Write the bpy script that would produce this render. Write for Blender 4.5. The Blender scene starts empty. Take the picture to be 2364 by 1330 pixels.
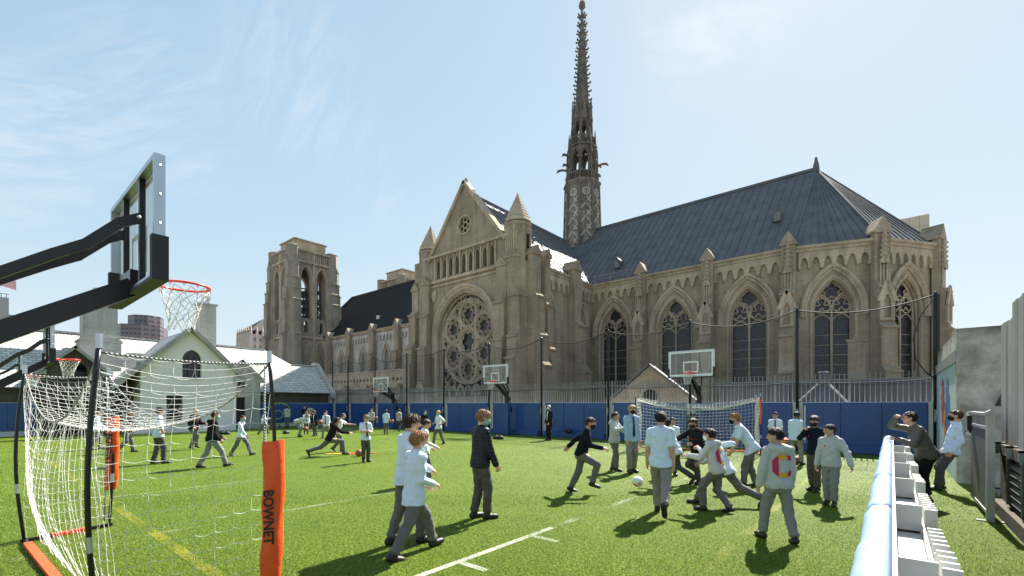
import bpy, math, random
import numpy as np
from mathutils import Vector, Matrix
from mathutils.geometry import tessellate_polygon
R = math.radians
random.seed(7)
sc = bpy.context.scene
C = sc.collection
# ---------------------------------------------------------------- camera constants
F = 1053.0; CU = 1182.0; HV = 932.0; EYE = 1.8; YAW = R(39.8)
FW = (-math.sin(YAW), math.cos(YAW)); RT = (math.cos(YAW), math.sin(YAW))

def gp(u, v):
    """where a point seen at photo pixel (u, v) stands on the turf"""
    d = F*EYE/(v-HV); l = d*(u-CU)/F
    return (d*FW[0]+l*RT[0], d*FW[1]+l*RT[1])

def on_y(u, y):
    t = (u-CU)/F; d = y/(FW[1]+t*RT[1]); return d*(FW[0]+t*RT[0])

# ---------------------------------------------------------------- mesh builder
WL = {}

class MB:
    def __init__(s): s.v = []; s.f = []; s.mi = []; s.m = 0
    def add(s, vs, fs):
        o = len(s.v); s.v.extend([tuple(p) for p in vs])
        for f in fs: s.f.append(tuple(i+o for i in f)); s.mi.append(s.m)
    def box(s, x0, y0, z0, x1, y1, z1):
        s.add([(x0,y0,z0),(x1,y0,z0),(x1,y1,z0),(x0,y1,z0),(x0,y0,z1),(x1,y0,z1),(x1,y1,z1),(x0,y1,z1)],
              [(3,2,1,0),(4,5,6,7),(0,1,5,4),(1,2,6,5),(2,3,7,6),(3,0,4,7)])
    def bar(s, a, b, w, h, up=(0,0,1)):
        a = Vector(a); b = Vector(b); d = (b-a).normalized(); u = Vector(up)
        if abs(d.dot(u)) > .99: u = Vector((0,1,0))
        r = d.cross(u).normalized()*w/2; u = r.cross(d).normalized()*h/2
        s.add([a-r-u,a+r-u,a+r+u,a-r+u,b-r-u,b+r-u,b+r+u,b-r+u],
              [(3,2,1,0),(4,5,6,7),(0,1,5,4),(1,2,6,5),(2,3,7,6),(3,0,4,7)])
    def tube(s, path, r, n=6, closed=False, cap=True):
        P = [Vector(p) for p in path]; k = len(P)
        if k < 2: return
        rs = r if isinstance(r, (list, tuple)) else [r]*k
        T = []
        for i in range(k):
            a = P[i-1] if (i > 0 or closed) else P[i]
            b = P[(i+1) % k] if (i < k-1 or closed) else P[i]
            t = b-a
            T.append(t.normalized() if t.length > 1e-9 else Vector((0,0,1)))
        u = T[0].orthogonal().normalized(); vs = []
        for i in range(k):
            u = u - T[i]*u.dot(T[i])
            if u.length < 1e-6: u = T[i].orthogonal()
            u.normalize(); w = T[i].cross(u)
            for j in range(n):
                a = 2*math.pi*j/n
                vs.append(P[i]+(u*math.cos(a)+w*math.sin(a))*rs[i])
        fs = []
        for i in range(k if closed else k-1):
            i2 = (i+1) % k
            for j in range(n):
                fs.append((i*n+j, i*n+(j+1)%n, i2*n+(j+1)%n, i2*n+j))
        if cap and not closed:
            fs.append(tuple(range(n))[::-1]); fs.append(tuple((k-1)*n+j for j in range(n)))
        s.add(vs, fs)
    def lathe(s, c, prof, n=16, rot=0, cap=True):
        vs = []; fs = []
        for r, z in prof:
            for j in range(n):
                a = rot+2*math.pi*j/n; vs.append((c[0]+r*math.cos(a), c[1]+r*math.sin(a), c[2]+z))
        k = len(prof)
        for i in range(k-1):
            for j in range(n): fs.append((i*n+j, i*n+(j+1)%n, (i+1)*n+(j+1)%n, (i+1)*n+j))
        if cap:
            fs.append(tuple(range(n))[::-1]); fs.append(tuple((k-1)*n+j for j in range(n)))
        s.add(vs, fs)
    def sphere(s, c, r, n=12, m=8, sq=(1,1,1)):
        vs = [(c[0],c[1],c[2]-r*sq[2])]
        for i in range(1, m):
            p = -math.pi/2+math.pi*i/m
            for j in range(n):
                a = 2*math.pi*j/n
                vs.append((c[0]+r*sq[0]*math.cos(p)*math.cos(a), c[1]+r*sq[1]*math.cos(p)*math.sin(a), c[2]+r*sq[2]*math.sin(p)))
        vs.append((c[0],c[1],c[2]+r*sq[2])); fs = []
        for j in range(n): fs.append((0, 1+(j+1)%n, 1+j)); fs.append((len(vs)-1, 1+(m-2)*n+j, 1+(m-2)*n+(j+1)%n))
        for i in range(m-2):
            for j in range(n): fs.append((1+i*n+j, 1+i*n+(j+1)%n, 1+(i+1)*n+(j+1)%n, 1+(i+1)*n+j))
        s.add(vs, fs)
    def prism(s, pts, O, ex, ez, nrm, d):
        """extrude a 2-D outline (ex, ez axes at O) by d along nrm"""
        O = Vector(O); ex = Vector(ex); ez = Vector(ez); nv = Vector(nrm)*d; n = len(pts)
        a = [O+ex*p[0]+ez*p[1] for p in pts]; b = [p+nv for p in a]
        tri = tessellate_polygon([[Vector((p[0],p[1],0)) for p in pts]])
        fs = [tuple(t) for t in tri]+[tuple(i+n for i in t) for t in tri]
        for i in range(n): j = (i+1) % n; fs.append((i, j, j+n, i+n))
        s.add(a+b, fs)
    def wall(s, outer, holes, O, ex, ez, nrm, depth, sides=True):
        """a wall face with openings: reveals run back from the face by depth"""
        O = Vector(O); ex = Vector(ex); ez = Vector(ez); nv = Vector(nrm)
        loops = [outer]+holes; flat = [p for l in loops for p in l]
        tri = tessellate_polygon([[Vector((p[0],p[1],0)) for p in l] for l in loops])
        s.add([O+ex*p[0]+ez*p[1] for p in flat], [tuple(t) for t in tri])
        for li, l in enumerate(loops):
            if li == 0 and not sides: continue
            n = len(l); a = [O+ex*p[0]+ez*p[1] for p in l]; b = [p-nv*depth for p in a]
            s.add(a+b, [(i, (i+1)%n, (i+1)%n+n, i+n) for i in range(n)])
    def tube2(s, pts, O, ex, ez, r, n=5, closed=False, off=0.0):
        O = Vector(O); ex = Vector(ex); ez = Vector(ez); nv = ex.cross(ez)
        s.tube([O+ex*p[0]+ez*p[1]+nv*off for p in pts], r, n, closed)
    def face(s, *p): s.add(list(p), [tuple(range(len(p)))])
    def build(s, name, mats, parent=None, smooth=False, fixn=False):
        me = bpy.data.meshes.new(name)
        if not isinstance(mats, (list, tuple)): mats = [mats]
        for m in mats: me.materials.append(m)
        w = WL.get(parent.name, (0,0,0)) if parent else (0,0,0)
        vs = [(p[0]-w[0], p[1]-w[1], p[2]-w[2]) for p in s.v] if w != (0,0,0) else s.v
        me.from_pydata(vs, [], s.f)
        me.polygons.foreach_set('material_index', s.mi)
        if smooth: me.polygons.foreach_set('use_smooth', [True]*len(s.f))
        me.update()
        o = bpy.data.objects.new(name, me); C.objects.link(o)
        if parent: o.parent = parent; WL[o.name] = w
        return o

def tag(o, label=None, cat=None, group=None, kind=None):
    if label: o['label'] = label
    if cat: o['category'] = cat
    if group: o['group'] = group
    if kind: o['kind'] = kind
    return o
def thing(name, label, cat, loc=(0,0,0), rz=0, group=None, loc_parts=False):
    o = bpy.data.objects.new(name, None); C.objects.link(o); o.empty_display_size = .2
    o.location = loc; o.rotation_euler = (0,0,rz); WL[o.name] = tuple(loc) if rz == 0 and not loc_parts else (0,0,0)
    return tag(o, label, cat, group)
def copy_tree(o, parent=None):
    c = o.copy(); C.objects.link(c)
    if parent: c.parent = parent
    for ch in list(o.children): copy_tree(ch, c)
    return c

# ---------------------------------------------------------------- 2-D outlines
def arch(cx, w, z0, zs, za, n=8):
    a = w/2; r = za-zs; Rr = (a*a+r*r)/(2*a); th = math.asin(min(1, r/Rr))
    if r > a: pass
    L = []
    for i in range(n+1):
        t = th*i/n; L.append((cx-a+Rr-Rr*math.cos(t), zs+Rr*math.sin(t)))
    Rg = [(2*cx-x, z) for x, z in L[:-1]][::-1]
    return [(cx-a, z0)]+L+Rg+[(cx+a, z0)]
def arch_line(cx, w, zs, za, n=8): return arch(cx, w, zs, zs, za, n)[1:-1]
def circ(cx, cz, r, n=24, a0=0, rz=None):
    rz = rz or r
    return [(cx+r*math.cos(a0+2*math.pi*i/n), cz+rz*math.sin(a0+2*math.pi*i/n)) for i in range(n)]
def foil(cx, cz, rc, rl, k, n=7, a0=math.pi/2, sx=1, sz=1):
    """k lobes of radius rl centred on a ring of radius rc"""
    pts = []; half = math.pi-math.asin(min(.999, rc*math.sin(math.pi/k)/rl)) if rc*math.sin(math.pi/k) < rl else math.pi/2
    half = min(half, 2.2)
    half = math.pi - math.acos(max(-1, min(1, 0))) if False else half
    # angle from lobe axis to the cusp between neighbouring lobes
    m = rc*math.sin(math.pi/k); h = math.sqrt(max(0, rl*rl-m*m)); cz_ = rc*math.cos(math.pi/k)+h
    cus = (cz_*math.cos(math.pi/k)-rc, cz_*math.sin(math.pi/k)); half = math.atan2(cus[1], cus[0])
    for i in range(k):
        A = a0+2*math.pi*i/k
        for j in range(n):
            b = A-half+2*half*j/(n-1)
            pts.append((cx+sx*(rc*math.cos(A)+rl*math.cos(b)), cz+sz*(rc*math.sin(A)+rl*math.sin(b))))
    return pts

# ---------------------------------------------------------------- materials
def nodes(name):
    m = bpy.data.materials.new(name); m.use_nodes = True
    nt = m.node_tree; b = nt.nodes['Principled BSDF']
    return m, nt, b
def N(nt, t, **k):
    n = nt.nodes.new(t)
    for a, b in k.items():
        if a.startswith('i_'): n.inputs[a[2:].replace('_', ' ')].default_value = b
        else: setattr(n, a, b)
    return n
def ramp(nt, fac, stops):
    r = N(nt, 'ShaderNodeValToRGB'); e = r.color_ramp.elements
    e[0].position, e[0].color = stops[0][0], (*stops[0][1], 1)
    e[1].position, e[1].color = stops[-1][0], (*stops[-1][1], 1)
    for p, c in stops[1:-1]: q = e.new(p); q.color = (*c, 1)
    nt.links.new(fac, r.inputs['Fac']); return r.outputs['Color']
def sh(c, k): return tuple(min(1, x*k) for x in c)
def pmat(name, col, rough=.6, metal=0.0, vary=.15, scale=3.0, bump=.0, bscale=40.0, obj=False, spec=.5, stretch=(1,1,1), sheen=0, bdist=.02):
    m, nt, b = nodes(name)
    tc = N(nt, 'ShaderNodeTexCoord')
    geo = N(nt, 'ShaderNodeNewGeometry')
    mp = N(nt, 'ShaderNodeMapping'); mp.inputs['Scale'].default_value = stretch
    nt.links.new(tc.outputs['Object'] if obj else geo.outputs['Position'], mp.inputs['Vector'])
    n = N(nt, 'ShaderNodeTexNoise', i_Scale=scale, i_Detail=6.0, i_Roughness=.6); nt.links.new(mp.outputs[0], n.inputs['Vector'])
    c = ramp(nt, n.outputs['Fac'], [(.3, sh(col, 1-vary)), (.7, sh(col, 1+vary))])
    nt.links.new(c, b.inputs['Base Color'])
    b.inputs['Roughness'].default_value = rough; b.inputs['Metallic'].default_value = metal
    b.inputs['Specular IOR Level'].default_value = spec
    if sheen: b.inputs['Sheen Weight'].default_value = sheen
    if bump:
        n2 = N(nt, 'ShaderNodeTexNoise', i_Scale=bscale, i_Detail=4.0); nt.links.new(mp.outputs[0], n2.inputs['Vector'])
        bp = N(nt, 'ShaderNodeBump', i_Strength=bump, i_Distance=bdist); nt.links.new(n2.outputs['Fac'], bp.inputs['Height'])
        nt.links.new(bp.outputs[0], b.inputs['Normal'])
    return m
def stone(name, c1, c2, stain=(.05,.045,.035), bw=.9, bh=.14, stain_amt=.5, rough=.9, cbump=.5):
    m, nt, b = nodes(name); L = nt.links.new
    geo = N(nt, 'ShaderNodeNewGeometry'); sp = N(nt, 'ShaderNodeSeparateXYZ'); L(geo.outputs['Position'], sp.inputs[0])
    ad = N(nt, 'ShaderNodeMath', operation='ADD'); L(sp.outputs['X'], ad.inputs[0]); L(sp.outputs['Y'], ad.inputs[1])
    cb = N(nt, 'ShaderNodeCombineXYZ'); L(ad.outputs[0], cb.inputs['X']); L(sp.outputs['Z'], cb.inputs['Y'])
    br = N(nt, 'ShaderNodeTexBrick', i_Scale=1.0, i_Mortar_Size=.012, i_Brick_Width=bw, i_Row_Height=bh, i_Bias=-.1)
    br.inputs['Color1'].default_value = (*c1, 1); br.inputs['Color2'].default_value = (*c2, 1); br.inputs['Mortar'].default_value = (*sh(c1, .72), 1)
    L(cb.outputs[0], br.inputs['Vector'])
    n1 = N(nt, 'ShaderNodeTexNoise', i_Scale=.35, i_Detail=8.0, i_Roughness=.65); L(geo.outputs['Position'], n1.inputs['Vector'])
    mp = N(nt, 'ShaderNodeMapping'); mp.inputs['Scale'].default_value = (1.3, 1.3, .12); L(geo.outputs['Position'], mp.inputs['Vector'])
    n2 = N(nt, 'ShaderNodeTexNoise', i_Scale=1.0, i_Detail=6.0, i_Roughness=.7); L(mp.outputs[0], n2.inputs['Vector'])
    n3 = N(nt, 'ShaderNodeTexNoise', i_Scale=9.0, i_Detail=5.0, i_Roughness=.7); L(geo.outputs['Position'], n3.inputs['Vector'])
    f = ramp(nt, n2.outputs['Fac'], [(.46, (0,0,0)), (.72, (stain_amt,)*3)])
    mx = N(nt, 'ShaderNodeMix', data_type='RGBA'); L(f, mx.inputs['Factor']); L(br.outputs['Color'], mx.inputs[6]); mx.inputs[7].default_value = (*stain, 1)
    v = ramp(nt, n1.outputs['Fac'], [(.3, (.72,)*3), (.7, (1.22,)*3)])
    m2 = N(nt, 'ShaderNodeMix', data_type='RGBA', blend_type='MULTIPLY'); m2.inputs[0].default_value = 1; L(mx.outputs[2], m2.inputs[6]); L(v, m2.inputs[7])
    v3 = ramp(nt, n3.outputs['Fac'], [(.3, (.82,)*3), (.7, (1.15,)*3)])
    m3 = N(nt, 'ShaderNodeMix', data_type='RGBA', blend_type='MULTIPLY'); m3.inputs[0].default_value = 1; L(m2.outputs[2], m3.inputs[6]); L(v3, m3.inputs[7])
    L(m3.outputs[2], b.inputs['Base Color']); b.inputs['Roughness'].default_value = rough; b.inputs['Specular IOR Level'].default_value = .25
    a2 = N(nt, 'ShaderNodeMath', operation='MULTIPLY_ADD'); L(br.outputs['Fac'], a2.inputs[0]); a2.inputs[1].default_value = -1.0; L(n3.outputs['Fac'], a2.inputs[2])
    bp = N(nt, 'ShaderNodeBump', i_Strength=cbump, i_Distance=.03); L(a2.outputs[0], bp.inputs['Height']); L(bp.outputs[0], b.inputs['Normal'])
    return m

M = {}
M['stone'] = stone('cathedral stone', (.405,.325,.23), (.35,.28,.197))
M['trim'] = stone('carved stone trim', (.49,.40,.29), (.45,.365,.262), bw=1.4, bh=.5, cbump=.25)
M['pale'] = stone('pale weathered stone', (.58,.54,.46), (.50,.46,.39), stain=(.16,.14,.11), stain_amt=.55)
M['towerstone'] = stone('tower stone', (.385,.335,.262), (.34,.295,.23), stain=(.09,.08,.065), stain_amt=.6)
M['spire'] = stone('dark weathered spire stone', (.20,.17,.14), (.15,.128,.105), stain=(.022,.02,.018), stain_amt=.85, bw=1.2, bh=.5)
M['spirebase'] = stone('stained pale spire stone', (.27,.232,.19), (.21,.178,.145), stain=(.02,.018,.018), stain_amt=.95, bw=1.2, bh=.5)
M['lead'] = pmat('grey lead roof', (.122,.124,.127), .62, .05, .22, .7, .12, 3.0, spec=.16, stretch=(1,1,1))
M['leadlow'] = pmat('blue grey metal cladding', (.085,.093,.108), .55, .2, .14, 1.2)
M['tile'] = pmat('dark brown ribbed roof tile', (.022,.019,.018), .75, 0, .3, 2.0, .2, 8)
M['glass'] = None
def stained():
    m, nt, b = nodes('dark stained glass'); L = nt.links.new
    g = N(nt, 'ShaderNodeNewGeometry')
    v = N(nt, 'ShaderNodeTexVoronoi', feature='DISTANCE_TO_EDGE', i_Scale=3.6); L(g.outputs['Position'], v.inputs['Vector'])
    v2 = N(nt, 'ShaderNodeTexVoronoi', i_Scale=3.6); L(g.outputs['Position'], v2.inputs['Vector'])
    c2 = N(nt, 'ShaderNodeMix', data_type='RGBA'); c2.inputs[0].default_value = .8; L(v2.outputs['Color'], c2.inputs[6]); c2.inputs[7].default_value = (.05,.06,.08,1)
    mu = N(nt, 'ShaderNodeMix', data_type='RGBA', blend_type='MULTIPLY'); mu.inputs[0].default_value = 1; L(c2.outputs[2], mu.inputs[6]); mu.inputs[7].default_value = (.11,.115,.14,1)
    e = ramp(nt, v.outputs['Distance'], [(.02, (1,1,1)), (.07, (0,0,0))])
    mx = N(nt, 'ShaderNodeMix', data_type='RGBA'); L(e, mx.inputs[0]); L(mu.outputs[2], mx.inputs[6]); mx.inputs[7].default_value = (.05,.047,.042,1)
    L(mx.outputs[2], b.inputs['Base Color']); b.inputs['Roughness'].default_value = .35
    bp = N(nt, 'ShaderNodeBump', i_Strength=.35, i_Distance=.02); L(v2.outputs['Distance'], bp.inputs['Height']); L(bp.outputs[0], b.inputs['Normal'])
    return m
M['glass'] = stained()
M['palegl'] = pmat('pale latticed glass', (.26,.28,.31), .4, 0, .55, 7.0, .3, 9)
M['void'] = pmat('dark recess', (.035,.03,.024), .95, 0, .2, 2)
M['gold'] = pmat('gilded metal', (.75,.45,.1), .3, 1.0)
M['black'] = pmat('black powder coated steel', (.010,.010,.010), .3, .0, .2, 4, spec=.4)
M['blackmat'] = pmat('matt black plastic', (.014,.014,.014), .6, 0, .2, 8)
M['steel'] = pmat('grey galvanised steel', (.27,.272,.275), .5, .2, .14, 3)
M['alu'] = pmat('brushed aluminium', (.50,.53,.57), .35, .85, .06, 3)
M['whitepaint'] = pmat('white painted metal', (.82,.82,.81), .4, 0, .04, 3)
M['greypaint'] = pmat('light grey painted metal', (.62,.62,.60), .5, 0, .06, 4)
M['beige'] = pmat('beige grey painted siding', (.40,.385,.36), .45, 0, .1, 2.0)
M['blue'] = pmat('blue vinyl padding', (.017,.07,.235), .4, 0, .12, 1.2, .06, 6)
M['bluegloss'] = pmat('glossy blue vinyl cover', (.33,.47,.70), .34, 0, .06, 2, .10, 5, spec=1.0)
M['orange'] = pmat('orange nylon sleeve', (.85,.095,.02), .42, 0, .1, 6, .35, 14, spec=.4)
M['rim'] = pmat('red orange enamel', (.72,.045,.015), .35, 0, .06, 5)
M['string'] = pmat('white nylon cord', (.66,.655,.63), .8, 0, .06, 20)
M['rope'] = pmat('black cord', (.02,.02,.02), .7, 0, .5, 60)
def concrete():
    m, nt, b = nodes('blotched stained concrete'); L = nt.links.new; g = N(nt, 'ShaderNodeNewGeometry')
    a = N(nt, 'ShaderNodeTexNoise', i_Scale=2.2, i_Detail=12.0, i_Roughness=.6, i_Distortion=.2); L(g.outputs['Position'], a.inputs['Vector'])
    mp = N(nt, 'ShaderNodeMapping'); mp.inputs['Scale'].default_value = (1,1,.7); L(g.outputs['Position'], mp.inputs['Vector'])
    c = N(nt, 'ShaderNodeTexNoise', i_Scale=5.5, i_Detail=8.0, i_Roughness=.7); L(mp.outputs[0], c.inputs['Vector'])
    c1 = ramp(nt, a.outputs['Fac'], [(.34, (.25,.23,.19)), (.47, (.34,.32,.275)), (.55, (.41,.39,.34)), (.68, (.50,.48,.435))]); c2 = ramp(nt, c.outputs['Fac'], [(.34, (.75,.73,.69)), (.62, (1.06,1.06,1.06))])
    sp = N(nt, 'ShaderNodeSeparateXYZ'); L(g.outputs['Position'], sp.inputs[0])
    ad = N(nt, 'ShaderNodeMath', operation='MULTIPLY_ADD'); L(c.outputs['Fac'], ad.inputs[0]); ad.inputs[1].default_value = .9; L(sp.outputs['Z'], ad.inputs[2])
    dr = ramp(nt, N(nt, 'ShaderNodeMath', operation='DIVIDE').outputs[0], [(.93, (1,1,1)), (1.0, (.42,.39,.31))]); dv = [q for q in nt.nodes if q.type == 'MATH' and q.operation == 'DIVIDE'][0]; L(ad.outputs[0], dv.inputs[0]); dv.inputs[1].default_value = 3.95
    x = c1
    for y in (c2, dr): m1 = N(nt, 'ShaderNodeMix', data_type='RGBA', blend_type='MULTIPLY'); m1.inputs[0].default_value = 1; L(x, m1.inputs[6]); L(y, m1.inputs[7]); x = m1.outputs[2]
    L(x, b.inputs['Base Color']); b.inputs['Roughness'].default_value = .92; bp = N(nt, 'ShaderNodeBump', i_Strength=.3, i_Distance=.02); L(c.outputs['Fac'], bp.inputs['Height']); L(bp.outputs[0], b.inputs['Normal']); return m
M['oldconc'] = concrete()
M['conc'] = stone('stained board concrete', (.33,.315,.275), (.31,.295,.26), stain=(.08,.072,.055), bw=40, bh=.6, stain_amt=.75, cbump=.18)
M['mint'] = pmat('pale mint stucco', (.84,.76,.765), .9, 0, .06, 1.2, .25, 7)
M['cstone'] = stone('grey chimney stone', (.40,.395,.375), (.38,.375,.355), stain=(.17,.165,.15), bw=2.2, bh=1.3, stain_amt=.45, cbump=.15)
M['darkconc'] = stone('dark rough concrete', (.10,.085,.065), (.08,.07,.055), bw=9, bh=.8, cbump=.6)
def slate():
    m, nt, b = nodes('grey slate shingles'); L = nt.links.new
    g = N(nt, 'ShaderNodeNewGeometry'); sp = N(nt, 'ShaderNodeSeparateXYZ'); L(g.outputs['Position'], sp.inputs[0])
    cb = N(nt, 'ShaderNodeCombineXYZ'); L(sp.outputs['Y'], cb.inputs['X']); L(sp.outputs['Z'], cb.inputs['Y'])
    br = N(nt, 'ShaderNodeTexBrick', i_Scale=1.0, i_Mortar_Size=.016, i_Brick_Width=.34, i_Row_Height=.15)
    br.inputs['Color1'].default_value = (.60,.58,.54,1); br.inputs['Color2'].default_value = (.44,.43,.40,1); br.inputs['Mortar'].default_value = (.2,.195,.185,1)
    L(cb.outputs[0], br.inputs['Vector']); L(br.outputs['Color'], b.inputs['Base Color']); b.inputs['Roughness'].default_value = .75
    bp = N(nt, 'ShaderNodeBump', i_Strength=.6, i_Distance=.03, invert=True); L(br.outputs['Fac'], bp.inputs['Height']); L(bp.outputs[0], b.inputs['Normal'])
    return m
M['slate'] = slate()
def acrylic():
    m, nt, b = nodes('clear scuffed acrylic'); L = nt.links.new
    out = nt.nodes['Material Output']
    tr = N(nt, 'ShaderNodeBsdfTransparent'); tr.inputs[0].default_value = (.95,.955,.955,1)
    gl = N(nt, 'ShaderNodeBsdfGlossy', i_Roughness=.06); df = N(nt, 'ShaderNodeBsdfDiffuse'); df.inputs[0].default_value = (.7,.7,.68,1)
    fr = N(nt, 'ShaderNodeFresnel', i_IOR=1.18)
    a = N(nt, 'ShaderNodeMixShader'); a.inputs[0].default_value = .13; L(tr.outputs[0], a.inputs[1]); L(df.outputs[0], a.inputs[2])
    ge = N(nt, 'ShaderNodeNewGeometry'); iv = N(nt, 'ShaderNodeMath', operation='SUBTRACT'); iv.inputs[0].default_value = 1; L(ge.outputs['Backfacing'], iv.inputs[1]); fm_ = N(nt, 'ShaderNodeMath', operation='MULTIPLY'); L(fr.outputs[0], fm_.inputs[0]); L(iv.outputs[0], fm_.inputs[1])
    c = N(nt, 'ShaderNodeMixShader'); L(fm_.outputs[0], c.inputs[0]); L(a.outputs[0], c.inputs[1]); L(gl.outputs[0], c.inputs[2])
    L(c.outputs[0], out.inputs['Surface']); return m
M['acrylic'] = acrylic()
# ---------------------------------------------------------------- camera, world, sun
cam = bpy.data.cameras.new('camera'); co = bpy.data.objects.new('camera', cam); C.objects.link(co); sc.camera = co
co.location = (0,0,EYE); co.rotation_euler = (R(90),0,YAW)
cam.sensor_width = 36; cam.lens = F/2364*36; cam.shift_y = (HV-665)/2364; cam.shift_x = 0
cam.clip_start = .05; cam.clip_end = 6000
SUN_EL = R(45.5); SUN_AZ = R(-3.5)          # azimuth clockwise from +Y
w = bpy.data.worlds.new('World'); sc.world = w; w.use_nodes = True
nt = w.node_tree; L = nt.links.new; bg = nt.nodes['Background']
sky = N(nt, 'ShaderNodeTexSky', sky_type='NISHITA', sun_disc=False, sun_elevation=SUN_EL, sun_rotation=SUN_AZ, air_density=1.0, dust_density=.25, ozone_density=1.0, altitude=50)
tc = N(nt, 'ShaderNodeTexCoord')
def cloud_bank(acc, u, v, wid, streak, rot, dens, sc_, lo):
    """wisps of cloud gathered round one direction of the sky"""
    t = (u-CU)/F; e = (HV-v)/F; d = Vector((FW[0]+t*RT[0], FW[1]+t*RT[1], e)).normalized()
    dp = N(nt, 'ShaderNodeVectorMath', operation='DOT_PRODUCT'); L(tc.outputs['Generated'], dp.inputs[0]); dp.inputs[1].default_value = d
    mr = N(nt, 'ShaderNodeMapRange', interpolation_type='SMOOTHSTEP'); L(dp.outputs['Value'], mr.inputs[0]); mr.inputs[1].default_value = math.cos(R(wid)); mr.inputs[2].default_value = math.cos(R(wid*.15))
    e1 = Vector((-d.y, d.x, 0)).normalized(); e2 = d.cross(e1); a_ = e1*math.cos(rot)+e2*math.sin(rot); b_ = e2*math.cos(rot)-e1*math.sin(rot)
    cb = N(nt, 'ShaderNodeCombineXYZ')
    for k, (ax, q) in enumerate(((a_,1.0),(b_,streak))):
        d2 = N(nt, 'ShaderNodeVectorMath', operation='DOT_PRODUCT'); L(tc.outputs['Generated'], d2.inputs[0]); d2.inputs[1].default_value = ax*q; L(d2.outputs['Value'], cb.inputs[k])
    n = N(nt, 'ShaderNodeTexNoise', i_Scale=sc_, i_Detail=10.0, i_Roughness=.66, i_Distortion=.45); L(cb.outputs[0], n.inputs['Vector'])
    rr = ramp(nt, n.outputs['Fac'], [(lo, (0,0,0)), (lo+.32, (1,1,1))])
    m_ = N(nt, 'ShaderNodeMath', operation='MULTIPLY'); L(rr, m_.inputs[0]); L(mr.outputs[0], m_.inputs[1])
    m2_ = N(nt, 'ShaderNodeMath', operation='MULTIPLY_ADD'); L(m_.outputs[0], m2_.inputs[0]); m2_.inputs[1].default_value = dens
    if acc: L(acc, m2_.inputs[2])
    else: m2_.inputs[2].default_value = 0
    return m2_.outputs[0]
acc = None
for cbk in ((690,190,9,4.0,-1.15,.75,7.0,.36),(330,240,9,5.0,-.62,.75,7.0,.38),(60,300,7,5.0,-.3,.9,8.0,.36),(1660,5,9,2.2,.15,1.3,7.0,.33),(40,420,8,3.0,-.35,.6,7.0,.38),(870,430,5,2.5,-1.2,.5,9.0,.40),(450,350,6,5.0,-.5,.5,8.0,.42)): acc = cloud_bank(acc, *cbk[:5], cbk[5]*.42, cbk[6], cbk[7]+.06)
mx = N(nt, 'ShaderNodeMix', data_type='RGBA'); L(acc, mx.inputs[0]); sc1 = N(nt, 'ShaderNodeVectorMath', operation='MULTIPLY'); L(sky.outputs[0], sc1.inputs[0]); sc1.inputs[1].default_value = (2.3,2.8,3.3)
sc2 = N(nt, 'ShaderNodeVectorMath', operation='MULTIPLY_ADD'); L(sc1.outputs[0], sc2.inputs[0]); sc2.inputs[1].default_value = (.24,.228,.222); sc2.inputs[2].default_value = (1,1,1)
sc3 = N(nt, 'ShaderNodeVectorMath', operation='DIVIDE'); L(sc1.outputs[0], sc3.inputs[0]); L(sc2.outputs[0], sc3.inputs[1]); L(sc3.outputs[0], mx.inputs[6]); mx.inputs[7].default_value = (4.0,4.05,4.1,1)
L(mx.outputs[2], bg.inputs['Color']); bg.inputs['Strength'].default_value = .089
sl = bpy.data.lights.new('sun', 'SUN'); sl.energy = 5.0; sl.angle = R(.5); sl.color = (1,.95,.86)
so = bpy.data.objects.new('sun', sl); C.objects.link(so)
sd = Vector((math.sin(SUN_AZ)*math.cos(SUN_EL), math.cos(SUN_AZ)*math.cos(SUN_EL), math.sin(SUN_EL)))
so.rotation_euler = sd.to_track_quat('Z', 'Y').to_euler(); so.location = (0,0,120)
vs = sc.view_settings; vs.view_transform = 'Standard'; vs.look = 'None'; vs.exposure = 1.52; vs.gamma = 1
sc.cycles.max_bounces = 6; sc.cycles.transparent_max_bounces = 24; sc.cycles.use_denoising = True
sc.cycles.caustics_reflective = False; sc.cycles.caustics_refractive = False; sc.cycles.sample_clamp_indirect = 6

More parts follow.
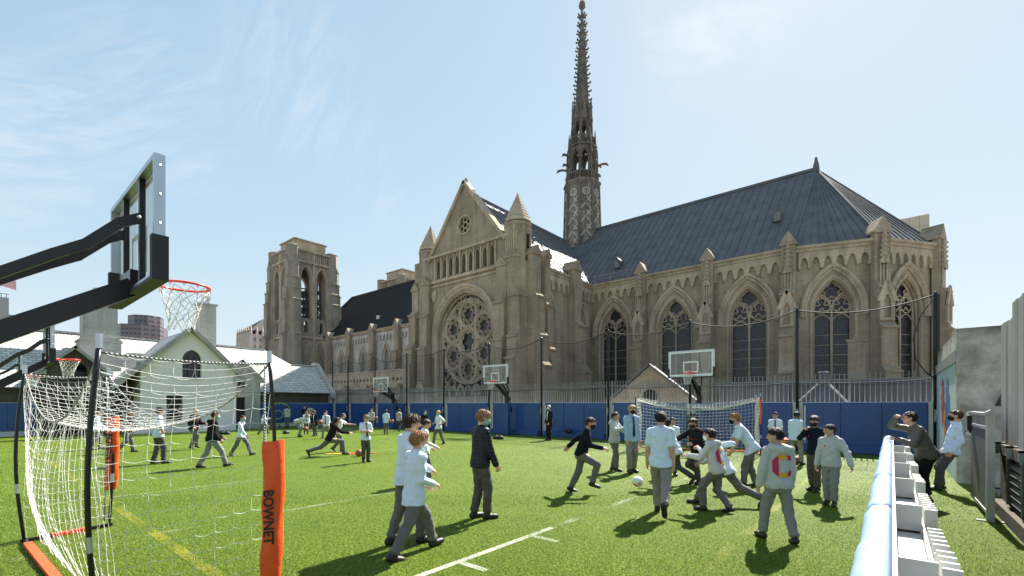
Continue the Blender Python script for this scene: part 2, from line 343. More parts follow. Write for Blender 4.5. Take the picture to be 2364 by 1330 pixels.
# ---------------------------------------------------------------- ground and turf
g = MB(); g.face((-2500,-2500,-.06),(2500,-2500,-.06),(2500,2500,-.06),(-2500,2500,-.06))
tag(g.build('ground', pmat('grey paving', (.22,.21,.2), .9, 0, .15, .6)), kind='structure')
def turf():
    m, nt, b = nodes('artificial turf'); L = nt.links.new
    g = N(nt, 'ShaderNodeNewGeometry')
    a = N(nt, 'ShaderNodeTexNoise', i_Scale=.55, i_Detail=5.0, i_Roughness=.65); L(g.outputs['Position'], a.inputs['Vector'])
    f = N(nt, 'ShaderNodeTexNoise', i_Scale=27.0, i_Detail=10.0, i_Roughness=.86); L(g.outputs['Position'], f.inputs['Vector'])
    mp = N(nt, 'ShaderNodeMapping'); mp.inputs['Scale'].default_value = (3.5,.8,1); mp.inputs['Rotation'].default_value = (0,0,.25); L(g.outputs['Position'], mp.inputs['Vector'])
    st = N(nt, 'ShaderNodeTexNoise', i_Scale=4.0, i_Detail=6.0, i_Roughness=.75); L(mp.outputs[0], st.inputs['Vector'])
    c1 = ramp(nt, f.outputs['Fac'], [(.36, (.010,.026,.002)), (.49, (.068,.122,.004)), (.62, (.26,.33,.04))])
    v = ramp(nt, a.outputs['Fac'], [(.3, (.84,.87,.78)), (.7, (1.15,1.09,1.25))]); v2 = ramp(nt, st.outputs['Fac'], [(.3, (.82,.85,.78)), (.68, (1.18,1.13,1.35))])
    m1 = N(nt, 'ShaderNodeMix', data_type='RGBA', blend_type='MULTIPLY'); m1.inputs[0].default_value = 1; L(c1, m1.inputs[6]); L(v, m1.inputs[7])
    m2 = N(nt, 'ShaderNodeMix', data_type='RGBA', blend_type='MULTIPLY'); m2.inputs[0].default_value = 1; L(m1.outputs[2], m2.inputs[6]); L(v2, m2.inputs[7])
    L(m2.outputs[2], b.inputs['Base Color']); b.inputs['Roughness'].default_value = .45; b.inputs['Specular IOR Level'].default_value = .09
    bp = N(nt, 'ShaderNodeBump', i_Strength=.9, i_Distance=.035); L(f.outputs['Fac'], bp.inputs['Height']); L(bp.outputs[0], b.inputs['Normal'])
    return m
M['turf'] = turf()
g = MB(); g.face((-37.2,-12,0),(1.25,-12,0),(1.25,20.75,0),(-37.2,20.75,0))
g.face((1.25,-12,0),(1.62,-12,0),(1.62,14.38,0),(1.25,14.38,0))
tag(g.build('turf', M['turf']), kind='structure')
def linemat(name, col, wear):
    m, nt, b = nodes(name); L = nt.links.new; out = nt.nodes['Material Output']
    g = N(nt, 'ShaderNodeNewGeometry'); n = N(nt, 'ShaderNodeTexNoise', i_Scale=60.0, i_Detail=4.0, i_Roughness=.8); L(g.outputs['Position'], n.inputs['Vector'])
    n2 = N(nt, 'ShaderNodeTexNoise', i_Scale=1.1, i_Detail=2.0); L(g.outputs['Position'], n2.inputs['Vector'])
    s = N(nt, 'ShaderNodeMath', operation='MULTIPLY_ADD'); L(n2.outputs['Fac'], s.inputs[0]); s.inputs[1].default_value = .5; L(n.outputs['Fac'], s.inputs[2])
    r = ramp(nt, s.outputs[0], [(wear-.1, (0,0,0)), (wear+.12, (.52,.52,.52))]); b.inputs['Base Color'].default_value = (*col, 1); b.inputs['Roughness'].default_value = .7
    t = N(nt, 'ShaderNodeBsdfTransparent'); mx = N(nt, 'ShaderNodeMixShader'); L(r, mx.inputs[0]); L(t.outputs[0], mx.inputs[1]); L(b.outputs[0], mx.inputs[2]); L(mx.outputs[0], out.inputs['Surface'])
    return m
M['lw'] = linemat('white turf paint', (.58,.62,.50), .72); M['lf'] = linemat('worn white turf paint', (.46,.52,.38), .9); M['ly'] = linemat('yellow turf paint', (.40,.35,.02), .84); M['lz'] = linemat('worn yellow turf paint', (.40,.36,.02), .90)
g = MB()
g.m = 0; g.box(-3.83,-6,.003,-3.74,5.45,.006)
for y in (1.5, 3.55, 4.9): g.box(-3.73,y,.003,-3.35,y+.09,.006)
g.m = 1; g.box(-7.85,-6,.003,-7.77,7.2,.006)
g.m = 1
for x in (-11.5,-15.1,-18.8,-22.5,-26.2,-29.9,-33.4): g.box(x-.05,-8,.003,x+.05,20,.006)
g.box(-7.86,7.2,.003,-7.76,20,.006); g.box(-3.84,5.45,.003,-3.73,20,.006); pass
g.m = 2; g.box(-37,1.62,.007,-4.2,1.75,.0095); g.m = 3; g.box(-1.62,2,.007,-1.48,20,.0095)
tag(g.build('turf_markings', [M['lw'], M['lf'], M['ly'], M['lz']]), kind='structure')

# loose fibres standing up from the turf near the camera
def fibre_mat():
    m, nt, b = nodes('turf fibres'); L = nt.links.new; out = nt.nodes['Material Output']; g = N(nt, 'ShaderNodeNewGeometry')
    c = ramp(nt, g.outputs['Random Per Island'], [(.0, (.045,.10,.006)), (.55, (.13,.21,.012)), (.85, (.30,.37,.07)), (1.0, (.46,.50,.16))]); L(c, b.inputs['Base Color']); b.inputs['Roughness'].default_value = .45; b.inputs['Specular IOR Level'].default_value = .35
    t = N(nt, 'ShaderNodeBsdfTranslucent'); L(c, t.inputs['Color']); mx = N(nt, 'ShaderNodeMixShader'); mx.inputs[0].default_value = .35; L(b.outputs[0], mx.inputs[1]); L(t.outputs[0], mx.inputs[2]); L(mx.outputs[0], out.inputs['Surface']); return m
def fibres(n, d0, d1, h0, h1, w_, rs):
    d = np.exp(rs.uniform(math.log(d0), math.log(d1), n)); t = rs.uniform(-1.16, 1.16, n); l = d*t; x = d*FW[0]+l*RT[0]; y = d*FW[1]+l*RT[1]
    k = (y < 20.3) & (x > -36.5) & (((x < -.16) | (x > .34)) & (x < 1.28)); x, y, d = x[k], y[k], d[k]; n = len(x); a = rs.uniform(0, 6.283, n); hh = rs.uniform(h0, h1, n); ww = w_*(1+d/14)*.5; ln = rs.normal(0, .45, (n,2))*hh[:,None]
    P = np.zeros((n,3,3)); P[:,0,0] = x-np.cos(a)*ww; P[:,0,1] = y-np.sin(a)*ww; P[:,1,0] = x+np.cos(a)*ww; P[:,1,1] = y+np.sin(a)*ww; P[:,2,0] = x+ln[:,0]; P[:,2,1] = y+ln[:,1]; P[:,2,2] = hh; P[:,:2,2] = .001
    return P.reshape(-1,3)
rs_ = np.random.RandomState(5); V_f = np.concatenate([fibres(150000, 3.2, 9, .012, .03, .004, rs_), fibres(110000, 8, 24, .012, .03, .005, rs_)])
me = bpy.data.meshes.new('grass'); nf = len(V_f)//3; me.vertices.add(len(V_f)); me.vertices.foreach_set('co', V_f.ravel()); me.loops.add(nf*3); me.loops.foreach_set('vertex_index', np.arange(nf*3, dtype=np.int32)); me.polygons.add(nf); me.polygons.foreach_set('loop_start', np.arange(0, nf*3, 3, dtype=np.int32)); me.materials.append(fibre_mat()); me.update(calc_edges=True)
go = bpy.data.objects.new('grass', me); C.objects.link(go); tag(go, 'short green fibres standing up from the artificial turf', 'grass', kind='stuff')
# ================================================================ THE CATHEDRAL
cath = thing('cathedral', 'large grey brown gothic cathedral with slim spire and lead roof beyond the fence', 'cathedral', (-28,49,0))
ZE = 16.2; YC = 49.1; YR = 59.76; ZR = 27.5; XT0, XT1 = -45.8, -28.3; YT = 36.0; XTC = -37.0; ZTR = 25.6
Xv, Yv, Zv = Vector((1,0,0)), Vector((0,1,0)), Vector((0,0,1))
# apse polygon
AP = [(-7.2,49.1), (-.94,51.14), (2.94,56.5), (2.94,63.0), (-.94,68.4), (-7.2,70.4)]

def gothic_window(parent, O, ex, w, z0, zs, za, style, depth=.75, gm='glass'):
    """recessed traceried window; the opening itself is cut in the wall"""
    O = Vector(O); ex = Vector(ex).normalized(); n = ex.cross(Zv)       # n points out of the wall
    win = MB(); win.m = 0
    P = arch(0, w+.5, zs-.4, zs, za+.35)
    # hood mould following the arch, proud of the wall
    hx_ = 1.9 if style == 'geo' else 1.0
    for dq, rr_, of_ in (((0,.19,.14),(-.5,.14,.06)) if style == 'geo' else ((0,.17,.08),)):
        ww = w+hx_+dq; hood = arch_line(0, ww, zs-.1, za+(1.35 if style == 'geo' else .85)+dq*.7, 10); win.tube2([(-ww/2, zs-.5)]+hood+[(ww/2, zs-.5)], O, ex, Zv, rr_, 6, off=of_)
    for k, (q, o, rr) in enumerate(((.42,.0,.12),(.1,-.28,.12),(-.14,-.5,.09))):
        win.tube2([(-(w+q)/2, z0)]+arch_line(0, w+q, zs, za+q*.75, 10)+[((w+q)/2, z0)], O, ex, Zv, rr, 6, off=o)
    wo = win.build('window', M['trim'], parent)
    g = MB(); g.prism(arch(0, w+.04, z0, zs, za+.02), O-n*(depth-.02), ex, Zv, n, .03); g.build('glass', M[gm], wo)
    t = MB(); off = -(depth-.16)
    if style == 'geo':
        r = .085; hw = w/2
        t.tube2([(0,z0),(0,zs+.2)], O, ex, Zv, r*1.25, 6, off=off)
        for s in (-1,1):
            c = s*hw/2
            t.tube2([(c-hw/2+.02,zs-.9)]+arch_line(c, hw, zs-.1, zs+1.15*hw*.95, 7)+[(c+hw/2-.02,zs-.9)], O, ex, Zv, r, 5, off=off)
            t.tube2(foil(c, zs+.38*hw, .27*hw, .2*hw, 3), O, ex, Zv, r*.75, 4, True, off=off)
            t.tube2(circ(c, zs+.38*hw, .47*hw, 18), O, ex, Zv, r*.6, 4, True, off=off)
            t.tube2([(c-hw/2+.02, zs-1.1)]+arch_line(c, hw*.98, zs-1.1, zs-.25, 5)+[(c+hw/2-.02, zs-1.1)], O, ex, Zv, r*.7, 4, off=off)
        cz = zs+1.28*hw
        t.tube2(circ(0, cz, .62*hw, 24), O, ex, Zv, r, 5, True, off=off)
        t.tube2(foil(0, cz, .32*hw, .2*hw, 6 if w > 3 else 5), O, ex, Zv, r*.8, 4, True, off=off)
        for k in range(1, 7):
            z = z0+(zs-1.2-z0)*k/7
            t.tube2([(-hw,z),(hw,z)], O, ex, Zv, .025, 4, off=off-.08)
    else:
        for s in range(1, 3): t.tube2([(-w/2+w*s/3,z0),(-w/2+w*s/3,zs+.3)], O, ex, Zv, .04, 4, off=off)
        for k in range(1, 12):
            z = z0+(za-.6-z0)*k/12; t.tube2([(-w/2,z),(w/2,z)], O, ex, Zv, .035, 4, off=off)
    t.build('tracery', M['trim'], wo)
    return wo

def buttress(parent, O, n, w, stages, top, gab=None, mat='stone'):
    """stepped pier: stages = [(z_top, projection), ...] from the ground up, sloped offsets, gabled head"""
    O = Vector(O); n = Vector(n).normalized(); ex = Zv.cross(n); b = MB(); z = -.5
    prev = None
    prof = [(0, z)]
    for i, (zt, p) in enumerate(stages):
        prof += [(p, prof[-1][1] if i == 0 else prof[-1][1]), (p, zt)]
        if i < len(stages)-1:
            np_ = stages[i+1][1]; prof.append((np_, zt+(p-np_)*1.15))
    prof.append((0, prof[-1][1])); q = []
    for p in prof:
        if not q or (abs(p[0]-q[-1][0])+abs(p[1]-q[-1][1])) > 1e-4: q.append(p)
    b.prism(q, O-ex*w/2, n, Zv, ex, w)
    for i, (zt, p) in enumerate(stages[:-1]):                       # proud drip edge at each offset
        a = O-ex*(w/2+.06)+n*(p+.09)+Zv*(zt-.08); c = O+ex*(w/2+.06)+n*(p+.09)+Zv*(zt-.08); b.bar(a, c, .16, .2)
    if gab:
        p = stages[-1][1]; zt = stages[-1][0]
        b.prism([(-w/2-.12,zt-.02),(-w/2-.12,zt+.18),(0,zt+gab),(w/2+.12,zt+.18),(w/2+.12,zt-.02)], O-n*.9, ex, Zv, n, p+1.02)
    return b.build('buttress', M[mat], parent)

def pinnacle_front(parent, O, n, zb, zt, w=.62):
    """slim crocketed niche shaft standing on a pier front"""
    O = Vector(O); n = Vector(n).normalized(); ex = Zv.cross(n); b = MB()
    for s in (-1,0,1): b.tube([O+ex*s*w*.36+n*.1+Zv*zb, O+ex*s*w*.36+n*.1+Zv*(zb+(zt-zb)*.42)], .085, 6)
    zm = zb+(zt-zb)*.42
    for s in (-1,1): b.prism([(-w*.28,0),(w*.28,0),(0,.7)], O+ex*s*w*.27+n*.05+Zv*zm, ex, Zv, n, .28)
    b.prism([(-w*.4,0),(w*.4,0),(w*.1,(zt-zm)),(-w*.1,(zt-zm))], O+n*.02+Zv*zm, ex, Zv, n, .26)
    k = 0; z = zm+.25
    while z < zt:
        f = 1-(z-zm)/(zt-zm)
        for s in (-1,1): b.sphere(O+ex*s*(w*.1+w*.36*f)+n*.2+Zv*z, .13, 6, 4)
        b.sphere(O+n*.32+Zv*z, .13, 6, 4); z += .42
    b.build('niche_shaft', M['trim'], parent)
def gablet_niche(parent, O, n, zb, zt, w=1.1):
    O = Vector(O); n = Vector(n).normalized(); ex = Zv.cross(n); b = MB()
    h = zt-zb
    b.wall([(-w/2,0),(-w/2,h*.55),(0,h),(w/2,h*.55),(w/2,0)], [arch(0, w*.5, .25, h*.45, h*.68, 5)], O+n*.16+Zv*zb, ex, Zv, n, .3)
    for s in (-1,1): b.bar(O+ex*s*(w/2+.1)+n*.14+Zv*(zb+h*.5), O+n*.14+Zv*(zt+.08), .34, .14, n)
    b.build('gablet', M['trim'], parent)
def corbels(parent, A, B, n, z0, z1, pitch=.95, mat='trim', hang=None):
    """projecting course with a scalloped lower edge"""
    A = Vector(A); B = Vector(B); n = Vector(n).normalized(); Lh = (B-A).length; ex = (B-A).normalized(); k = max(2, round(Lh/pitch)); p = Lh/k
    pts = [(0,z1),(0,z0)]
    for i in range(k):
        x = i*p; h = (z1-z0)*.62; w = p*.34; cx = x+p/2
        pts += [(x+p*.16,z0)]+[(cx-w+w*(1-math.cos(t))*1.0, z0+h*math.sin(t)) for t in (0,.5,1.0,1.5)]
        pts += [(cx+w-w*(1-math.cos(t)), z0+h*math.sin(t)) for t in (1.4,1.0,.5,0)]+[(x+p*.84,z0)]
    pts += [(Lh,z0),(Lh,z1)]
    b = MB(); b.prism(pts, A, ex, Zv, n, .26)
    for i in range(k+1): b.sphere(A+ex*min(max(i*p,.12),Lh-.12)+n*.14+Zv*(z0-.05), .17, 6, 4)
    b.build('corbel_table', M[mat], parent)
def cornice(parent, A, B, n, z, mat='trim'):
    A = Vector(A); B = Vector(B); n = Vector(n).normalized(); ex = (B-A).normalized(); b = MB()
    b.prism([(0,z-.55),(.32,z-.5),(.36,z-.3),(.55,z-.22),(.6,z-.02),(0,z+.08)], A, n, Zv, ex, (B-A).length)
    b.build('cornice', M[mat], parent)

# ---- choir long wall -------------------------------------------------------
def bay_wall(A, B, wins, nm='choir_wall', mat='stone', zt=ZE, z0=-.5, depth=.75):
    A = Vector(A); B = Vector(B); ex = (B-A).normalized(); n = ex.cross(Zv); Lh = (B-A).length
    b = MB(); holes = [arch((Vector((x,y,0))-A).dot(ex), w, a, s, t) for (x,y,w,a,s,t) in wins]
    b.wall([(0,z0),(0,zt),(Lh,zt),(Lh,z0)], holes, A, ex, Zv, n, depth, sides=False)
    b.build(nm, M[mat], cath); return ex, n
piers = [-21.7,-14.5,-7.35]; wx = [-25.3,-18.1,-10.85]
bay_wall((XT1,YC,0), (-7.2,YC,0), [(x,YC,3.3,2.6,10.2,13.1) for x in wx])
for x in wx: gothic_window(cath, (x,YC,0), (1,0,0), 3.3, 2.6, 10.2, 13.1, 'geo')
edges = [(XT1,YC),(piers[0]-.5,YC),(piers[1]-.5,YC),(piers[2]-.5,YC)]
for i, x in enumerate(piers):
    buttress(cath, (x,YC,0), (0,-1,0), 1.15, [(4.6,2.3),(8.0,1.7),(11.9,1.15),(16.4,.62)], 17, 1.3)
    pinnacle_front(cath, (x,YC-.62,0), (0,-1,0), 11.9, 16.4)
    gablet_niche(cath, (x,YC-1.15,0), (0,-1,0), 8.8, 12.0)
for a, b_ in ((XT1+.3,-22.3),(-21.1,-15.1),(-13.9,-7.95)):
    corbels(cath, (a,YC,0), (b_,YC,0), (0,-1,0), 14.25, 15.66); cornice(cath, (a,YC,0), (b_,YC,0), (0,-1,0), ZE)
# ---- apse facets -----------------------------------------------------------
for i in range(5):
    A = Vector((*AP[i],0)); B = Vector((*AP[i+1],0)); ex = (B-A).normalized(); n = ex.cross(Zv); mid = (A+B)/2
    vis = i < 3
    bay_wall(A, B, [(mid.x,mid.y,3.0,2.6,10.2,13.0)] if vis else [], 'apse_wall')
    if vis:
        gothic_window(cath, mid, ex, 3.0, 2.6, 10.2, 13.0, 'geo')
        a = A+ex*.55; b_ = B-ex*.55
        corbels(cath, a, b_, n, 14.25, 15.66); cornice(cath, A+ex*.3, B-ex*.3, n, ZE)
    if i > 0 and i < 4:
        A0 = Vector((*AP[i-1],0)); n0 = (A-A0).normalized().cross(Zv); nn = (n+n0).normalized()
        buttress(cath, A, nn, 1.3, [(4.6,1.75),(8.4,1.35),(11.9,.95),(16.6,.55)], 17, 1.4)
        pinnacle_front(cath, A+nn*.55, nn, 11.9, 16.6, .7); gablet_niche(cath, A+nn*.95, nn, 8.9, 12.2, 1.2)

# ---- lead roofs ------------------------------------------------------------
def slope(mb, a, b, c, d, ribs, t=.0, rw=.07, rh=.075):
    """roof plane a-b along the eave, d-c along the ridge, with standing seams"""
    a, b, c, d = [Vector(p) for p in (a,b,c,d)]; mb.face(a,b,c,d) if (c-d).length > 1e-6 else mb.face(a,b,c)
    nrm = (b-a).cross(d-a).normalized()
    for i in range(ribs+1):
        f = i/ribs; p = a.lerp(b, f); q = d.lerp(c, f)
        if (c-d).length < 1e-6: q = p.lerp(c, .96)
        mb.bar(p+nrm*.02, q+nrm*.02, rw, rh, nrm)
eo = .45
rf = MB(); hip = Vector((-6.4,YR,ZR)); xl = -37.0
def eav(i):
    return Vector((AP[i][0],AP[i][1],ZE+.02))
slope(rf, (XT1-9,YC-eo,ZE-.25), (-7.2,YC-eo,ZE-.25), hip, (XT1-9,YR,ZR), 36)
for i in range(5):
    A = eav(i); B = eav(i+1); ex = (B-A).normalized(); n = ex.cross(Zv)
    slope(rf, A+n*eo-Zv*.25, B+n*eo-Zv*.25, hip, hip, 9)
    rf.bar(A+n*eo-Zv*.2, hip, .2, .2)
slope(rf, (-7.2,AP[5][1]+eo,ZE-.25), (XT1-9,AP[5][1]+eo,ZE-.25), (XT1-9,YR,ZR), hip, 46)
rf.bar((XT1-9,YR,ZR+.02), hip+Zv*.02, .45, .3)
rf.bar((XT1-9,YC-1.0+1.9,ZE+1.6), (XT1-9,YC,ZE+1.6), .01, .01)
rfo = rf.build('choir_roof', M['lead'], cath)
fin = MB(); fin.lathe(hip, [(.34,-.2),(.28,.5),(.16,.9),(.12,1.25),(.05,1.35)], 8); fin.build('finial', M['lead'], rfo)
for x, z in ((-25.6,18.6),(-8.9,20.6)):                             # little louvred roof vents
    f = (z-(ZE-.25))/(ZR-ZE+.25); y = (YC-eo)+(YR-YC+eo)*f; v = MB()
    v.prism([(-.35,-.4),(-.35,.55),(0,.95),(.35,.55),(.35,-.4)], (x,y-.65,z), Xv, Zv, Yv, 1.6); vo = v.build('roof_vent', M['lead'], rfo)
    s = MB()
    for k in range(5): s.box(x-.27,y-.7,z-.3+k*.17,x+.27,y-.655,z-.22+k*.17)
    s.build('louvre', M['steel'], vo)
# ---- transept --------------------------------------------------------------
tr = MB(); hw = (XT1-XT0)/2
arcade = [arch(XTC-XT0-4.3+i*(8.6/8), .62, 16.6, 18.1, 18.75, 4) for i in range(9)]
RX, RZ, RC = 4.35, 4.85, 8.85
big = [(hw-RX,2.6),(hw-RX,9.6)]+arch_line(hw, 2*RX, 9.6, 14.3, 12)+[(hw+RX,9.6),(hw+RX,2.6)]
tr.wall([(0,-.5),(0,19.2),(hw-5.6,19.2),(hw+.1,26.4),(hw+5.8,19.2),(2*hw,19.2),(2*hw,-.5)], [big]+arcade+[circ(hw+.1, 21.9, .95, 20)], (XT0,YT,0), Xv, Zv, -Yv, .9, sides=False)
tro = tr.build('transept_front', M['stone'], cath)
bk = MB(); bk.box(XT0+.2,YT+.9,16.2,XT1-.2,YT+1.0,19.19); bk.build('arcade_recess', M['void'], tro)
gb = MB(); O = Vector((XT0,YT,0))
for s in (-1,1): gb.bar((XTC+.1+s*6.1,YT+.2,18.9), (XTC+.1-s*.08,YT+.2,26.75), .95, .38, (0,1,0) if False else (s*.75,0,.66))
gb.lathe((XTC+.1,YT+.2,26.5), [(.3,0),(.22,.5),(.1,.7)], 6)
gb.build('gable_coping', M['trim'], tro)
for z, p, h in ((16.2,.28,.32),(19.2,.34,.3),(15.75,.16,.2)):
    s_ = MB(); s_.box(XT0+1.9,YT-p,z-.12,XT1-1.9,YT,z-.12+h); s_.build('string_course', M['trim'], tro)
ac = MB()
for i in range(10):
    x = XTC-4.84+i*(8.6/8); ac.box(x-.1,YT-.16,16.42,x+.1,YT,19.05)
for i in range(9):
    x = XTC-4.3+i*(8.6/8); ac.tube2([(x-.36,16.6),(x-.36,18.1)]+arch_line(x, .72, 18.1, 18.85, 4)+[(x+.36,18.1),(x+.36,16.6)], (0,YT,0), Xv, Zv, .07, 5, off=.06)
ac.build('arcade_shafts', M['trim'], tro)
oc = MB(); oc.tube2(circ(XTC+.1, 21.9, 1.02, 24), (0,YT,0), Xv, Zv, .14, 6, True, off=.05)
oc.tube2(circ(XTC+.1, 21.9, .36, 14), (0,YT,0), Xv, Zv, .08, 5, True, off=-.1)
for k in range(6):
    a = math.pi/2+k*math.pi/3; oc.tube2(circ(XTC+.1+.6*math.cos(a), 21.9+.6*math.sin(a), .3, 10), (0,YT,0), Xv, Zv, .075, 5, True, off=-.1)
oco = oc.build('oculus', M['trim'], tro)
ob = MB(); ob.prism(circ(XTC+.1, 21.9, 1.0, 20), (0,YT+.5,0), Xv, Zv, Yv, .05); ob.build('glass', M['void'], oco)
for s in (-1,1):                                                     # carved shields under the arcade
    h = MB(); x = XTC+s*5.0; h.prism([(-.42,.6),(-.42,-.1),(0,-.75),(.42,-.1),(.42,.6)], (x,YT,14.6), Xv, Zv, -Yv, .2); h.build('carved_shield', M['trim'], tro)
    h = MB(); h.box(x+s*.75-.16,YT-.16,12.2,x+s*.75+.16,YT,15.9); h.build('pilaster_strip', M['trim'], tro)
# rose window
rw = MB(); Oz = Vector((0,YT,0))
for q, o, rr in ((1.5,.12,.26),(.9,.02,.2),(.55,-.2,.17),(.25,-.42,.14),(.0,-.6,.12)):
    e = q/2; zb = 7.2 if q == 1.5 else 2.6
    rw.tube2([(XTC-RX-e,zb),(XTC-RX-e,9.6)]+arch_line(XTC, 2*(RX+e), 9.6, 14.3+e*1.1, 12)+[(XTC+RX+e,9.6),(XTC+RX+e,zb)], Oz, Xv, Zv, rr, 6, off=o)
rwo = rw.build('rose_window', M['trim'], tro)
gl = MB(); gl.prism([(XTC-RX-.05,2.6),(XTC-RX-.05,9.6)]+arch_line(XTC, 2*RX+.1, 9.6, 14.33, 12)+[(XTC+RX+.05,9.6),(XTC+RX+.05,2.6)], Oz+Yv*.86, Xv, Zv, Yv, .05); gl.build('glass', M['glass'], rwo)
rt_ = MB(); sx = RX; sz = RZ; of = -.62
def E(x, z): return (XTC+x*sx, RC+z*sz)
def ring(cx, cz, r, rad, n=28): rt_.tube2([E(cx+r*math.cos(2*math.pi*i/n), cz+r*math.sin(2*math.pi*i/n)) for i in range(n)], Oz, Xv, Zv, rad, 5, True, off=of)
def lobes(cx, cz, rc, rl, k, rad, a0): rt_.tube2([E(x, z) for x, z in foil(cx, cz, rc, rl, k, 6, a0)], Oz, Xv, Zv, rad, 5, True, off=of)
ring(0,0,.985,.15,48); ring(0,0,.93,.08,48)
ring(0,0,.325,.14); ring(0,0,.285,.07); lobes(0,0,.155,.092,6,.08,0.0)
# solid stone web of the tracery with the lights cut out of it
web_out = circ(XTC, RC, 1.0*sx, 48, 0, 1.0*sz); lights = [[E(x, z) for x, z in foil(0,0,.15,.095,6,6,0.0)]]
for k in range(6):
    a = math.pi/2+k*math.pi/3; cx, cz = .645*math.cos(a), .645*math.sin(a)
    ring(cx,cz,.318,.14); ring(cx,cz,.275,.075)
    st = []
    for i in range(14):
        q = a+i*math.pi/7; rr = .172 if i % 2 else .112
        st.append((cx+rr*math.cos(q), cz+rr*math.sin(q)))
    lights.append([E(x, z) for x, z in st])
    rt_.tube2([E(x, z) for x, z in [(cx+(.195 if i % 2 else .135)*math.cos(a+i*math.pi/7), cz+(.195 if i % 2 else .135)*math.sin(a+i*math.pi/7)) for i in range(14)]], Oz, Xv, Zv, .065, 5, True, off=of)
    for j in range(7):
        q = a+j*2*math.pi/7; x, z = cx+.222*math.cos(q), cz+.222*math.sin(q)
        rt_.tube2([E(x+.052*math.cos(u), z+.052*math.sin(u)) for u in [i*math.pi/4 for i in range(8)]], Oz, Xv, Zv, .05, 4, True, off=of)
        lights.append([E(x+.045*math.cos(u), z+.045*math.sin(u)) for u in [i*math.pi/3 for i in range(6)]])
    b_ = a+math.pi/6
    for rr, q, r0 in ((.86,0,.075),(.90,.16,.04),(.90,-.16,.04),(.37,0,.0)):
        if r0:
            x, z = rr*math.cos(b_+q), rr*math.sin(b_+q); ring(x,z,r0,.06,12)
            lights.append([E(x+r0*.72*math.cos(u), z+r0*.72*math.sin(u)) for u in [i*math.pi/4 for i in range(8)]])
wb = MB(); wb.wall(web_out, lights, Oz+Yv*.68, Xv, Zv, -Yv, .16); wb.build('tracery_web', M['stone'], rwo)
# spandrels above and below the rose
top = [(x, z) for x, z in arch_line(XTC, 2*RX, 9.6, 14.3, 12)]
for cx, cz, r0 in ((0,1.04,.075),(-.2,1.02,.06),(.2,1.02,.06),(-.36,.93,.04),(.36,.93,.04)): ring(cx,cz,r0,.07,12)
for s in (-1,1):
    for cx, cz, r0 in ((.86,-.72,.13),(.9,-.98,.1),(.62,-.98,.14),(.9,-.5,.06),(.3,-1.12,.12)):
        ring(s*cx,cz,r0,.08,14); ring(s*cx,cz,r0*.6,.05,10)
for i in range(7):
    x = XTC-RX+.6+i*(2*RX-1.2)/6; rt_.tube2(arch_line(x, 1.2, 2.7, 3.9, 5), Oz, Xv, Zv, .09, 5, off=of)
rt_.build('tracery', M['trim'], rwo)
# turrets
for x, lbl in ((-30.05,0),(-43.95,1)):
    y = YT+1.0; t = MB()
    t.lathe((x,y,0), [(1.75,-.5),(1.75,8.3),(1.6,8.6),(1.6,16.6),(1.75,16.7),(1.75,17.0),(1.36,17.2),(1.36,20.0),(1.52,20.15),(1.52,20.4),(1.2,20.6)], 8, math.pi/8)
    to = t.build('turret', M['stone'], tro)
    k = MB(); k.lathe((x,y,20.7), [(1.45,-.1),(1.45,.04),(.12,2.9),(.05,3.1)], 8, math.pi/8)
    for j in range(8):
        for f in (.2,.4,.6,.8):
            pass
    for j in range(1, 9):
        f = j/9; k.lathe((x,y,20.75+2.95*f), [(1.45*(1-f)+.06,0),(1.45*(1-f)+.05,.06),(1.45*(1-f),.1)], 8, math.pi/8, False)
    k.build('turret_spire', M['trim'], to)
    p = MB()
    for j in range(8):
        a = j*math.pi/4; d = Vector((math.cos(a),math.sin(a),0)); e = Vector((-math.sin(a),math.cos(a),0))
        for z0, zs, za, rr, w in ((17.5,19.1,19.65,1.26,.55),):
            if w > .2: p.tube2([(-w/2,z0),(-w/2,zs)]+arch_line(0, w, zs, za, 4)+[(w/2,zs),(w/2,z0)], Vector((x,y,0))+d*rr, e, Zv, .07, 5)
        a2 = a+math.pi/8; p.tube([(x+1.37*math.cos(a2),y+1.37*math.sin(a2),17.1),(x+1.37*math.cos(a2),y+1.37*math.sin(a2),20.4)], .09, 5)
    p.build('blind_tracery', M['trim'], to)
# front buttresses flanking the rose and on the side wall
for x in (-31.0,-43.1):
    buttress(tro, (x,YT,0), (0,-1,0), 1.35, [(8.4,1.25),(12.3,.95),(16.0,.6)], 16.6, 1.1)
    gablet_niche(tro, (x,YT-1.25,0), (0,-1,0), 1.6, 4.6, 1.3)
buttress(tro, (XT1,YT+1.1,0), (1,0,0), 1.3, [(5.6,2.1),(8.6,1.7),(12.6,1.2),(16.9,.7)], 17.4, 1.0)
buttress(tro, (XT1,YT+2.9,0), (1,0,0), .9, [(7.4,1.5),(12.0,1.1),(17.0,.8)], 17.4, .9)
buttress(tro, (XT1,44.6,0), (1,0,0), 1.5, [(5.4,2.2),(10.6,1.5),(16.9,.9)], 17.4, 1.2)
buttress(tro, (XT0,YT+1.1,0), (-1,0,0), 1.4, [(8.4,1.9),(12.6,1.3),(15.6,.8)], 16.6, 1.0)
buttress(tro, (-45.0,YT,0), (0,-1,0), 1.2, [(6.4,1.9),(8.6,1.6),(12.6,1.1),(15.6,.6)], 16.6, 1.0)
buttress(tro, (-28.95,YT,0), (0,-1,0), 1.2, [(6.4,1.6),(8.6,1.3),(12.6,.9)], 12.8, .9)
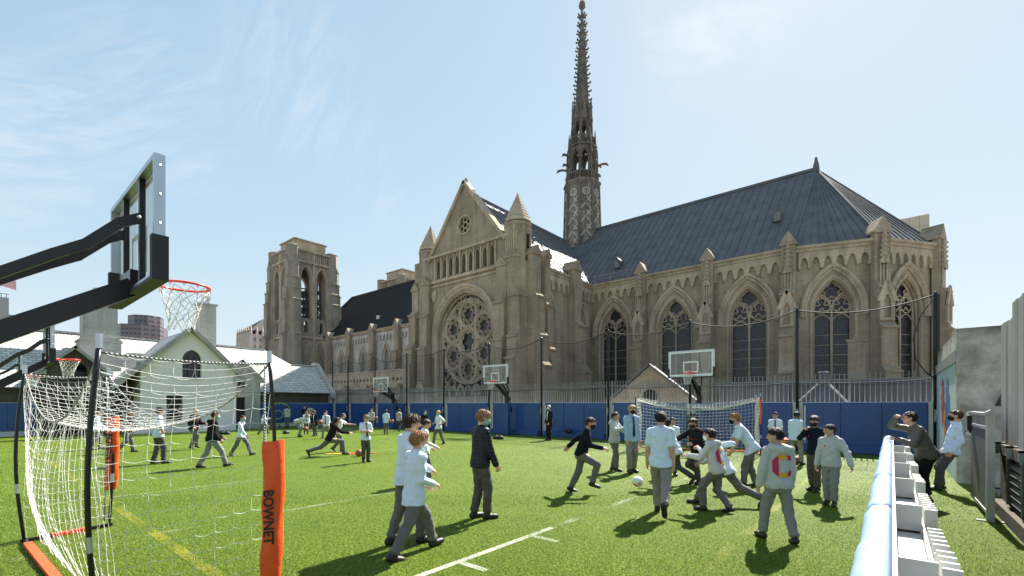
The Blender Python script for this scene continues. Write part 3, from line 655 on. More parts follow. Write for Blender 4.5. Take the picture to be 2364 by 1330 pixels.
# side walls (the east one has two tall lancets)
sw = MB(); sw.wall([(0,-.5),(0,ZE),(YC-YT,ZE),(YC-YT,-.5)], [arch(39.7-YT+.3, 1.45, 2.4, 11.6, 13.0, 6), arch(47.0-YT, 1.35, 2.4, 11.6, 12.9, 6)], (XT1,YT,0), Yv, Zv, Xv, .6, sides=False)
sw.build('transept_side_wall', M['stone'], tro); sw = MB(); sw.box(XT0,YT+.01,-.5,XT0+.3,YC+2,ZE); sw.build('transept_side_wall', M['stone'], tro)
gothic_window(tro, (XT1,40.0,0), (0,1,0), 1.45, 2.4, 11.6, 13.0, 'lancet', .5, 'palegl')
gothic_window(tro, (XT1,47.0,0), (0,1,0), 1.35, 2.4, 11.6, 12.9, 'lancet', .5, 'palegl')
corbels(tro, (XT1,YT+3.6,0), (XT1,43.8,0), (1,0,0), 14.25, 15.66); corbels(tro, (XT1,45.5,0), (XT1,YC,0), (1,0,0), 14.25, 15.66)
cornice(tro, (XT1,YT+3.4,0), (XT1,43.8,0), (1,0,0), ZE); cornice(tro, (XT1,45.4,0), (XT1,YC,0), (1,0,0), ZE)
rt2 = MB()
slope(rt2, (XT1+.35,YT+.9,ZE-.1), (XT1+.35,YR,ZE-.1), (XTC,YR,ZTR), (XTC,YT+.9,ZTR), 20, rw=.14, rh=.09)
slope(rt2, (XT0-.35,YR,ZE-.1), (XT0-.35,YT+.9,ZE-.1), (XTC,YT+.9,ZTR), (XTC,YR,ZTR), 34)
rt2.bar((XTC,YT+.9,ZTR+.05), (XTC,YR-3,ZTR+.05), .4, .4)
rt2.build('transept_roof', M['lead'], cath)
rl = MB()
for y in np.linspace(YT+5, YC-1, 7): rl.tube([(XT1+.1,y,ZE),(XT1+.1,y,ZE+1.0)], .03, 5)
for z in (.55,1.0): rl.tube([(XT1+.1,YT+5,ZE+z),(XT1+.1,YC-1,ZE+z)], .025, 5)
for x in (-27.6,-25.6,-23.4): rl.tube([(x,YC-.2,ZE),(x,YC-.2,ZE+1.0)], .03, 5)
for z in (.55,1.0): rl.tube([(-28,YC-.2,ZE+z),(-22.6,YC-.2,ZE+z)], .025, 5)
rl.build('safety_rail', M['steel'], cath)

# ---- nave ------------------------------------------------------------------
XN = -104.0
nw = [-70.6,-78.2,-86.2,-62.6,-93]
bay_wall((XN,YC,0), (XT0,YC,0), [(x,YC,1.5,3,10.0,11.9) for x in sorted(nw)], 'nave_wall', 'pale', 15.6)
for x in nw: gothic_window(cath, (x,YC,0), (1,0,0), 1.5, 3, 10.0, 11.9, 'lancet', .5, 'palegl')
npier = [-66.6,-74.3,-82.3,-90,-58.5]
for x in npier: buttress(cath, (x,YC,0), (0,-1,0), 1.3, [(7.5,2.0),(11,1.3),(15.4,.9)], 16, 1.3, 'stone')
ns = sorted(npier+[-98,XT0-.2])
for a, b_ in zip(ns[:-1], ns[1:]):
    corbels(cath, (a+.7,YC,0), (b_-.7,YC,0), (0,-1,0), 13.6, 14.9, 1.0, 'pale'); cornice(cath, (a+.7,YC,0), (b_-.7,YC,0), (0,-1,0), 15.6)
nr = MB(); slope(nr, (-99.5,YC-.5,15.4), (XT0+6,YC-.5,15.4), (XT0+6,YR,27.2), (-99.5,YR,27.2), 110, rw=.09, rh=.1)
slope(nr, (XT0+6,YR+11,15.4), (-99.5,YR+11,15.4), (-99.5,YR,27.2), (XT0+6,YR,27.2), 20)
nr.bar((-99.5,YR,27.25), (XT0+6,YR,27.25), .5, .4); nr.bar((-99.6,YC-.5,15.5), (-99.6,YR,27.3), .5, .5)
nro = nr.build('nave_roof', M['tile'], cath)
ht = MB(); ht.prism([(-.5,0),(.5,0),(.5,1.7),(-.5,1.7)], (-76.5,51.2,17.2), Xv, Zv, Yv, 1.2); ht.build('roof_hatch', M['alu'], nro)
# aisle with pierced parapet
al = MB(); al.box(-92,43,-.5,XT0-1.2,48.2,4.4); al.build('aisle', M['stone'], cath)
pp = MB(); hl = []
Lp = (XT0-1.2)+92
for i in range(44):
    x = .6+i*(Lp-1.2)/43; hl.append(foil(x, 5.65, .18, .16, 4, 4, 0))
pp.wall([(0,4.4),(0,7.0),(Lp,7.0),(Lp,4.4)], hl, (-92,42.85,0), Xv, Zv, -Yv, .3)
pp.box(-92,42.7,6.9,XT0-1.2,43.2,7.15); pp.box(-92,42.6,4.2,XT0-1.2,43.0,4.5)
pp.build('aisle_parapet', M['trim'], cath)
for x in (-88,-80.4,-72.8,-65.2,-57.6,-50):
    buttress(cath, (x,43,0), (0,-1,0), 1.1, [(2.2,1.6),(4.2,.9)], 4.4, .7); a_ = MB()
    for q in (2.9,2.5,2.1): a_.tube2([(x+3.8-q,-.3)]+arch_line(x+3.8, 2*q, .4, 1.0+q*1.0, 8)+[(x+3.8+q,-.3)], (0,43,0), Xv, Zv, .15, 6, off=.05)
    a_.build('blind_arch', M['trim'], cath)

# ---- bell towers -----------------------------------------------------------
def tower(x1, y0, detail=True):
    S = 9.4; x0 = x1-S; y1 = y0+S; zt = 33.6
    b = MB(); op = []
    for c in (S/2-1.65, S/2+1.65):
        op.append(arch(c, 1.95, 19.6, 28.0, 30.2, 6)); op.append(arch(c, .95, 16.6, 18.3, 19.0, 5))
    out = [(0,-.5),(0,zt),(S,zt),(S,-.5)]
    for O, ex, n in (((x1,y0,0),Yv,Xv), ((x0,y0,0),Xv,-Yv), ((x0,y1,0),-Yv,-Xv), ((x1,y1,0),-Xv,Yv)):
        b.wall(out, op, O, ex, Zv, n, .9, sides=False)
        nn = Vector(n); O2 = Vector(O)-nn*.9
        b.wall([(.9,-.5),(.9,zt),(S-.9,zt),(S-.9,-.5)], op, O2, ex, Zv, -nn, .01, sides=False)
    b.box(x0+.3,y0+.3,15.6,x1-.3,y1-.3,16.1)
    o = b.build('bell_tower', M['towerstone'], cath)
    d = MB()
    for O, ex, n in (((x1,y0,0),Yv,Xv), ((x0,y0,0),Xv,-Yv)):
        for c in (S/2-1.65, S/2+1.65):
            for w_, off, rr in ((2.5,.1,.17),(2.15,-.15,.13)):
                d.tube2([(c-w_/2,19.6),(c-w_/2,28.0)]+arch_line(c, w_, 28.0, 30.2+(w_-1.95)*.6, 7)+[(c+w_/2,28.0),(c+w_/2,19.6)], O, ex, Zv, rr, 5, off=off)
            d.tube2([(c-1.2,9.0),(c-1.2,13.2)]+arch_line(c, 2.4, 13.2, 15.0, 7)+[(c+1.2,13.2),(c+1.2,9.0)], O, ex, Zv, .2, 5, off=.05)
            d.tube2([(c-.6,16.6),(c-.6,18.3)]+arch_line(c, 1.2, 18.3, 19.15, 4)+[(c+.6,18.3),(c+.6,16.6)], O, ex, Zv, .11, 5, off=.05)
        d.tube2([(S/2,9),(S/2,33)], O, ex, Zv, .26, 6, off=.1)
        Oq = Vector(O); nq = Vector(n)
        for z, p in ((15.6,.35),(31.2,.4),(33.5,.45),(9.0,.3)): d.bar(Oq+nq*p/2+Vector(ex)*.2+Zv*z, Oq+nq*p/2+Vector(ex)*(S-.2)+Zv*z, p, .4)
        for i in range(19): d.bar(Oq+nq*.12+Vector(ex)*(.7+i*(S-1.4)/18)+Zv*31.3, Oq+nq*.12+Vector(ex)*(.7+i*(S-1.4)/18)+Zv*33.4, .14, .2)
        for i in range(24): d.sphere(Oq+nq*.2+Vector(ex)*(.7+i*(S-1.4)/23)+Zv*30.85, .15, 5, 4)
    d.build('tower_mouldings', M['trim'], o)
    for i, (px, py) in enumerate(((x1,y0),(x0,y0),(x1,y1))):
        sx_ = 1 if px == x1 else -1; sy_ = -1 if py == y0 else 1
        c = MB(); c.lathe((px-sx_*.5,py-sy_*.5,0), [(1.75,-.5),(1.75,15.4),(1.45,15.9),(1.45,30.8),(1.2,31.2),(1.2,34.0),(1.3,34.1),(1.1,34.3)], 8, math.pi/8); c.build('corner_shaft', M['towerstone'], o)
        if detail:
            buttress(o, (px,py-sy_*.5+0,0), (sx_,0,0), 1.5, [(6,2.4),(9.8,2.1),(16.0,1.75),(23,1.45),(25.3,1.2),(27.6,.95),(30.2,.7)], 31, 1.8, 'towerstone')
            buttress(o, (px-sx_*.5,py,0), (0,sy_,0), 1.5, [(6,2.4),(9.8,2.1),(16.0,1.75),(23,1.45),(25.3,1.2),(27.6,.95),(30.2,.7)], 31, 1.8, 'towerstone')
    r = MB(); cx, cy = (x0+x1)/2, (y0+y1)/2; h = 3.3
    r.box(cx-h,cy-h,33,cx+h,cy+h,36.0); r.box(cx-h-.25,cy-h-.25,36.0,cx+h+.25,cy+h+.25,36.25)
    r.box(x0+.4,y0+.4,33.0,x1-.4,y1-.4,33.5); r.build('tower_penthouse', M['trim'], o)
    if detail:
        f = MB()
        for (fx, fy) in ((cx-2.6,cy-2.6),(cx+2.6,cy-2.6),(cx-2.6,cy+2.6),(cx+2.6,cy+2.6),(cx,cy-2.6),(cx+2.6,cy),(cx,cy)): f.bar((fx,fy,16),(fx,fy,26.2),.22,.22)
        for z in (20.8,22.6,24.2,26.1):
            for q in (-2.6,0,2.6): f.bar((cx-2.6,cy+q,z),(cx+2.6,cy+q,z),.2,.25); f.bar((cx+q,cy-2.6,z),(cx+q,cy+2.6,z),.2,.25)
            for q in range(-5, 6): f.bar((cx+q*.52,cy-2.6,z-.6),(cx+q*.52+.3,cy+2.6,z-.5),.1,.1)
        for q in range(9):
            f.lathe((cx-2.2+(q%3)*2.2,cy-2.2+(q//3)*2.2,23.2), [(.55,0),(.4,.35),(.3,.75),(.05,.85)], 8)
            f.lathe((cx-2.2+(q%3)*2.2,cy-2.2+(q//3)*2.2,21.2), [(.45,0),(.33,.3),(.22,.6),(.05,.7)], 8)
        f.bar((cx+2.6,cy-2.6,20.8),(cx+2.6,cy+2.6,26),.12,.12); f.bar((cx-2.6,cy-2.6,26),(cx+2.6,cy-2.6,20.8),.12,.12)
        f.build('bell_frame', M['lead'], o)
tower(-93.6, 42.4); tower(-94.5, 70.0, False)

# ---- spire -----------------------------------------------------------------
SX, SY = -36.0, YR
sp = MB()
sp.lathe((SX,SY,0), [(2.95,18),(2.5,34.0),(2.5,34.1),(2.85,34.5),(2.85,34.8),(2.2,35.0)], 8, math.pi/8)
spo = sp.build('spire', M['spirebase'], cath)
s2 = MB()
def octa(a, r): return Vector((SX+r*math.cos(a), SY+r*math.sin(a), 0))
for j in range(8):
    a = math.pi/8+j*math.pi/4; m = a+math.pi/8
    s2.tube([octa(a,2.98)+Zv*18, octa(a,2.53)+Zv*34.2], .2, 5)
    s2.tube([octa(a,2.02)+Zv*34.8, octa(a,1.95)+Zv*40.2, octa(a,1.95)+Zv*41.6, octa(a,1.95)+Zv*42.8], [.27,.25,.16,.03], 6)
    s2.tube([octa(a,2.3)+Zv*34.8, octa(a,2.25)+Zv*39.0, octa(a,2.25)+Zv*40.4], [.16,.16,.02], 5)
    s2.tube([octa(a,1.5)+Zv*40.2, octa(a,1.42)+Zv*45.0, octa(a,1.42)+Zv*46.4, octa(a,1.42)+Zv*47.8], [.2,.17,.12,.02], 6)
    e = Vector((-math.sin(m), math.cos(m), 0)); nrm = Vector((math.cos(m), math.sin(m), 0))
    # open belfry arches: a panel between the shafts with a lancet cut through it
    W1 = 2*2.02*math.sin(math.pi/8); c1 = octa(m, 2.02*math.cos(math.pi/8))
    s2.wall([(-W1/2,34.9),(-W1/2,40.2),(W1/2,40.2),(W1/2,34.9)], [arch(0, W1*.62, 36.1, 38.3, 39.4, 5)], c1, e, Zv, nrm, .3)
    s2.tube2(arch_line(0, W1*.76, 38.2, 39.75, 5), c1, e, Zv, .09, 5, off=.04)
    W2 = 2*1.5*math.sin(math.pi/8); c2 = octa(m, 1.5*math.cos(math.pi/8))
    s2.wall([(-W2/2,40.2),(-W2/2,44.6),(W2/2,44.6),(W2/2,40.2)], [arch(0, W2*.56, 41.4, 43.2, 44.1, 5)], c2, e, Zv, nrm, .25)
    s2.prism([(-W2*.5,44.2),(W2*.5,44.2),(0,47.0)], c2+nrm*.02, e, Zv, nrm, .12)
    # balustrades
    for cc, WW, zz in ((octa(m,2.5*math.cos(math.pi/8)), 2*2.5*math.sin(math.pi/8), 34.8), (octa(m,1.95*math.cos(math.pi/8)), 2*1.95*math.sin(math.pi/8), 40.3)):
        s2.bar(cc-e*WW/2+Zv*(zz+1.15), cc+e*WW/2+Zv*(zz+1.15), .2, .16)
        for k in range(5): q = (k+.5)/5-.5; s2.bar(cc+e*WW*q+Zv*zz, cc+e*WW*q+Zv*(zz+1.1), .1, .12)
    s2.bar(octa(a,2.1)+Zv*40.15, octa(a+math.pi/4,2.1)+Zv*40.15, .3, .3)
    s3 = MB() if j == 0 else s3
    # diagonal leadwork and quatrefoil rosettes on the shaft
    c3 = lambda z: octa(m, (2.95+(2.5-2.95)*(z-18)/16)*math.cos(math.pi/8)+.03)
    for k in range(9):
        z = 23.2+k*1.02; hw_ = .85-.012*k
        s3.bar(c3(z)-e*hw_*(1 if k % 2 else -.1)+Zv*z, c3(z+.9)+e*hw_*(.1 if k % 2 else -1)*-1+Zv*(z+.9), .19, .14, nrm)
        s3.bar(c3(z)+e*hw_*.9+Zv*z, c3(z+.75)+e*hw_*.05+Zv*(z+.75), .17, .14, nrm)
    s3.tube2(circ(0,0,.5,14), c3(33.0)+Zv*32.9, e, Zv, .12, 5, True, off=.05); s3.tube2(circ(0,0,.22,8), c3(33.0)+Zv*32.9, e, Zv, .08, 5, True, off=.05)
s2.lathe((SX,SY,0), [(1.5,44.3),(1.12,45.6),(.16,61.2),(.1,61.5)], 8, math.pi/8)
s2.build('spire_stages', M['spire'], spo); s3.build('spire_lattice', M['pale'], spo)
for j in range(8):
    a = math.pi/8+j*math.pi/4; z = 46.2; i = 0
    while z < 61.2:
        r = 1.12+(.16-1.12)*(z-45.6)/15.6; p = octa(a, r)+Zv*z; q = octa(a, r+.42)+Zv*(z+.12); ck = MB(); ck.tube([p, octa(a, r+.26)+Zv*(z+.02), q, q+Zv*.16], [.13,.12,.15,.07], 5); ck.build('crocket', M['spire'], spo); z += 1.28; i += 1
for j in range(8):
    a = math.pi/8+j*math.pi/4
    for z, r0, l in ((38.4,2.1,1.5),(36.9,2.3,1.2)) if j % 2 else ((37.3,2.2,1.7),):
        gg = MB(); gg.tube([octa(a, r0)+Zv*z, octa(a, r0+l*.5)+Zv*(z+.25), octa(a, r0+l*.85)+Zv*(z+.2), octa(a, r0+l)+Zv*(z-.12)], [.2,.17,.2,.08], 6); gg.build('gargoyle', M['spire'], spo)
fi = MB(); fi.lathe((SX,SY,61.2), [(.16,0),(.16,.3),(.5,.5),(.55,.75),(.25,.95),(.45,1.15),(.14,1.35)], 8); fi.build('spire_finial', M['spire'], spo)
fg = MB(); fg.lathe((SX,SY,62.4), [(.1,0),(.1,.3),(.3,.45),(.3,.7),(.08,.9),(.06,1.7)], 10); fg.box(SX-.45,SY-.05,63.5,SX+.45,SY+.05,63.6); fg.build('gilded_cross', M['gold'], spo)
# ================================================================ WALLS, FENCES, BUILDINGS ROUND THE COURT
YB = 20.5                                                            # line of the net poles along the back of the court
PX = [1.1,-2.8,-6.85,-10.85,-14.95,-18.9,-23.0,-27.0,-31.0,-34.9,-37.4]
def pad_mb(a, b, z0, z1, n, t=.06):
    """a soft vinyl pad between floor points a and b with rounded long edges"""
    m = MB(); a = Vector(a); b = Vector(b); n = Vector(n); ex = (b-a).normalized(); Lh = (b-a).length
    r = .025; pr = [(0,0),(0,t-r),(r*.3,t-r*.3),(r,t),(Lh-r,t),(Lh-r*.3,t-r*.3),(Lh,t-r),(Lh,0)]
    m.prism(pr, a+Vector((0,0,z0)), ex, n, Zv, z1-z0); return m
def padded(root, A, B, n, breaks, gap=.17, w=1.22, ledge=True):
    A = Vector(A); B = Vector(B); ex = (B-A).normalized()
    for s0, s1 in breaks:
        k = max(1, round((s1-s0-2*gap)/w)); pw = (s1-s0-2*gap)/k
        for i in range(k):
            p = A+ex*(s0+gap+i*pw+.006); q = A+ex*(s0+gap+(i+1)*pw-.006)
            pad_mb(p, q, .3, 1.84, n).build('pad', M['blue'], root)
        if ledge:
            pad_mb(A+ex*(s0+gap), A+ex*(s1-gap), .02, .3, n, .26).build('kick_pad', M['blue'], root)
pb = thing('padded_wall', 'long wall of blue vinyl pads along the back of the court behind hoops', 'wall padding', (-18,20.6,0))
bw = MB(); bw.box(-37.3,20.62,0,1.13,20.75,1.86); bw.build('backing_wall', M['greypaint'], pb)
xs = PX[::-1]; padded(pb, (xs[0],20.62,0), (1.13,20.62,0), (0,-1,0), [(xs[i]-xs[0], xs[i+1]-xs[0]) for i in range(10)])
pl = thing('padded_wall', 'short run of blue vinyl pads beside the green ring at the foot of the slate roof', 'wall padding', (-37,17,0))
bw = MB(); bw.box(-37.25,13.95,0,-37.06,20.6,1.86); bw.build('backing_wall', M['greypaint'], pl)
padded(pl, (-37.06,20.4,0), (-37.06,14.0,0), (1,0,0), [(0,6.4)], .03, ledge=False)
p2 = thing('padded_wall', 'blue vinyl pads on the far left edge below the slate roof, behind the near goal', 'wall padding', (-37,-2,0))
bw = MB(); bw.box(-37.25,-9,0,-37.06,2.7,1.86); bw.build('backing_wall', M['greypaint'], p2)
padded(p2, (-37.06,2.7,0), (-37.06,-9,0), (1,0,0), [(0,11.7)], .03, ledge=False)
# picket fences above the padding
def pickets(root, A, B, posts, z0, zt, pitch=.135, mat='steel', w=.03):
    A = Vector(A); B = Vector(B); ex = (B-A).normalized(); Lh = (B-A).length
    for s0, s1 in zip(posts[:-1], posts[1:]):
        m = MB(); k = round((s1-s0)/pitch)
        for i in range(1, k):
            p = A+ex*(s0+(s1-s0)*i/k); m.bar(p+Zv*z0, p+Zv*zt, w, w, ex)
        for z in (z0+.12, zt-.24): m.bar(A+ex*s0+Zv*z, A+ex*s1+Zv*z, .035, .045)
        m.build('picket_panel', M[mat], root)
    for s in posts: m = MB(); p = A+ex*s; m.bar(p+Zv*.0, p+Zv*(zt+.02), .075, .075, ex); m.build('post', M[mat], root)
fb = thing('picket_fence', 'long grey steel picket fence standing above the blue pads at the back of the court', 'fence', (-18,20.85,0))
pickets(fb, (-37.3,20.88,0), (1.3,20.88,0), [i*38.5/16 for i in range(17)], 1.7, 2.93, .148, 'steel', .03)
fl = thing('picket_fence', 'grey steel fence of thin bars above the pads beside the green ring', 'fence', (-37.3,17,0))
pickets(fl, (-37.36,14.0,0), (-37.36,20.6,0), [0,2.2,4.4,6.6], 1.7, 2.75, .11, 'steel', .022)
f2 = thing('picket_fence', 'grey steel fence of thin bars above the pads on the far left edge', 'fence', (-37.3,-2,0))
pickets(f2, (-37.36,-9,0), (-37.36,6.1,0), [0,2.5,5,7.5,10,12.5,15.1], .2, 2.75, .11, 'steel', .022)
# ball stop net
bn = thing('ball_stop_net', 'black ball stop net hung from a row of tall black poles by the pads', 'net', (-18,YB,0))
PT = 5.45
for x in PX:
    m = MB(); m.lathe((x,YB,0), [(.055,0),(.055,PT),(.03,PT+.05)], 10); m.lathe((x,YB,0), [(.1,0),(.1,.02)], 10)
    po = m.build('pole', M['black'], bn, True)
    m = MB(); m.box(x-.03,YB-.1,1.35,x+.03,YB-.055,1.6); m.lathe((x,YB-.09,1.2), [(.03,0),(.045,.08),(.02,.16)], 6); m.build('cleat', M['steel'], po)
    if x > -36: m = MB(); m.tube([(x+.24,YB+.05,0),(x+.24,YB+.05,1.72)], .035, 6); m.build('stay_post', M['greypaint'], po)
def sag(p, q, d, k=14):
    p = Vector(p); q = Vector(q); return [p.lerp(q, i/k)-Zv*d*4*(i/k)*(1-i/k) for i in range(k+1)]
random.seed(3)
sg = [random.uniform(.25,.5) for _ in PX]
for z, d, nm in ((PT-.06,1.0,'top_rope'),(2.62,.22,'lower_rope')):
    m = MB(); path = []
    for i in range(len(PX)-1): path += sag((PX[i],YB-.06,z), (PX[i+1],YB-.06,z), sg[i]*d, 12)[:(None if i == len(PX)-2 else -1)]
    m.tube(path, .022 if d == 1 else .016, 6); m.build(nm, M['rope'], bn, True)
def netmat(name, cell, thick, col):
    m, nt, b = nodes(name); L = nt.links.new; out = nt.nodes['Material Output']
    g = N(nt, 'ShaderNodeNewGeometry'); sp = N(nt, 'ShaderNodeSeparateXYZ'); L(g.outputs['Position'], sp.inputs[0]); fs = []
    for ax, sgn in (('X', 1), ('X', -1)):
        a = N(nt, 'ShaderNodeMath', operation='MULTIPLY_ADD'); L(sp.outputs['Z'], a.inputs[0]); a.inputs[1].default_value = sgn; L(sp.outputs['X'], a.inputs[2])
        d = N(nt, 'ShaderNodeMath', operation='PINGPONG'); L(a.outputs[0], d.inputs[0]); d.inputs[1].default_value = cell
        c = N(nt, 'ShaderNodeMath', operation='LESS_THAN'); L(d.outputs[0], c.inputs[0]); c.inputs[1].default_value = thick; fs.append(c)
    mxm = N(nt, 'ShaderNodeMath', operation='MAXIMUM'); L(fs[0].outputs[0], mxm.inputs[0]); L(fs[1].outputs[0], mxm.inputs[1])
    t = N(nt, 'ShaderNodeBsdfTransparent'); mx = N(nt, 'ShaderNodeMixShader'); b.inputs['Base Color'].default_value = (*col, 1); b.inputs['Roughness'].default_value = .8
    L(mxm.outputs[0], mx.inputs[0]); L(t.outputs[0], mx.inputs[1]); L(b.outputs[0], mx.inputs[2]); L(mx.outputs[0], out.inputs['Surface']); return m
nm_ = netmat('fine black netting', .04, .0032, (.03,.03,.03)); m = MB()
for i in range(len(PX)-1):
    T_ = sag((PX[i],YB-.05,PT-.06), (PX[i+1],YB-.05,PT-.06), sg[i], 12); B_ = sag((PX[i],YB-.03,2.62), (PX[i+1],YB-.03,2.62), sg[i]*.22+.12, 12)
    for j in range(12): m.face(B_[j], B_[j+1], T_[j+1], T_[j])
m.build('netting', nm_, bn)
m = MB(); m.tube([(1.06,YB-.1,5.3),(.72,YB-.15,4.7),(.55,YB-.15,4.0),(.6,YB-.15,3.3),(.85,YB-.12,2.85),(1.1,YB-.1,2.6)], .02, 6); m.build('loose_rope', M['rope'], bn, True)
m = MB(); m.lathe((1.16,YB-.06,2.2), [(.05,0),(.05,3.2)], 8); m.build('furled_netting', M['rope'], bn)

# ---------------------------------------------------------------- right side
rw_ = thing('mural_wall', 'pale blue painted wall with a splash of red and blue mural beside the leaning boy', 'wall', (1.3,17.5,0))
m = MB(); m.box(1.13,14.42,-.02,1.5,20.6,2.75); m.build('painted_face', pmat('pale blue wall paint', (.42,.52,.56), .6, 0, .06, 2), rw_)
m = MB(); m.box(1.1,14.42,2.75,1.5,20.6,3.02); m.build('grey_band', M['steel'], rw_)
m = MB(); m.box(1.15,14.42,3.02,1.5,20.6,3.48); m.build('upper_wall', M['oldconc'], rw_)
random.seed(11)
for col, y0, z0, w_, h_, nm in (((.30,.02,.03),18.1,1.15,1.1,1.35,'red_feather'),((.02,.12,.34),16.7,.5,1.3,1.95,'blue_feather'),((.75,.20,.02),17.5,.95,.7,.75,'orange_patch'),((.05,.30,.12),16.9,.12,.9,.6,'green_patch')):
    pts = []
    for i in range(22):
        a = 2*math.pi*i/22; rr = 1 if i % 2 else random.uniform(.6,.85); pts.append((y0+w_*.6*rr*math.cos(a), z0+h_/2+h_*.55*rr*math.sin(a)))
    m = MB(); m.prism(pts, (1.127-.003*len(nm)/13,0,0), Yv, Zv, Xv, .002); m.build(nm, pmat(nm.replace('_',' ')+' paint', col, .6, 0, .2, 5), rw_)
cw = thing('concrete_wall', 'tall stained concrete wall end behind the grey gate, facing the court', 'wall', (2.5,14.5,0))
m = MB(); m.box(1.12,14.4,-.02,5.5,14.75,3.5); m.build('wall_face', M['oldconc'], cw)
m = MB(); m.tube([(1.25,14.3,1.18),(1.62,14.3,1.18)], .022, 8); m.tube([(1.6,14.3,1.18),(1.6,14.4,1.1)], .018, 6); m.build('handrail', M['black'], cw)
m = MB(); m.prism([(0,0),(.2,.55),(.5,1.0),(.5,0)], (1.72,14.396,1.75), Xv, Zv, -Yv, .004); m.build('dark_painted_patch', pmat('dark brown paint', (.045,.03,.028), .7), cw)
gt = thing('gate', 'open grey metal slat gate with a capped post by the concrete wall', 'gate', (1.15,10.9,0))
m = MB()
for i in range(19): y = 10.1+i*.1; m.box(1.13,y,.08,1.16,y+.092,1.42)
m.build('slat_panel', pmat('dull grey gate slats', (.10,.10,.098), .55, .2, .1, 3), gt)
m = MB()
for i in range(26): y = 10.1+i*.073; m.box(1.138,y,1.42,1.152,y+.014,1.62)
m.build('upper_bars', M['steel'], gt)
for z in (.12,1.42,1.63): m = MB(); m.box(1.12,10.05,z-.025,1.17,12.0,z+.025); m.build('rail', M['steel'], gt)
m = MB(); m.box(1.105,9.955,0,1.195,10.045,1.64); m.box(1.09,9.94,1.64,1.21,10.06,1.67); m.prism([(-.055,0),(.055,0),(0,.04)], (1.15,9.95,1.67), Xv, Zv, Yv, .1); m.build('post', pmat('grey painted post', (.40,.39,.37), .5), gt)
m = MB(); m.box(1.07,11.85,1.3,1.13,12.0,1.58); m.build('latch_box', M['black'], gt)
m = MB(); m.box(1.0,9.97,.0,1.3,10.08,.015); m.build('base_plate', M['blackmat'], gt)
lv = thing('sign_bracket', 'small pale rectangular frame bracket on the concrete wall above the gate', 'bracket', (1.4,13.4,1.5))
m = MB()
for z in (1.12,1.62): m.bar((1.29,14.3,z),(1.61,14.3,z),.04,.04)
for x in (1.29,1.61): m.bar((x,14.3,1.12),(x,14.3,1.62),.04,.04); m.bar((x,14.3,1.4),(x,14.41,1.4),.04,.04)
m.build('frame', M['greypaint'], lv)
vw = thing('vented_wall', 'low dark concrete wall with louvred vents under the tall beige siding panels', 'wall', (1.5,5,0))
m = MB(); m.box(1.42,-2,-.02,1.9,11.3,.98); m.box(1.36,-2,.98,1.95,11.3,1.14); m.box(1.3,-2,-.02,1.42,11.3,.2); m.build('wall_face', M['darkconc'], vw)
for y in (10.35,8.95,7.5):
    m = MB(); m.box(1.395,y-1.1,.26,1.42,y,.92); go = m.build('vent', M['blackmat'], vw)
    m = MB()
    for i in range(6): z = .3+i*.105; m.add([(1.37,y-1.06,z),(1.37,y-.04,z),(1.41,y-.04,z+.085),(1.41,y-1.06,z+.085),(1.375,y-1.06,z-.01),(1.375,y-.04,z-.01)], [(0,1,2,3),(0,1,5,4)])
    for yy in (y-1.1,y-.03): m.box(1.36,yy,.24,1.41,yy+.04,.94)
    m.build('louvre', pmat('weathered louvre', (.13,.12,.1), .6), go)
for y in (10.85,9.9,9.0): m = MB(); m.box(1.3,y,1.02,1.38,y+.05,1.17); m.box(1.3,y,1.14,1.6,y+.05,1.17); m.lathe((1.33,y+.025,.98), [(.02,0),(.02,.05)], 6); m.build('clamp', M['steel'], vw)
sdp = thing('siding_screen', 'tall screen of beige grey vertical siding boards standing on the low vented wall', 'screen', (1.5,8,1.1))
y = 11.25; i = 0; random.seed(5)
while y > 1.6:
    m = MB(); wd = .115; zt = 3.13+(.22 if y < 10.4 else 0)
    m.prism([(0,0),(wd-.02,0),(wd-.02,.012),(wd-.008,.012),(wd-.008,-.02),(0,-.02)], (1.44+random.uniform(-.004,.004),y-wd,1.1), Yv, Xv, Zv, zt-1.1+random.uniform(-.01,.01)); m.build('siding_board', M['beige'], sdp)
    y -= wd+(.12 if i == 5 else .0); i += 1
for z in (1.5,2.6): m = MB(); m.box(1.47,1.6,z,1.51,11.25,z+.06); m.build('rail', M['steel'], sdp)

# ---------------------------------------------------------------- padded barrier in the right foreground
ba = thing('padded_barrier', 'long low barrier with glossy pale blue padded top in the right foreground', 'barrier', (0,7,0))
random.seed(9)
y = 1.2; segs = [1.2,2.28,4.1,5.95,7.8,9.65,11.5,13.1]
for a, b_ in zip(segs[:-1], segs[1:]):
    m = MB(); k = 12; pr = []
    prof = [(-.135,.12),(-.15,.3),(-.15,.95),(-.14,1.04),(-.11,1.085),(-.06,1.10),(-.02,1.095),(-.004,1.07),(-.004,.12)]
    for i in range(k+1):
        f = i/k; yy = a+(b_-a)*f; bul = .004*math.sin(yy*5.1)+.003*math.sin(yy*13.3)+(-.004 if i in (0,k) else 0)
        for (x, z) in prof: m.v.append((x-(bul if x < -.05 else 0), yy-(.002 if i == k else 0), z+(bul if z > .9 else 0)))
    q = len(prof)
    for i in range(k):
        for j in range(q-1): m.f.append((i*q+j, (i+1)*q+j, (i+1)*q+j+1, i*q+j+1)); m.mi.append(0)
    m.f.append(tuple(range(q))); m.mi.append(0); m.f.append(tuple(k*q+j for j in range(q))[::-1]); m.mi.append(0)
    m.build('pad', M['bluegloss'], ba, True)
m = MB(); m.tube([(-.165,2.27,.6),(-.165,2.27,.97),(-.13,2.265,1.09),(-.06,2.26,1.112),(0.0,2.255,1.09),(.004,2.255,.9)], .008, 5); m.build('strap', M['rope'], ba, True)
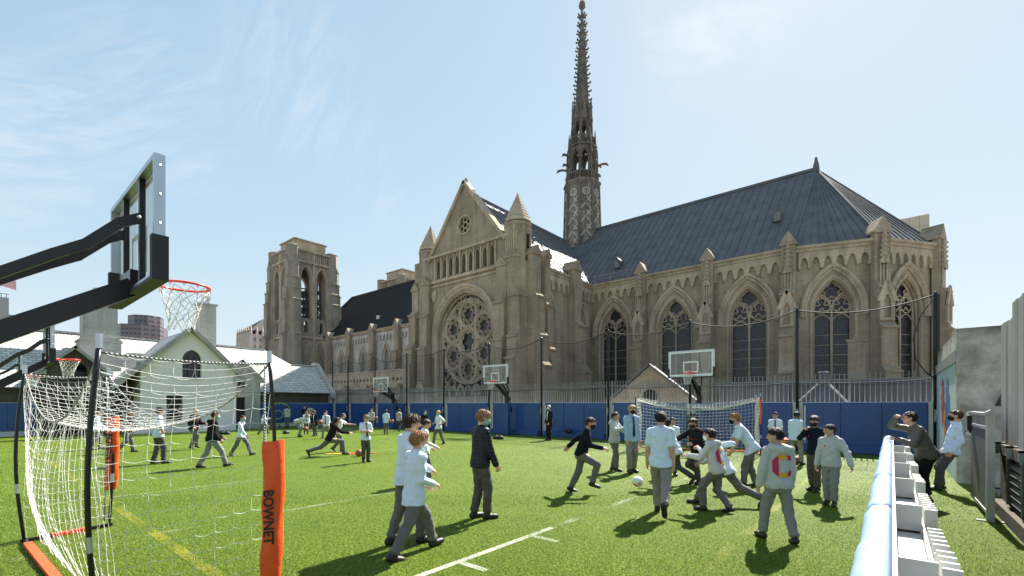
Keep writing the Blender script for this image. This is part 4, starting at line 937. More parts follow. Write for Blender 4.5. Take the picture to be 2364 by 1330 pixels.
m = MB(); m.box(.0,1.2,.1,.02,13.1,1.04); m.box(.02,1.2,.04,.30,13.1,.08); m.build('back_board', M['greypaint'], ba)
y = 1.55
while y < 13.0:
    m = MB(); m.box(.022,y,.745,.19,y+.022,.955); m.box(.022,y+.09,.745,.178,y+.112,.935); m.build('support_plate', M['greypaint'], ba)
    m = MB(); m.box(.022,y-.95,.705,.185,y-.003,.725); m.box(.022,y+.115,.725,.185,y+.78,.745); m.build('shelf', M['greypaint'], ba)
    m = MB()
    for i in range(10):
        yy = y+.01+i*.151
        if yy < 13.1: m.box(.205,yy,.06,.285,yy+.022,.93-.006*(i % 5)-(.05 if i > 3 else 0))
    m.box(.19,y-.2,.1,.204,min(13.05,y+1.55),.80); m.build('picket_row', M['greypaint'], ba)
    y += 1.75

# ---------------------------------------------------------------- low roofs between the fence and the cathedral
gh = thing('chapel_gable', 'small grey concrete gable with a round vent behind the picket fence', 'building', (-11,25,0))
m = MB(); m.wall([(-12.9,-.1),(-12.9,1.9),(-10.4,3.9),(-7.9,1.9),(-7.9,-.1)], [circ(-10.4,2.2,.36,16)], (0,24.5,0), Xv, Zv, -Yv, .3); m.build('wall', M['stone'], gh)
m = MB()
for s in (-1,1): m.bar((-10.4+s*2.8,24.45,1.78), (-10.4-s*.03,24.45,4.02), .22, .07, (0,0,1)); m.face((-10.4+s*2.8,24.5,1.7),(-10.4,24.5,3.95),(-10.4,25.2,3.95),(-10.4+s*2.8,25.2,1.7))
m.build('roof', pmat('weathered zinc edging', (.12,.12,.118), .7, 0, .1, 3), gh)
m = MB(); m.tube2(circ(-10.4,2.2,.36,16), (0,24.5,0), Xv, Zv, .06, 5, True); m.prism(circ(-10.4,2.2,.36,16), (0,24.7,0), Xv, Zv, Yv, .02); m.build('round_vent', M['blackmat'], gh)
lr = thing('low_building', 'low blue grey metal clad building with pyramid skylight behind the fence', 'building', (-1,26,0))
m = MB(); m.box(-6.6,24,-.1,6.0,31,2.62); m.box(-6.75,23.9,2.62,6.1,31.1,2.8); m.build('wall', M['leadlow'], lr)
m = MB()
for i in range(14): x = -6.4+i*.92; m.box(x,23.95,.0,x+.06,24,2.6)
m.build('standing_seams', M['leadlow'], lr)
m = MB(); cx, cy = -2.2, 23.0; m.add([(cx-2.2,cy-1.6,.2),(cx+2.2,cy-1.6,.2),(cx+2.2,cy+.95,.2),(cx-2.2,cy+.95,.2),(cx,cy,2.75)], [(0,1,4),(1,2,4),(2,3,4),(3,0,4)])
for a in ((-2.2,-1.6),(2.2,-1.6)): m.bar((cx+a[0],cy+a[1],.2),(cx,cy,2.8),.16,.1)
m.lathe((cx,cy,2.6), [(.2,0),(.2,.5),(.14,.55)], 6); m.build('skylight', M['leadlow'], lr)
eb = thing('vent_shaft', 'plain square concrete vent shaft standing before the apse window', 'shaft', (-3.4,34,0))
m = MB(); m.box(-2.05,34,-.1,-1.25,34.8,5.5); m.box(-2.11,33.94,5.5,-1.19,34.86,5.66); m.build('shaft_body', M['stone'], eb)

# ---------------------------------------------------------------- the mint house on the left
ho = thing('school_house', 'pale mint stucco house with pointed gable, slate roofs and stone chimneys beside the court', 'house', (-38,8,0))
XG = -34.5
wins_h = [arch(9.35,1.05,3.45,4.6,5.25,6), [(8.0,.62),(8.0,2.3),(8.85,2.3),(8.85,.62)]]
m = MB(); m.wall([(6.15,-.05),(6.45,.5),(6.72,1.6),(6.74,4.05),(9.25,6.42),(11.9,3.95),(11.9,-.05)], wins_h, (XG,0,0), Yv, Zv, Xv, .3)
m.face((XG,6.72,-.05),(-37.3,6.72,-.05),(-37.3,6.72,4.0),(XG,6.74,4.0)); m.face((XG,11.9,-.05),(-37.3,11.9,-.05),(-37.3,11.9,4.0),(XG,11.9,3.95))
m.build('gable_wall', M['mint'], ho)
m = MB(); m.bar((XG+.12,12.25,3.62),(XG+.12,9.2,6.66),.55,.22,(0,1,1)); m.bar((XG+.12,5.2,2.5),(XG+.12,9.3,6.66),.55,.22,(0,-1,1))
m.box(XG-.2,6.55,4.02,XG+.2,6.95,4.32); m.box(XG-.2,11.75,3.3,XG+.3,12.3,3.62); m.build('coping', M['cstone'], ho)
m = MB(); m.face((XG,5.3,2.62),(XG,9.25,6.55),(-41.2,9.25,6.55),(-41.2,5.3,2.62)); m.face((XG,12.1,3.7),(XG,9.25,6.55),(-41.2,9.25,6.55),(-41.2,12.1,3.7)); m.build('gable_roof', M['slate'], ho)
m = MB(); m.box(XG-1.9,5.35,-.05,XG-1.7,6.72,2.5); m.box(XG-2.4,5.3,2.46,XG,6.72,2.54); m.build('side_recess', M['darkconc'], ho)
for Pw, nm in ((wins_h[0],'arched_window'),(wins_h[1],'window')):
    m = MB(); m.prism(Pw, (XG-.28,0,0), Yv, Zv, Xv, .02); wo = m.build(nm, pmat('dark window glass', (.015,.02,.022), .12, 0, .1, 2), ho)
    m = MB(); ys = [p[0] for p in Pw]; zs = [p[1] for p in Pw]; y0, y1, z0, z1 = min(ys), max(ys), min(zs), max(zs)
    for f in (.33,.66): m.box(XG-.26,y0+(y1-y0)*f-.015,z0,XG-.235,y0+(y1-y0)*f+.015,z1-(.35 if nm[0] == 'a' else 0))
    for f in ((.25,.5,.75) if nm[0] == 'w' else (.12,.24,.36,.48,.6,.72)): m.box(XG-.258,y0,z0+(z1-z0)*f-.012,XG-.237,y1,z0+(z1-z0)*f+.012)
    m.build('glazing_bars', M['blackmat'], wo)
    m = MB(); m.box(XG-.05,y0-.08,z0-.1,XG+.08,y1+.08,z0); m.build('sill', M['whitepaint'], wo)
m = MB(); m.box(XG,10.35,1.75,XG+.12,10.62,1.95); m.build('wall_lamp', M['whitepaint'], ho)
def roofx(mb, x): return 2.7+(-36.9-x)*.895
m = MB()
m.face((-36.9,-9,2.7),(-36.9,20.05,2.7),(-39.6,20.05,roofx(m,-39.6)),(-39.6,18.0,roofx(m,-39.6)),(-41,16.3,roofx(m,-41)),(-41,-9,roofx(m,-41)))
m.face((-41,-9,6.37),(-41,16.3,6.37),(-45,16.3,2.7),(-45,-9,2.7)); m.face((-39.6,18,5.1),(-39.6,20.05,5.1),(-42.5,20.05,2.7),(-42.5,18,2.7)); m.face((-41,16.3,6.37),(-39.6,18,5.1),(-42.5,18,2.7),(-45,16.3,2.7))
m.bar((-41,-9,6.4),(-41,16.3,6.4),.25,.12); m.bar((-39.6,18,5.14),(-39.6,20.05,5.14),.22,.1)
m.build('main_roof', M['slate'], ho)
m = MB(); m.box(-37.5,-9,-.05,-37.3,20.3,2.65); m.build('court_wall', M['darkconc'], ho)
m = MB(); m.prism([(-36.7,2.3),(-36.7,2.75),(-39.6,5.45),(-40.2,5.45),(-42.8,2.8),(-42.8,-.05),(-37.2,-.05),(-37.2,2.3)], (0,20.05,0), Xv, Zv, Yv, .35); m.build('end_gable', M['cstone'], ho)
def gablet_part(nm, x, yc, hw, zb, ap, win, mat, depth, left=True):
    m = MB(); z1 = ap-hw*.95
    m.wall([(yc-hw,zb),(yc-hw,z1),(yc,ap),(yc+hw,z1),(yc+hw,zb)], win, (x,0,0), Yv, Zv, Xv, .25)
    for s in (-1,1): m.face((x,yc+s*hw,zb),(x-depth,yc+s*hw,zb),(x-depth,yc+s*hw,z1),(x,yc+s*hw,z1))
    o = m.build(nm, mat, ho)
    m = MB()
    for s in (-1,1):
        m.bar((x+.06,yc+s*(hw+.28),z1-.18),(x+.06,yc-s*.05,ap+.12),.42,.16,(0,s,1)); m.box(x-.1,yc+s*hw-.2,z1-.25,x+.16,yc+s*hw+.3 if s > 0 else yc+s*hw+.2,z1+.02)
        m.face((x,yc+s*(hw+.2),z1-.1),(x,yc,ap+.05),(x-depth,yc,ap+.05),(x-depth,yc+s*(hw+.2),z1-.1))
    m.build('coping', M['cstone'], o)
    m = MB(); m.box(x-.27,yc-hw+.05,zb,x-.25,yc+hw-.05,z1); m.build('glass', M['blackmat'], o)
gablet_part('porch', -35.5, 12.6, 1.25, -.05, 4.75, [arch(12.6,.5,2.95,3.45,3.8,5), [(11.95,.0),(11.95,2.25),(12.85,2.25),(12.85,.0)]], M['cstone'], 3.5)
gablet_part('dormer', -36.0, 4.05, 1.35, -.05, 4.95, [arch(4.2,.75,3.1,3.7,4.15,5), [(3.3,.0),(3.3,2.1),(4.9,2.1),(4.9,.0)]], M['darkconc'], 3.5)
for (x, y, w_, d_, z1, zs, n_) in ((-39,5.5,1.65,1.3,8.45,5.7,2),(-39.4,11.55,1.05,1.0,9.1,5.6,1)):
    m = MB(); m.box(x-d_/2,y-w_/2,2,x+d_/2,y+w_/2,z1); m.box(x-d_/2-.14,y-w_/2-.16,2,x+d_/2+.14,y+w_/2+.16,zs); m.prism([(-w_/2-.22,0),(-w_/2-.22,.1),(-w_/2,.3),(w_/2,.3),(w_/2+.22,.1),(w_/2+.22,0)], (x-d_/2-.2,y,zs-.02), Yv, Zv, Xv, d_+.4)
    m.box(x-d_/2-.08,y-w_/2-.1,z1,x+d_/2+.08,y+w_/2+.1,z1+.12); m.box(x+d_/2+.001,y-.03,zs+.35,x+d_/2+.06,y+.03,z1-.02); ch = m.build('chimney', M['cstone'], ho)
    m = MB(); m.lathe((x,y,z1+.1), [(.24,0),(.24,.4),(.3,.42),(.3,.6),(.1,.68)], 10); m.build('flue', M['alu'], ch)
# flag
fg_ = thing('flag', 'striped flag of red and white on a pole at the far left edge', 'flag', (-60.25,1.86,0))
m = MB(); m.lathe((-60.25,1.86,0), [(.07,0),(.05,13.4),(.1,13.5),(.02,13.6)], 8); m.build('flagpole', M['whitepaint'], fg_)
fm = [pmat('flag red', (.5,.03,.05), .8), pmat('flag white', (.75,.72,.7), .8), pmat('flag blue', (.03,.05,.2), .8)]
m = MB(); ns, nx = 13, 12
for i in range(ns):
    for j in range(nx):
        def fp(a, b): return (-60.2+b*.1, 1.9+.12*math.sin(b*.8)+b*.085, 12.95-a*.062-.012*b*b*.3)
        m.m = 2 if (i < 7 and j < 5) else i % 2; m.face(fp(i,j), fp(i,j+1), fp(i+1,j+1), fp(i+1,j))
m.build('cloth', fm, fg_)

# ---------------------------------------------------------------- city beyond
def facade(name, wall, win, sx, sz, fx=.6, fz=.6, rough=.3):
    m, nt, b = nodes(name); L = nt.links.new; g = N(nt, 'ShaderNodeNewGeometry'); sp = N(nt, 'ShaderNodeSeparateXYZ'); L(g.outputs['Position'], sp.inputs[0])
    ad = N(nt, 'ShaderNodeMath', operation='ADD'); L(sp.outputs['X'], ad.inputs[0]); L(sp.outputs['Y'], ad.inputs[1]); fs = []
    for src, s, f in ((ad.outputs[0], sx, fx), (sp.outputs['Z'], sz, fz)):
        d = N(nt, 'ShaderNodeMath', operation='DIVIDE'); L(src, d.inputs[0]); d.inputs[1].default_value = s
        r = N(nt, 'ShaderNodeMath', operation='FRACT'); L(d.outputs[0], r.inputs[0]); c = N(nt, 'ShaderNodeMath', operation='LESS_THAN'); L(r.outputs[0], c.inputs[0]); c.inputs[1].default_value = f; fs.append(c)
    mu = N(nt, 'ShaderNodeMath', operation='MULTIPLY'); L(fs[0].outputs[0], mu.inputs[0]); L(fs[1].outputs[0], mu.inputs[1])
    gz = N(nt, 'ShaderNodeSeparateXYZ'); L(g.outputs['Normal'], gz.inputs[0]); fl_ = N(nt, 'ShaderNodeMath', operation='LESS_THAN'); L(gz.outputs['Z'], fl_.inputs[0]); fl_.inputs[1].default_value = .5
    mu2 = N(nt, 'ShaderNodeMath', operation='MULTIPLY'); L(mu.outputs[0], mu2.inputs[0]); L(fl_.outputs[0], mu2.inputs[1])
    mx = N(nt, 'ShaderNodeMix', data_type='RGBA'); L(mu2.outputs[0], mx.inputs[0]); mx.inputs[6].default_value = (*wall, 1); mx.inputs[7].default_value = (*win, 1); L(mx.outputs[2], b.inputs['Base Color']); b.inputs['Roughness'].default_value = rough
    return m
def far(u, d): t = (u-CU)/F; return (d*(FW[0]+t*RT[0]), d*(FW[1]+t*RT[1]))
t = thing('office_tower', 'distant mauve brown office tower with a stepped top above the slate roof', 'tower', (*far(327,400),0))
x, y = far(327,400); fm1 = facade('mauve tower facade', (.135,.105,.11), (.045,.05,.065), 4.2, 4.0, .62, .5)
m = MB(); m.lathe((x,y,-1), [(18.5,0),(18.5,70),(.1,70.2)], 8, math.pi/8+.15); m.build('wall', fm1, t)
m = MB(); m.lathe((x+1,y+3,-1), [(12.5,70),(12.5,79),(.1,79.2)], 8, math.pi/8+.3); m.build('upper_storey', fm1, t)
t = thing('grey_apartment_block', 'plain grey apartment block with small balconies at the far left edge', 'building', (*far(0,95),0))
x, y = far(-35,95); m = MB(); bx = x; by = y
fm2 = facade('grey block facade', (.30,.30,.285), (.13,.16,.19), 9.5, 3.6, .4, .3)
m.box(x-6,y-8,-1,x+4,y+3.2,23.8); m.build('wall', fm2, t)
m = MB()
for i in range(16): m.box(x+3.9,y-8+i*.72,23.8,x+4.0,y-7.9+i*.72,24.6)
m.box(x+3.9,y-8,24.5,x+4.0,y+3.2,24.6); m.build('roof_railing', M['black'], t)
m = MB()
for z in (10,14,18.2): m.box(x+4,y-7,z,x+5.2,y-1,z+.25)
m.build('balconies', M['cstone'], t)
t = thing('beige_block', 'small cream block just right of the grey apartments', 'building', (*far(50,130),0)); x, y = far(48,130)
m = MB(); m.box(x-4,y-4,-1,x+4,y+2.4,25.6); m.box(x-4.4,y-4.4,25.6,x+4.4,y+2.8,26.3); m.build('wall', facade('cream facade', (.5,.46,.38), (.2,.2,.2), 3, 3.5), t)
t = thing('glass_skyscraper', 'slim tapering pale blue glass skyscraper in the distance', 'skyscraper', (*far(563,900),0)); x, y = far(564,900)
m = MB(); m.lathe((x,y,-1), [(16,0),(15.5,110),(13.5,130),(10,146),(.1,146.2)], 12, .1); m.build('glass_shaft', facade('blue glass facade', (.30,.42,.52), (.18,.34,.48), 6, 5, .8, .85, .2), t)
t = thing('ornate_apartment_tower', 'ornate pinkish apartment tower with pinnacles beside the bell tower', 'building', (*far(612,330),0)); x, y = far(616,330)
fm3 = facade('ornate facade', (.50,.40,.34), (.13,.19,.26), 3.4, 5.0, .5, .45)
m = MB(); m.box(x-14,y-14,-1,x+9,y+9,50); m.build('wall', fm3, t)
m = MB()
for i in range(7):
    for (px, py) in ((x+9.3,y-14+i*3.8),(x-14+i*3.8,y-14.3)): m.lathe((px,py,38), [(.9,0),(.9,13),(.5,15),(.1,18)], 6)
m.build('pinnacles', pmat('cream terracotta', (.52,.43,.36), .8, 0, .1, .3), t)
m = MB(); m.add([(x-15,y-15,52),(x+10,y-15,52),(x+10,y+10,52),(x-15,y+10,52),(x-2,y-2,63)], [(0,1,4),(1,2,4),(2,3,4),(3,0,4)]); m.build('roof', M['tile'], t)
t = thing('tan_panel_building', 'tan panelled modern building showing above the right end of the apse roof', 'building', (*far(2100,95),0)); x, y = far(2102,95)
m = MB(); m.box(x-7.0,y,-1,x+2.9,y+12,40.6); m.build('wall', facade('tan panels', (.30,.25,.17), (.50,.43,.31), 1.5, 2.4, .93, .94, .6), t)
m = MB(); m.box(x-6.2,y-.1,36.0,x-2.5,y,39.0); m.build('window', pmat('office glass', (.16,.2,.24), .1), t)
# ================================================================ HOOPS
def local(mb, root_loc, rz):
    c, s = math.cos(rz), math.sin(rz)
    mb.v = [(root_loc[0]+c*x-s*y, root_loc[1]+s*x+c*y, root_loc[2]+z) for x, y, z in mb.v]; return mb
def hoop(x, y, rz, H, label, wide=1.83, lift=0.0, padc=True, py=-1.5):
    """basketball hoop facing local +y; ring centre at (0, 0, H)"""
    r = thing('basketball_hoop', label, 'basketball hoop', (x,y,0), rz, 'basketball hoops', True); BY = -.38; z0 = H-.15; z1 = z0+1.07; hw = wide/2
    P = []
    m = MB(); m.box(-.075,py-.075,0,.075,py+.075,2.55); m.box(-.2,py-.2,0,.2,py+.2,.02); m.build('pole', M['black'], r)
    if padc: m = MB(); m.prism([(-.13,-.13),(.13,-.13),(.16,-.1),(.16,.1),(.13,.13),(-.13,.13),(-.16,.1),(-.16,-.1)], (0,py,.03), Xv, Yv, Zv, 1.8); m.build('pole_pad', M['blue'], r)
    b = thing('backboard', None, None); b.parent = r
    m = MB(); m.box(-hw+.04,BY-.012,z0+.05,hw-.04,BY,z1-.03); m.build('glass', M['acrylic'], b)
    m = MB()
    for a in ((-hw,BY-.075,z0,-hw+.045,BY+.006,z1),(hw-.045,BY-.075,z0,hw,BY+.006,z1),(-hw+.045,BY-.075,z1-.045,hw-.045,BY+.006,z1),(-hw+.045,BY-.075,z0,hw-.045,BY+.006,z0+.045)): m.box(*a)
    fo = m.build('frame', M['alu'], b)
    m = MB()
    for a in ((-hw+.05,z0+.05,-hw+.1,z1-.05),(hw-.1,z0+.05,hw-.05,z1-.05),(-hw+.1,z1-.1,hw-.1,z1-.05),(-hw+.1,z0+.05,hw-.1,z0+.1),(-.305,z0+.17,-.255,z0+.62),(.255,z0+.17,.305,z0+.62),(-.255,z0+.57,.255,z0+.62),(-.255,z0+.17,.255,z0+.22)):
        m.box(a[0],BY+.001,a[1],a[2],BY+.003,a[3])
    m.build('target_lines', M['whitepaint'], b)
    m = MB()
    for q in (-hw*.36,hw*.36): m.box(q-.025,BY-.066,z0+.045,q+.025,BY-.018,z1-.045)
    m.build('back_struts', M['black'], b)
    m = MB()
    for s in (-1,1): m.box(min(s*(hw-.05),s*(hw+.025)),BY-.095,z0-.03,max(s*(hw-.05),s*(hw+.025)),BY+.025,z0+.36)
    m.box(-hw+.05,BY-.095,z0-.03,hw-.05,BY+.025,z0+.002); m.build('edge_pad', M['blackmat'], b)
    m = MB()
    for q in (.35,.6,.85):
        for s in (-1,1): m.sphere((s*(hw+.001),BY-.035,z0+q+.12), .012, 6, 4)
    m.build('bolts', M['alu'], b)
    # parallelogram arms back to the pole
    pz = 2.35
    for s in (-1,1):
        m = MB(); sx = s*.24; zq = min(pz+.4, z0-.3)
        pts = [(sx*1.4,BY-.05,z0+.66),(sx*1.36,BY-.2,z0+.57),(sx*1.15,BY-.42,z0+.33),(sx*1.0,BY-.62,z0+.2),(sx*.4,py,zq)]
        for p, q in zip(pts[:-1], pts[1:]): d_ = (Vector(q)-Vector(p)).normalized()*.012; m.bar(Vector(p)-d_, Vector(q)+d_, .04, .085)
        m.build('upper_arm', M['black'], r)
        m = MB(); m.sphere((sx*1.4+s*.022,BY-.07,z0+.655), .02, 8, 6); m.build('arm_bolt', M['alu'], r)
    m = MB(); m.bar((0,BY-.05,z0+.06),(0,py-.25,pz-.35),.11,.17); m.box(-.16,BY-.1,z0+.0,.16,BY-.03,z0+.2); m.build('lower_arm', M['black'], r)
    m = MB(); m.tube([(.0,py-.28,pz-.42),(0,py-.32,1.75)], .03, 8); m.box(-.06,py-.4,1.3,.06,py-.28,1.6); m.tube([(0,py-.3,1.6),(0,py-.3,1.8)], .02, 6); m.build('lift_actuator', M['blackmat'], r)
    m = MB(); m.tube([(.2285*math.cos(a),.2285*math.sin(a),H) for a in [2*math.pi*i/28 for i in range(28)]], .0125, 7, True)
    m.box(-.09,BY,H-.06,.09,BY+.02,H+.06); m.box(-.08,BY,H-.012,.08,-.2,H+.01)
    for s in (-1,1): m.bar((s*.07,BY+.01,H-.05),(s*.1,-.2,H-.012),.015,.03)
    ro = m.build('rim', M['rim'], r, True)
    m = MB()
    for i in range(12):
        a = 2*math.pi*(i+.5)/12; p = [(.2285*math.cos(a-.05),.2285*math.sin(a-.05),H-.01),(.235*math.cos(a),.235*math.sin(a),H-.04),(.2285*math.cos(a+.05),.2285*math.sin(a+.05),H-.01)]; m.tube(p, .004, 4)
    m.build('net_hooks', M['rim'], ro)
    m = MB(); K = 12; rng = random.Random(int(x*10)); sw = .03; lv = 7
    def npt(k, i):
        f = i/lv; a = 2*math.pi*(k+(i % 2)*.5)/K+.1*math.sin(i*2.0+k); rr = .225-.125*min(1, f*1.25)+.02*f*f; return (rr*math.cos(a)+sw*f*f, rr*math.sin(a)-sw*f, H-.03-.44*f+.012*math.sin(k*2.3+i))
    for k in range(K):
        for i in range(lv):
            d = 0 if i % 2 == 0 else 1
            m.tube([npt(k,i), npt(k,i+1)], .0042, 4, cap=False); m.tube([npt(k,i), npt((k-1) if i % 2 == 0 else (k+1),i+1)], .0042, 4, cap=False)
    m.build('net', M['string'], r)
    return r
hoop(-5.8, 1.5, 0, 3.05, 'large basketball hoop close to the camera, seen from behind with black arms', padc=False, py=-1.7)
hoop(-17.9, 1.9, 0, 3.05, 'second basketball hoop on the left side, seen edge on before the dark dormer', padc=False, py=-1.5)
hoop(-29.9, 2.0, 0, 3.05, 'farthest of the left side basketball hoops, small beyond the near goal', padc=False, py=-1.5)
hoop(-6.3, 18.55, math.pi, 3.05, 'basketball hoop above the far soccer goal, clear board with white edge', py=-1.42)
hoop(-17.0, 18.55, math.pi, 3.05, 'basketball hoop in front of the rose window with a blue padded pole', py=-1.42)
hoop(-27.85, 18.5, math.pi, 2.75, 'small far basketball hoop before the nave with a ball at its board', py=-1.42)

# ================================================================ SOCCER GOALS
def text_mesh(s, size, mat, parent, mtx, name, ext=.0006, bold=.0):
    cu = bpy.data.curves.new(name, 'FONT'); cu.body = s; cu.size = size; cu.extrude = ext; cu.offset = bold; cu.align_x = 'CENTER'; cu.align_y = 'CENTER'; cu.resolution_u = 3
    o = bpy.data.objects.new(name+'_tmp', cu); C.objects.link(o); dg = bpy.context.evaluated_depsgraph_get()
    me = bpy.data.meshes.new_from_object(o.evaluated_get(dg)); bpy.data.objects.remove(o); me.transform(mtx); me.materials.clear(); me.materials.append(mat)
    q = bpy.data.objects.new(name, me); C.objects.link(q); q.parent = parent; return q
def frame_mtx(O, x, z):
    x = Vector(x).normalized(); z = Vector(z); z = (z-x*z.dot(x)).normalized(); n = x.cross(z)     # text: x along, z up, n out of page
    return Matrix(((x.x,z.x,n.x,O[0]),(x.y,z.y,n.y,O[1]),(x.z,z.z,n.z,O[2]),(0,0,0,1)))
inkm = pmat('black ink', (.012,.012,.012), .6)
def lines(mb, P, nu, nv, su, sv, r, scal=0.0, n=3, u0=0, v0=0):
    """a hand-tied net: strings along both directions of the surface P(u, v)"""
    for i in range(u0, nu+1):
        mb.tube([P(i/nu, j/sv) for j in range(sv+1)], r, n, cap=False)
    for j in range(v0, nv+1):
        pts = []
        for i in range(su+1):
            u = i/su; p = Vector(P(u, j/nv)); f = (u*nu) % 1; p.z -= scal*math.sin(math.pi*f); pts.append(p)
        mb.tube(pts, r, n, cap=False)
def goal(x, y, rz, W, D, H, label, near, corners=None):
    g = thing('soccer_goal', label, 'soccer goal', (x,y,0), rz, 'pop up soccer goals', True); hw = W/2; rs = .0019 if near else .0055
    FL, FR, BL, BR = Vector((-hw,0,0)), Vector((hw,0,0)), Vector((-hw+.02,-D,0)), Vector((hw-.02,-D,0))
    if corners: FL, FR, BR, BL = [Vector((c[0]-x, c[1]-y, 0)) for c in corners]
    def post(p, bow, top, nm='upright', tip=True):
        m = MB(); pts = []; n = 10
        for i in range(n+1):
            f = i/n; pts.append(Vector(p)+Vector(bow)*math.sin(math.pi*min(1, f*1.0))*.5+Vector((0,0,top*f)))
        m.tube(pts, .019, 8); o = m.build(nm, M['black'], g, True)
        m = MB(); m.tube([pts[-1]-Zv*.03, pts[-1]+Zv*.085], .023, 8); m.build('top_cap', M['alu'], o)
        m = MB(); m.tube([pts[3]*.9+pts[2]*.1, pts[3]*.55+pts[4]*.45], .0225, 8); m.build('ferrule', M['alu'], o)
        return pts
    a = .06
    post(FL, (-.02,.10,0), H); post(FR, (.02,.10,0), H); post(BR, (.02,-.14,0), H+.02); post(BL, (-.05,-.16,0), H-.02)
    # flat base frame in orange sleeves with black corner fittings
    for p, q in ((FL,BL),(FR,BR),(BL,BR)):
        m = MB(); d = (q-p).normalized(); n_ = 10
        m.bar(p+d*.25+Zv*.03, q-d*.25+Zv*.03, .08, .045); 
        m.build('base_sleeve', M['orange'], g); m = MB(); m.bar(p-d*.04+Zv*.03, q+d*.04+Zv*.03, .04, .04); m.build('base_tube', M['black'], g)
    def cord(p, q, sagd, r=.011, k=20): return [Vector(p).lerp(Vector(q), i/k)-Zv*sagd*4*(i/k)*(1-i/k) for i in range(k+1)]
    TFL, TFR, TBR, TBL = [p+Zv*(H-.04)+o for p, o in ((FL,Vector((0,.0,0))),(FR,Vector((0,0,0))),(BR,Vector((0,-.0,0))),(BL,Vector((0,0,-.02))))]
    s_f, s_b = (.62, .58) if near else (.47, .25)
    cords = {'front_cord': cord(TFL,TFR,s_f), 'rear_cord': cord(TBL,TBR,s_b), 'side_cord': cord(TFR,TBR,.03), 'left_side_cord': cord(TFL,TBL,.03)}
    tw = M['twist']
    for nm, c in cords.items(): m = MB(); m.tube(c, .009, 6); m.build(nm.replace('left_',''), tw, g, True)
    for p in ((FL,FR) if near else ()):
        m = MB(); m.tube([p+Zv*(H-.06)+Vector((-.06 if p.x > 0 else .06,-.02,0)), p+Zv*(H*.62)+Vector((-.05 if p.x > 0 else .05,-.03,0)), p+Zv*.1+Vector((0,-.05,0))], .009, 6); m.build('lace_cord', tw, g, True)
    def at(c, u): f = u*(len(c)-1); i = min(int(f), len(c)-2); return c[i].lerp(c[i+1], f-i)
    cell = .118 if near else .125
    def wob(p, k): return Vector((p[0]+.012*math.sin(7*p[2]+k), p[1]+.012*math.sin(9*p[0]+5*p[2]), p[2]))
    # side nets, rear net, top net
    bulge = .18
    for TA, TB, A_, B_, nm in ((TFR,TBR,FR,BR,0),(TFL,TBL,FL,BL,1)):
        m = MB(); cc = cords['side_cord'] if nm == 0 else cords['left_side_cord']
        def P(u, v, cc=cc, A_=A_, B_=B_): t = at(cc, u); b = A_.lerp(B_, u)+Zv*.05; q = t.lerp(b, v); return wob(q+Vector(((-.05 if A_.x > 0 else .05)*math.sin(math.pi*v),0,0)), u*3)
        cs = .15 if near else cell; lines(m, P, round(D/cs), round(H/cs), round(D/cs)*5, 16, rs, .02); m.build('side_net', M['string'], g)
    m = MB()
    def P(u, v): t = at(cords['rear_cord'], u); b = BL.lerp(BR, u)+Zv*.06+Vector((0,.02,0)); q = t.lerp(b, v); return wob(q+Vector((0,-.16*math.sin(math.pi*v)*math.sin(math.pi*u)+.10*v*v,0)), 1)
    lines(m, P, round(W/cell), round(H*.9/cell), round(W/cell)*4, 14, rs*.85, .018)
    m.build('rear_net', M['string'], g)
    m = MB()
    def P(u, v): a_, b_ = at(cords['front_cord'], u), at(cords['rear_cord'], u); q = a_.lerp(b_, v); return wob(q-Zv*.10*math.sin(math.pi*v), 2)
    lines(m, P, round(W/cell), round(D/cell)+2, round(W/cell)*3, 10, rs, .016); m.build('top_net', M['string'], g)
    # orange weighted sleeves hanging on the front uprights
    for p, ztop, zb, wd, fac in ((FR, 1.42 if near else 1.55, 0.04 if near else 1.0, .21, 1), (FL, 1.6 if near else 1.95, .52 if near else 1.1, .24, 2)):
        m = MB(); k = 22; vs_ = []; rng = random.Random(4+fac)
        # cross-section: a folded cloth wedge round the upright, its broad side to the rear of the goal
        if near:
            wdir = V_(p, x, y); ndir = Vector((wdir.y,-wdir.x,0)); sec = [(wdir*a_+ndir*b_)[:2] for a_, b_ in ([(-.125,.015),(-.06,.035),(.02,.05),(.075,.015),(.105,-.03),(.03,-.045),(-.08,-.03)] if fac == 1 else [(-.09,.0),(-.03,.045),(.035,.04),(.085,.0),(.06,-.03),(.0,-.04),(-.06,-.03)])]
        else: sec = [(-.028,-.022),(.028,-.022),(.03,.022),(-.03,.022)]
        q = len(sec)
        for i in range(k+1):
            f = i/k; z = ztop+(zb-ztop)*f; ph = rng.uniform(-1, 1); cx = p.x+.01*math.sin(f*9)+(.03*f if fac == 1 else (-.10*f*f if near else 0)); cy = p.y+.10*math.sin(math.pi*z/H)*.5; tp = 1-.28*f**3
            for j, (a_, b_) in enumerate(sec): m.v.append((cx+a_*tp*(1+.06*math.sin(f*21+j*1.7)), cy+b_*(1+.12*math.sin(f*17+j*2.1)), z+(.03 if j == 3 and i == 0 else 0)))
        for i in range(k):
            for j in range(q): m.f.append((i*q+j, i*q+(j+1)%q, (i+1)*q+(j+1)%q, (i+1)*q+j)); m.mi.append(0)
        o = m.build('weighted_sleeve', M['orange'], g, True)
        if near:
            sub = o.modifiers.new('smooth', 'SUBSURF'); sub.levels = sub.render_levels = 1
            if fac == 1: text_mesh('BOWNET', .125, inkm, o, frame_mtx(Vector((p.x,p.y,.68))-wdir*.012+ndir*.062, (.0,0,-1), wdir), 'lettering', bold=.004)
            else: text_mesh('BOWNET', .105, inkm, o, frame_mtx(Vector((p.x,p.y,1.14))+ndir*.062, (-.0,0,-1), wdir), 'lettering', bold=.003)
    return g
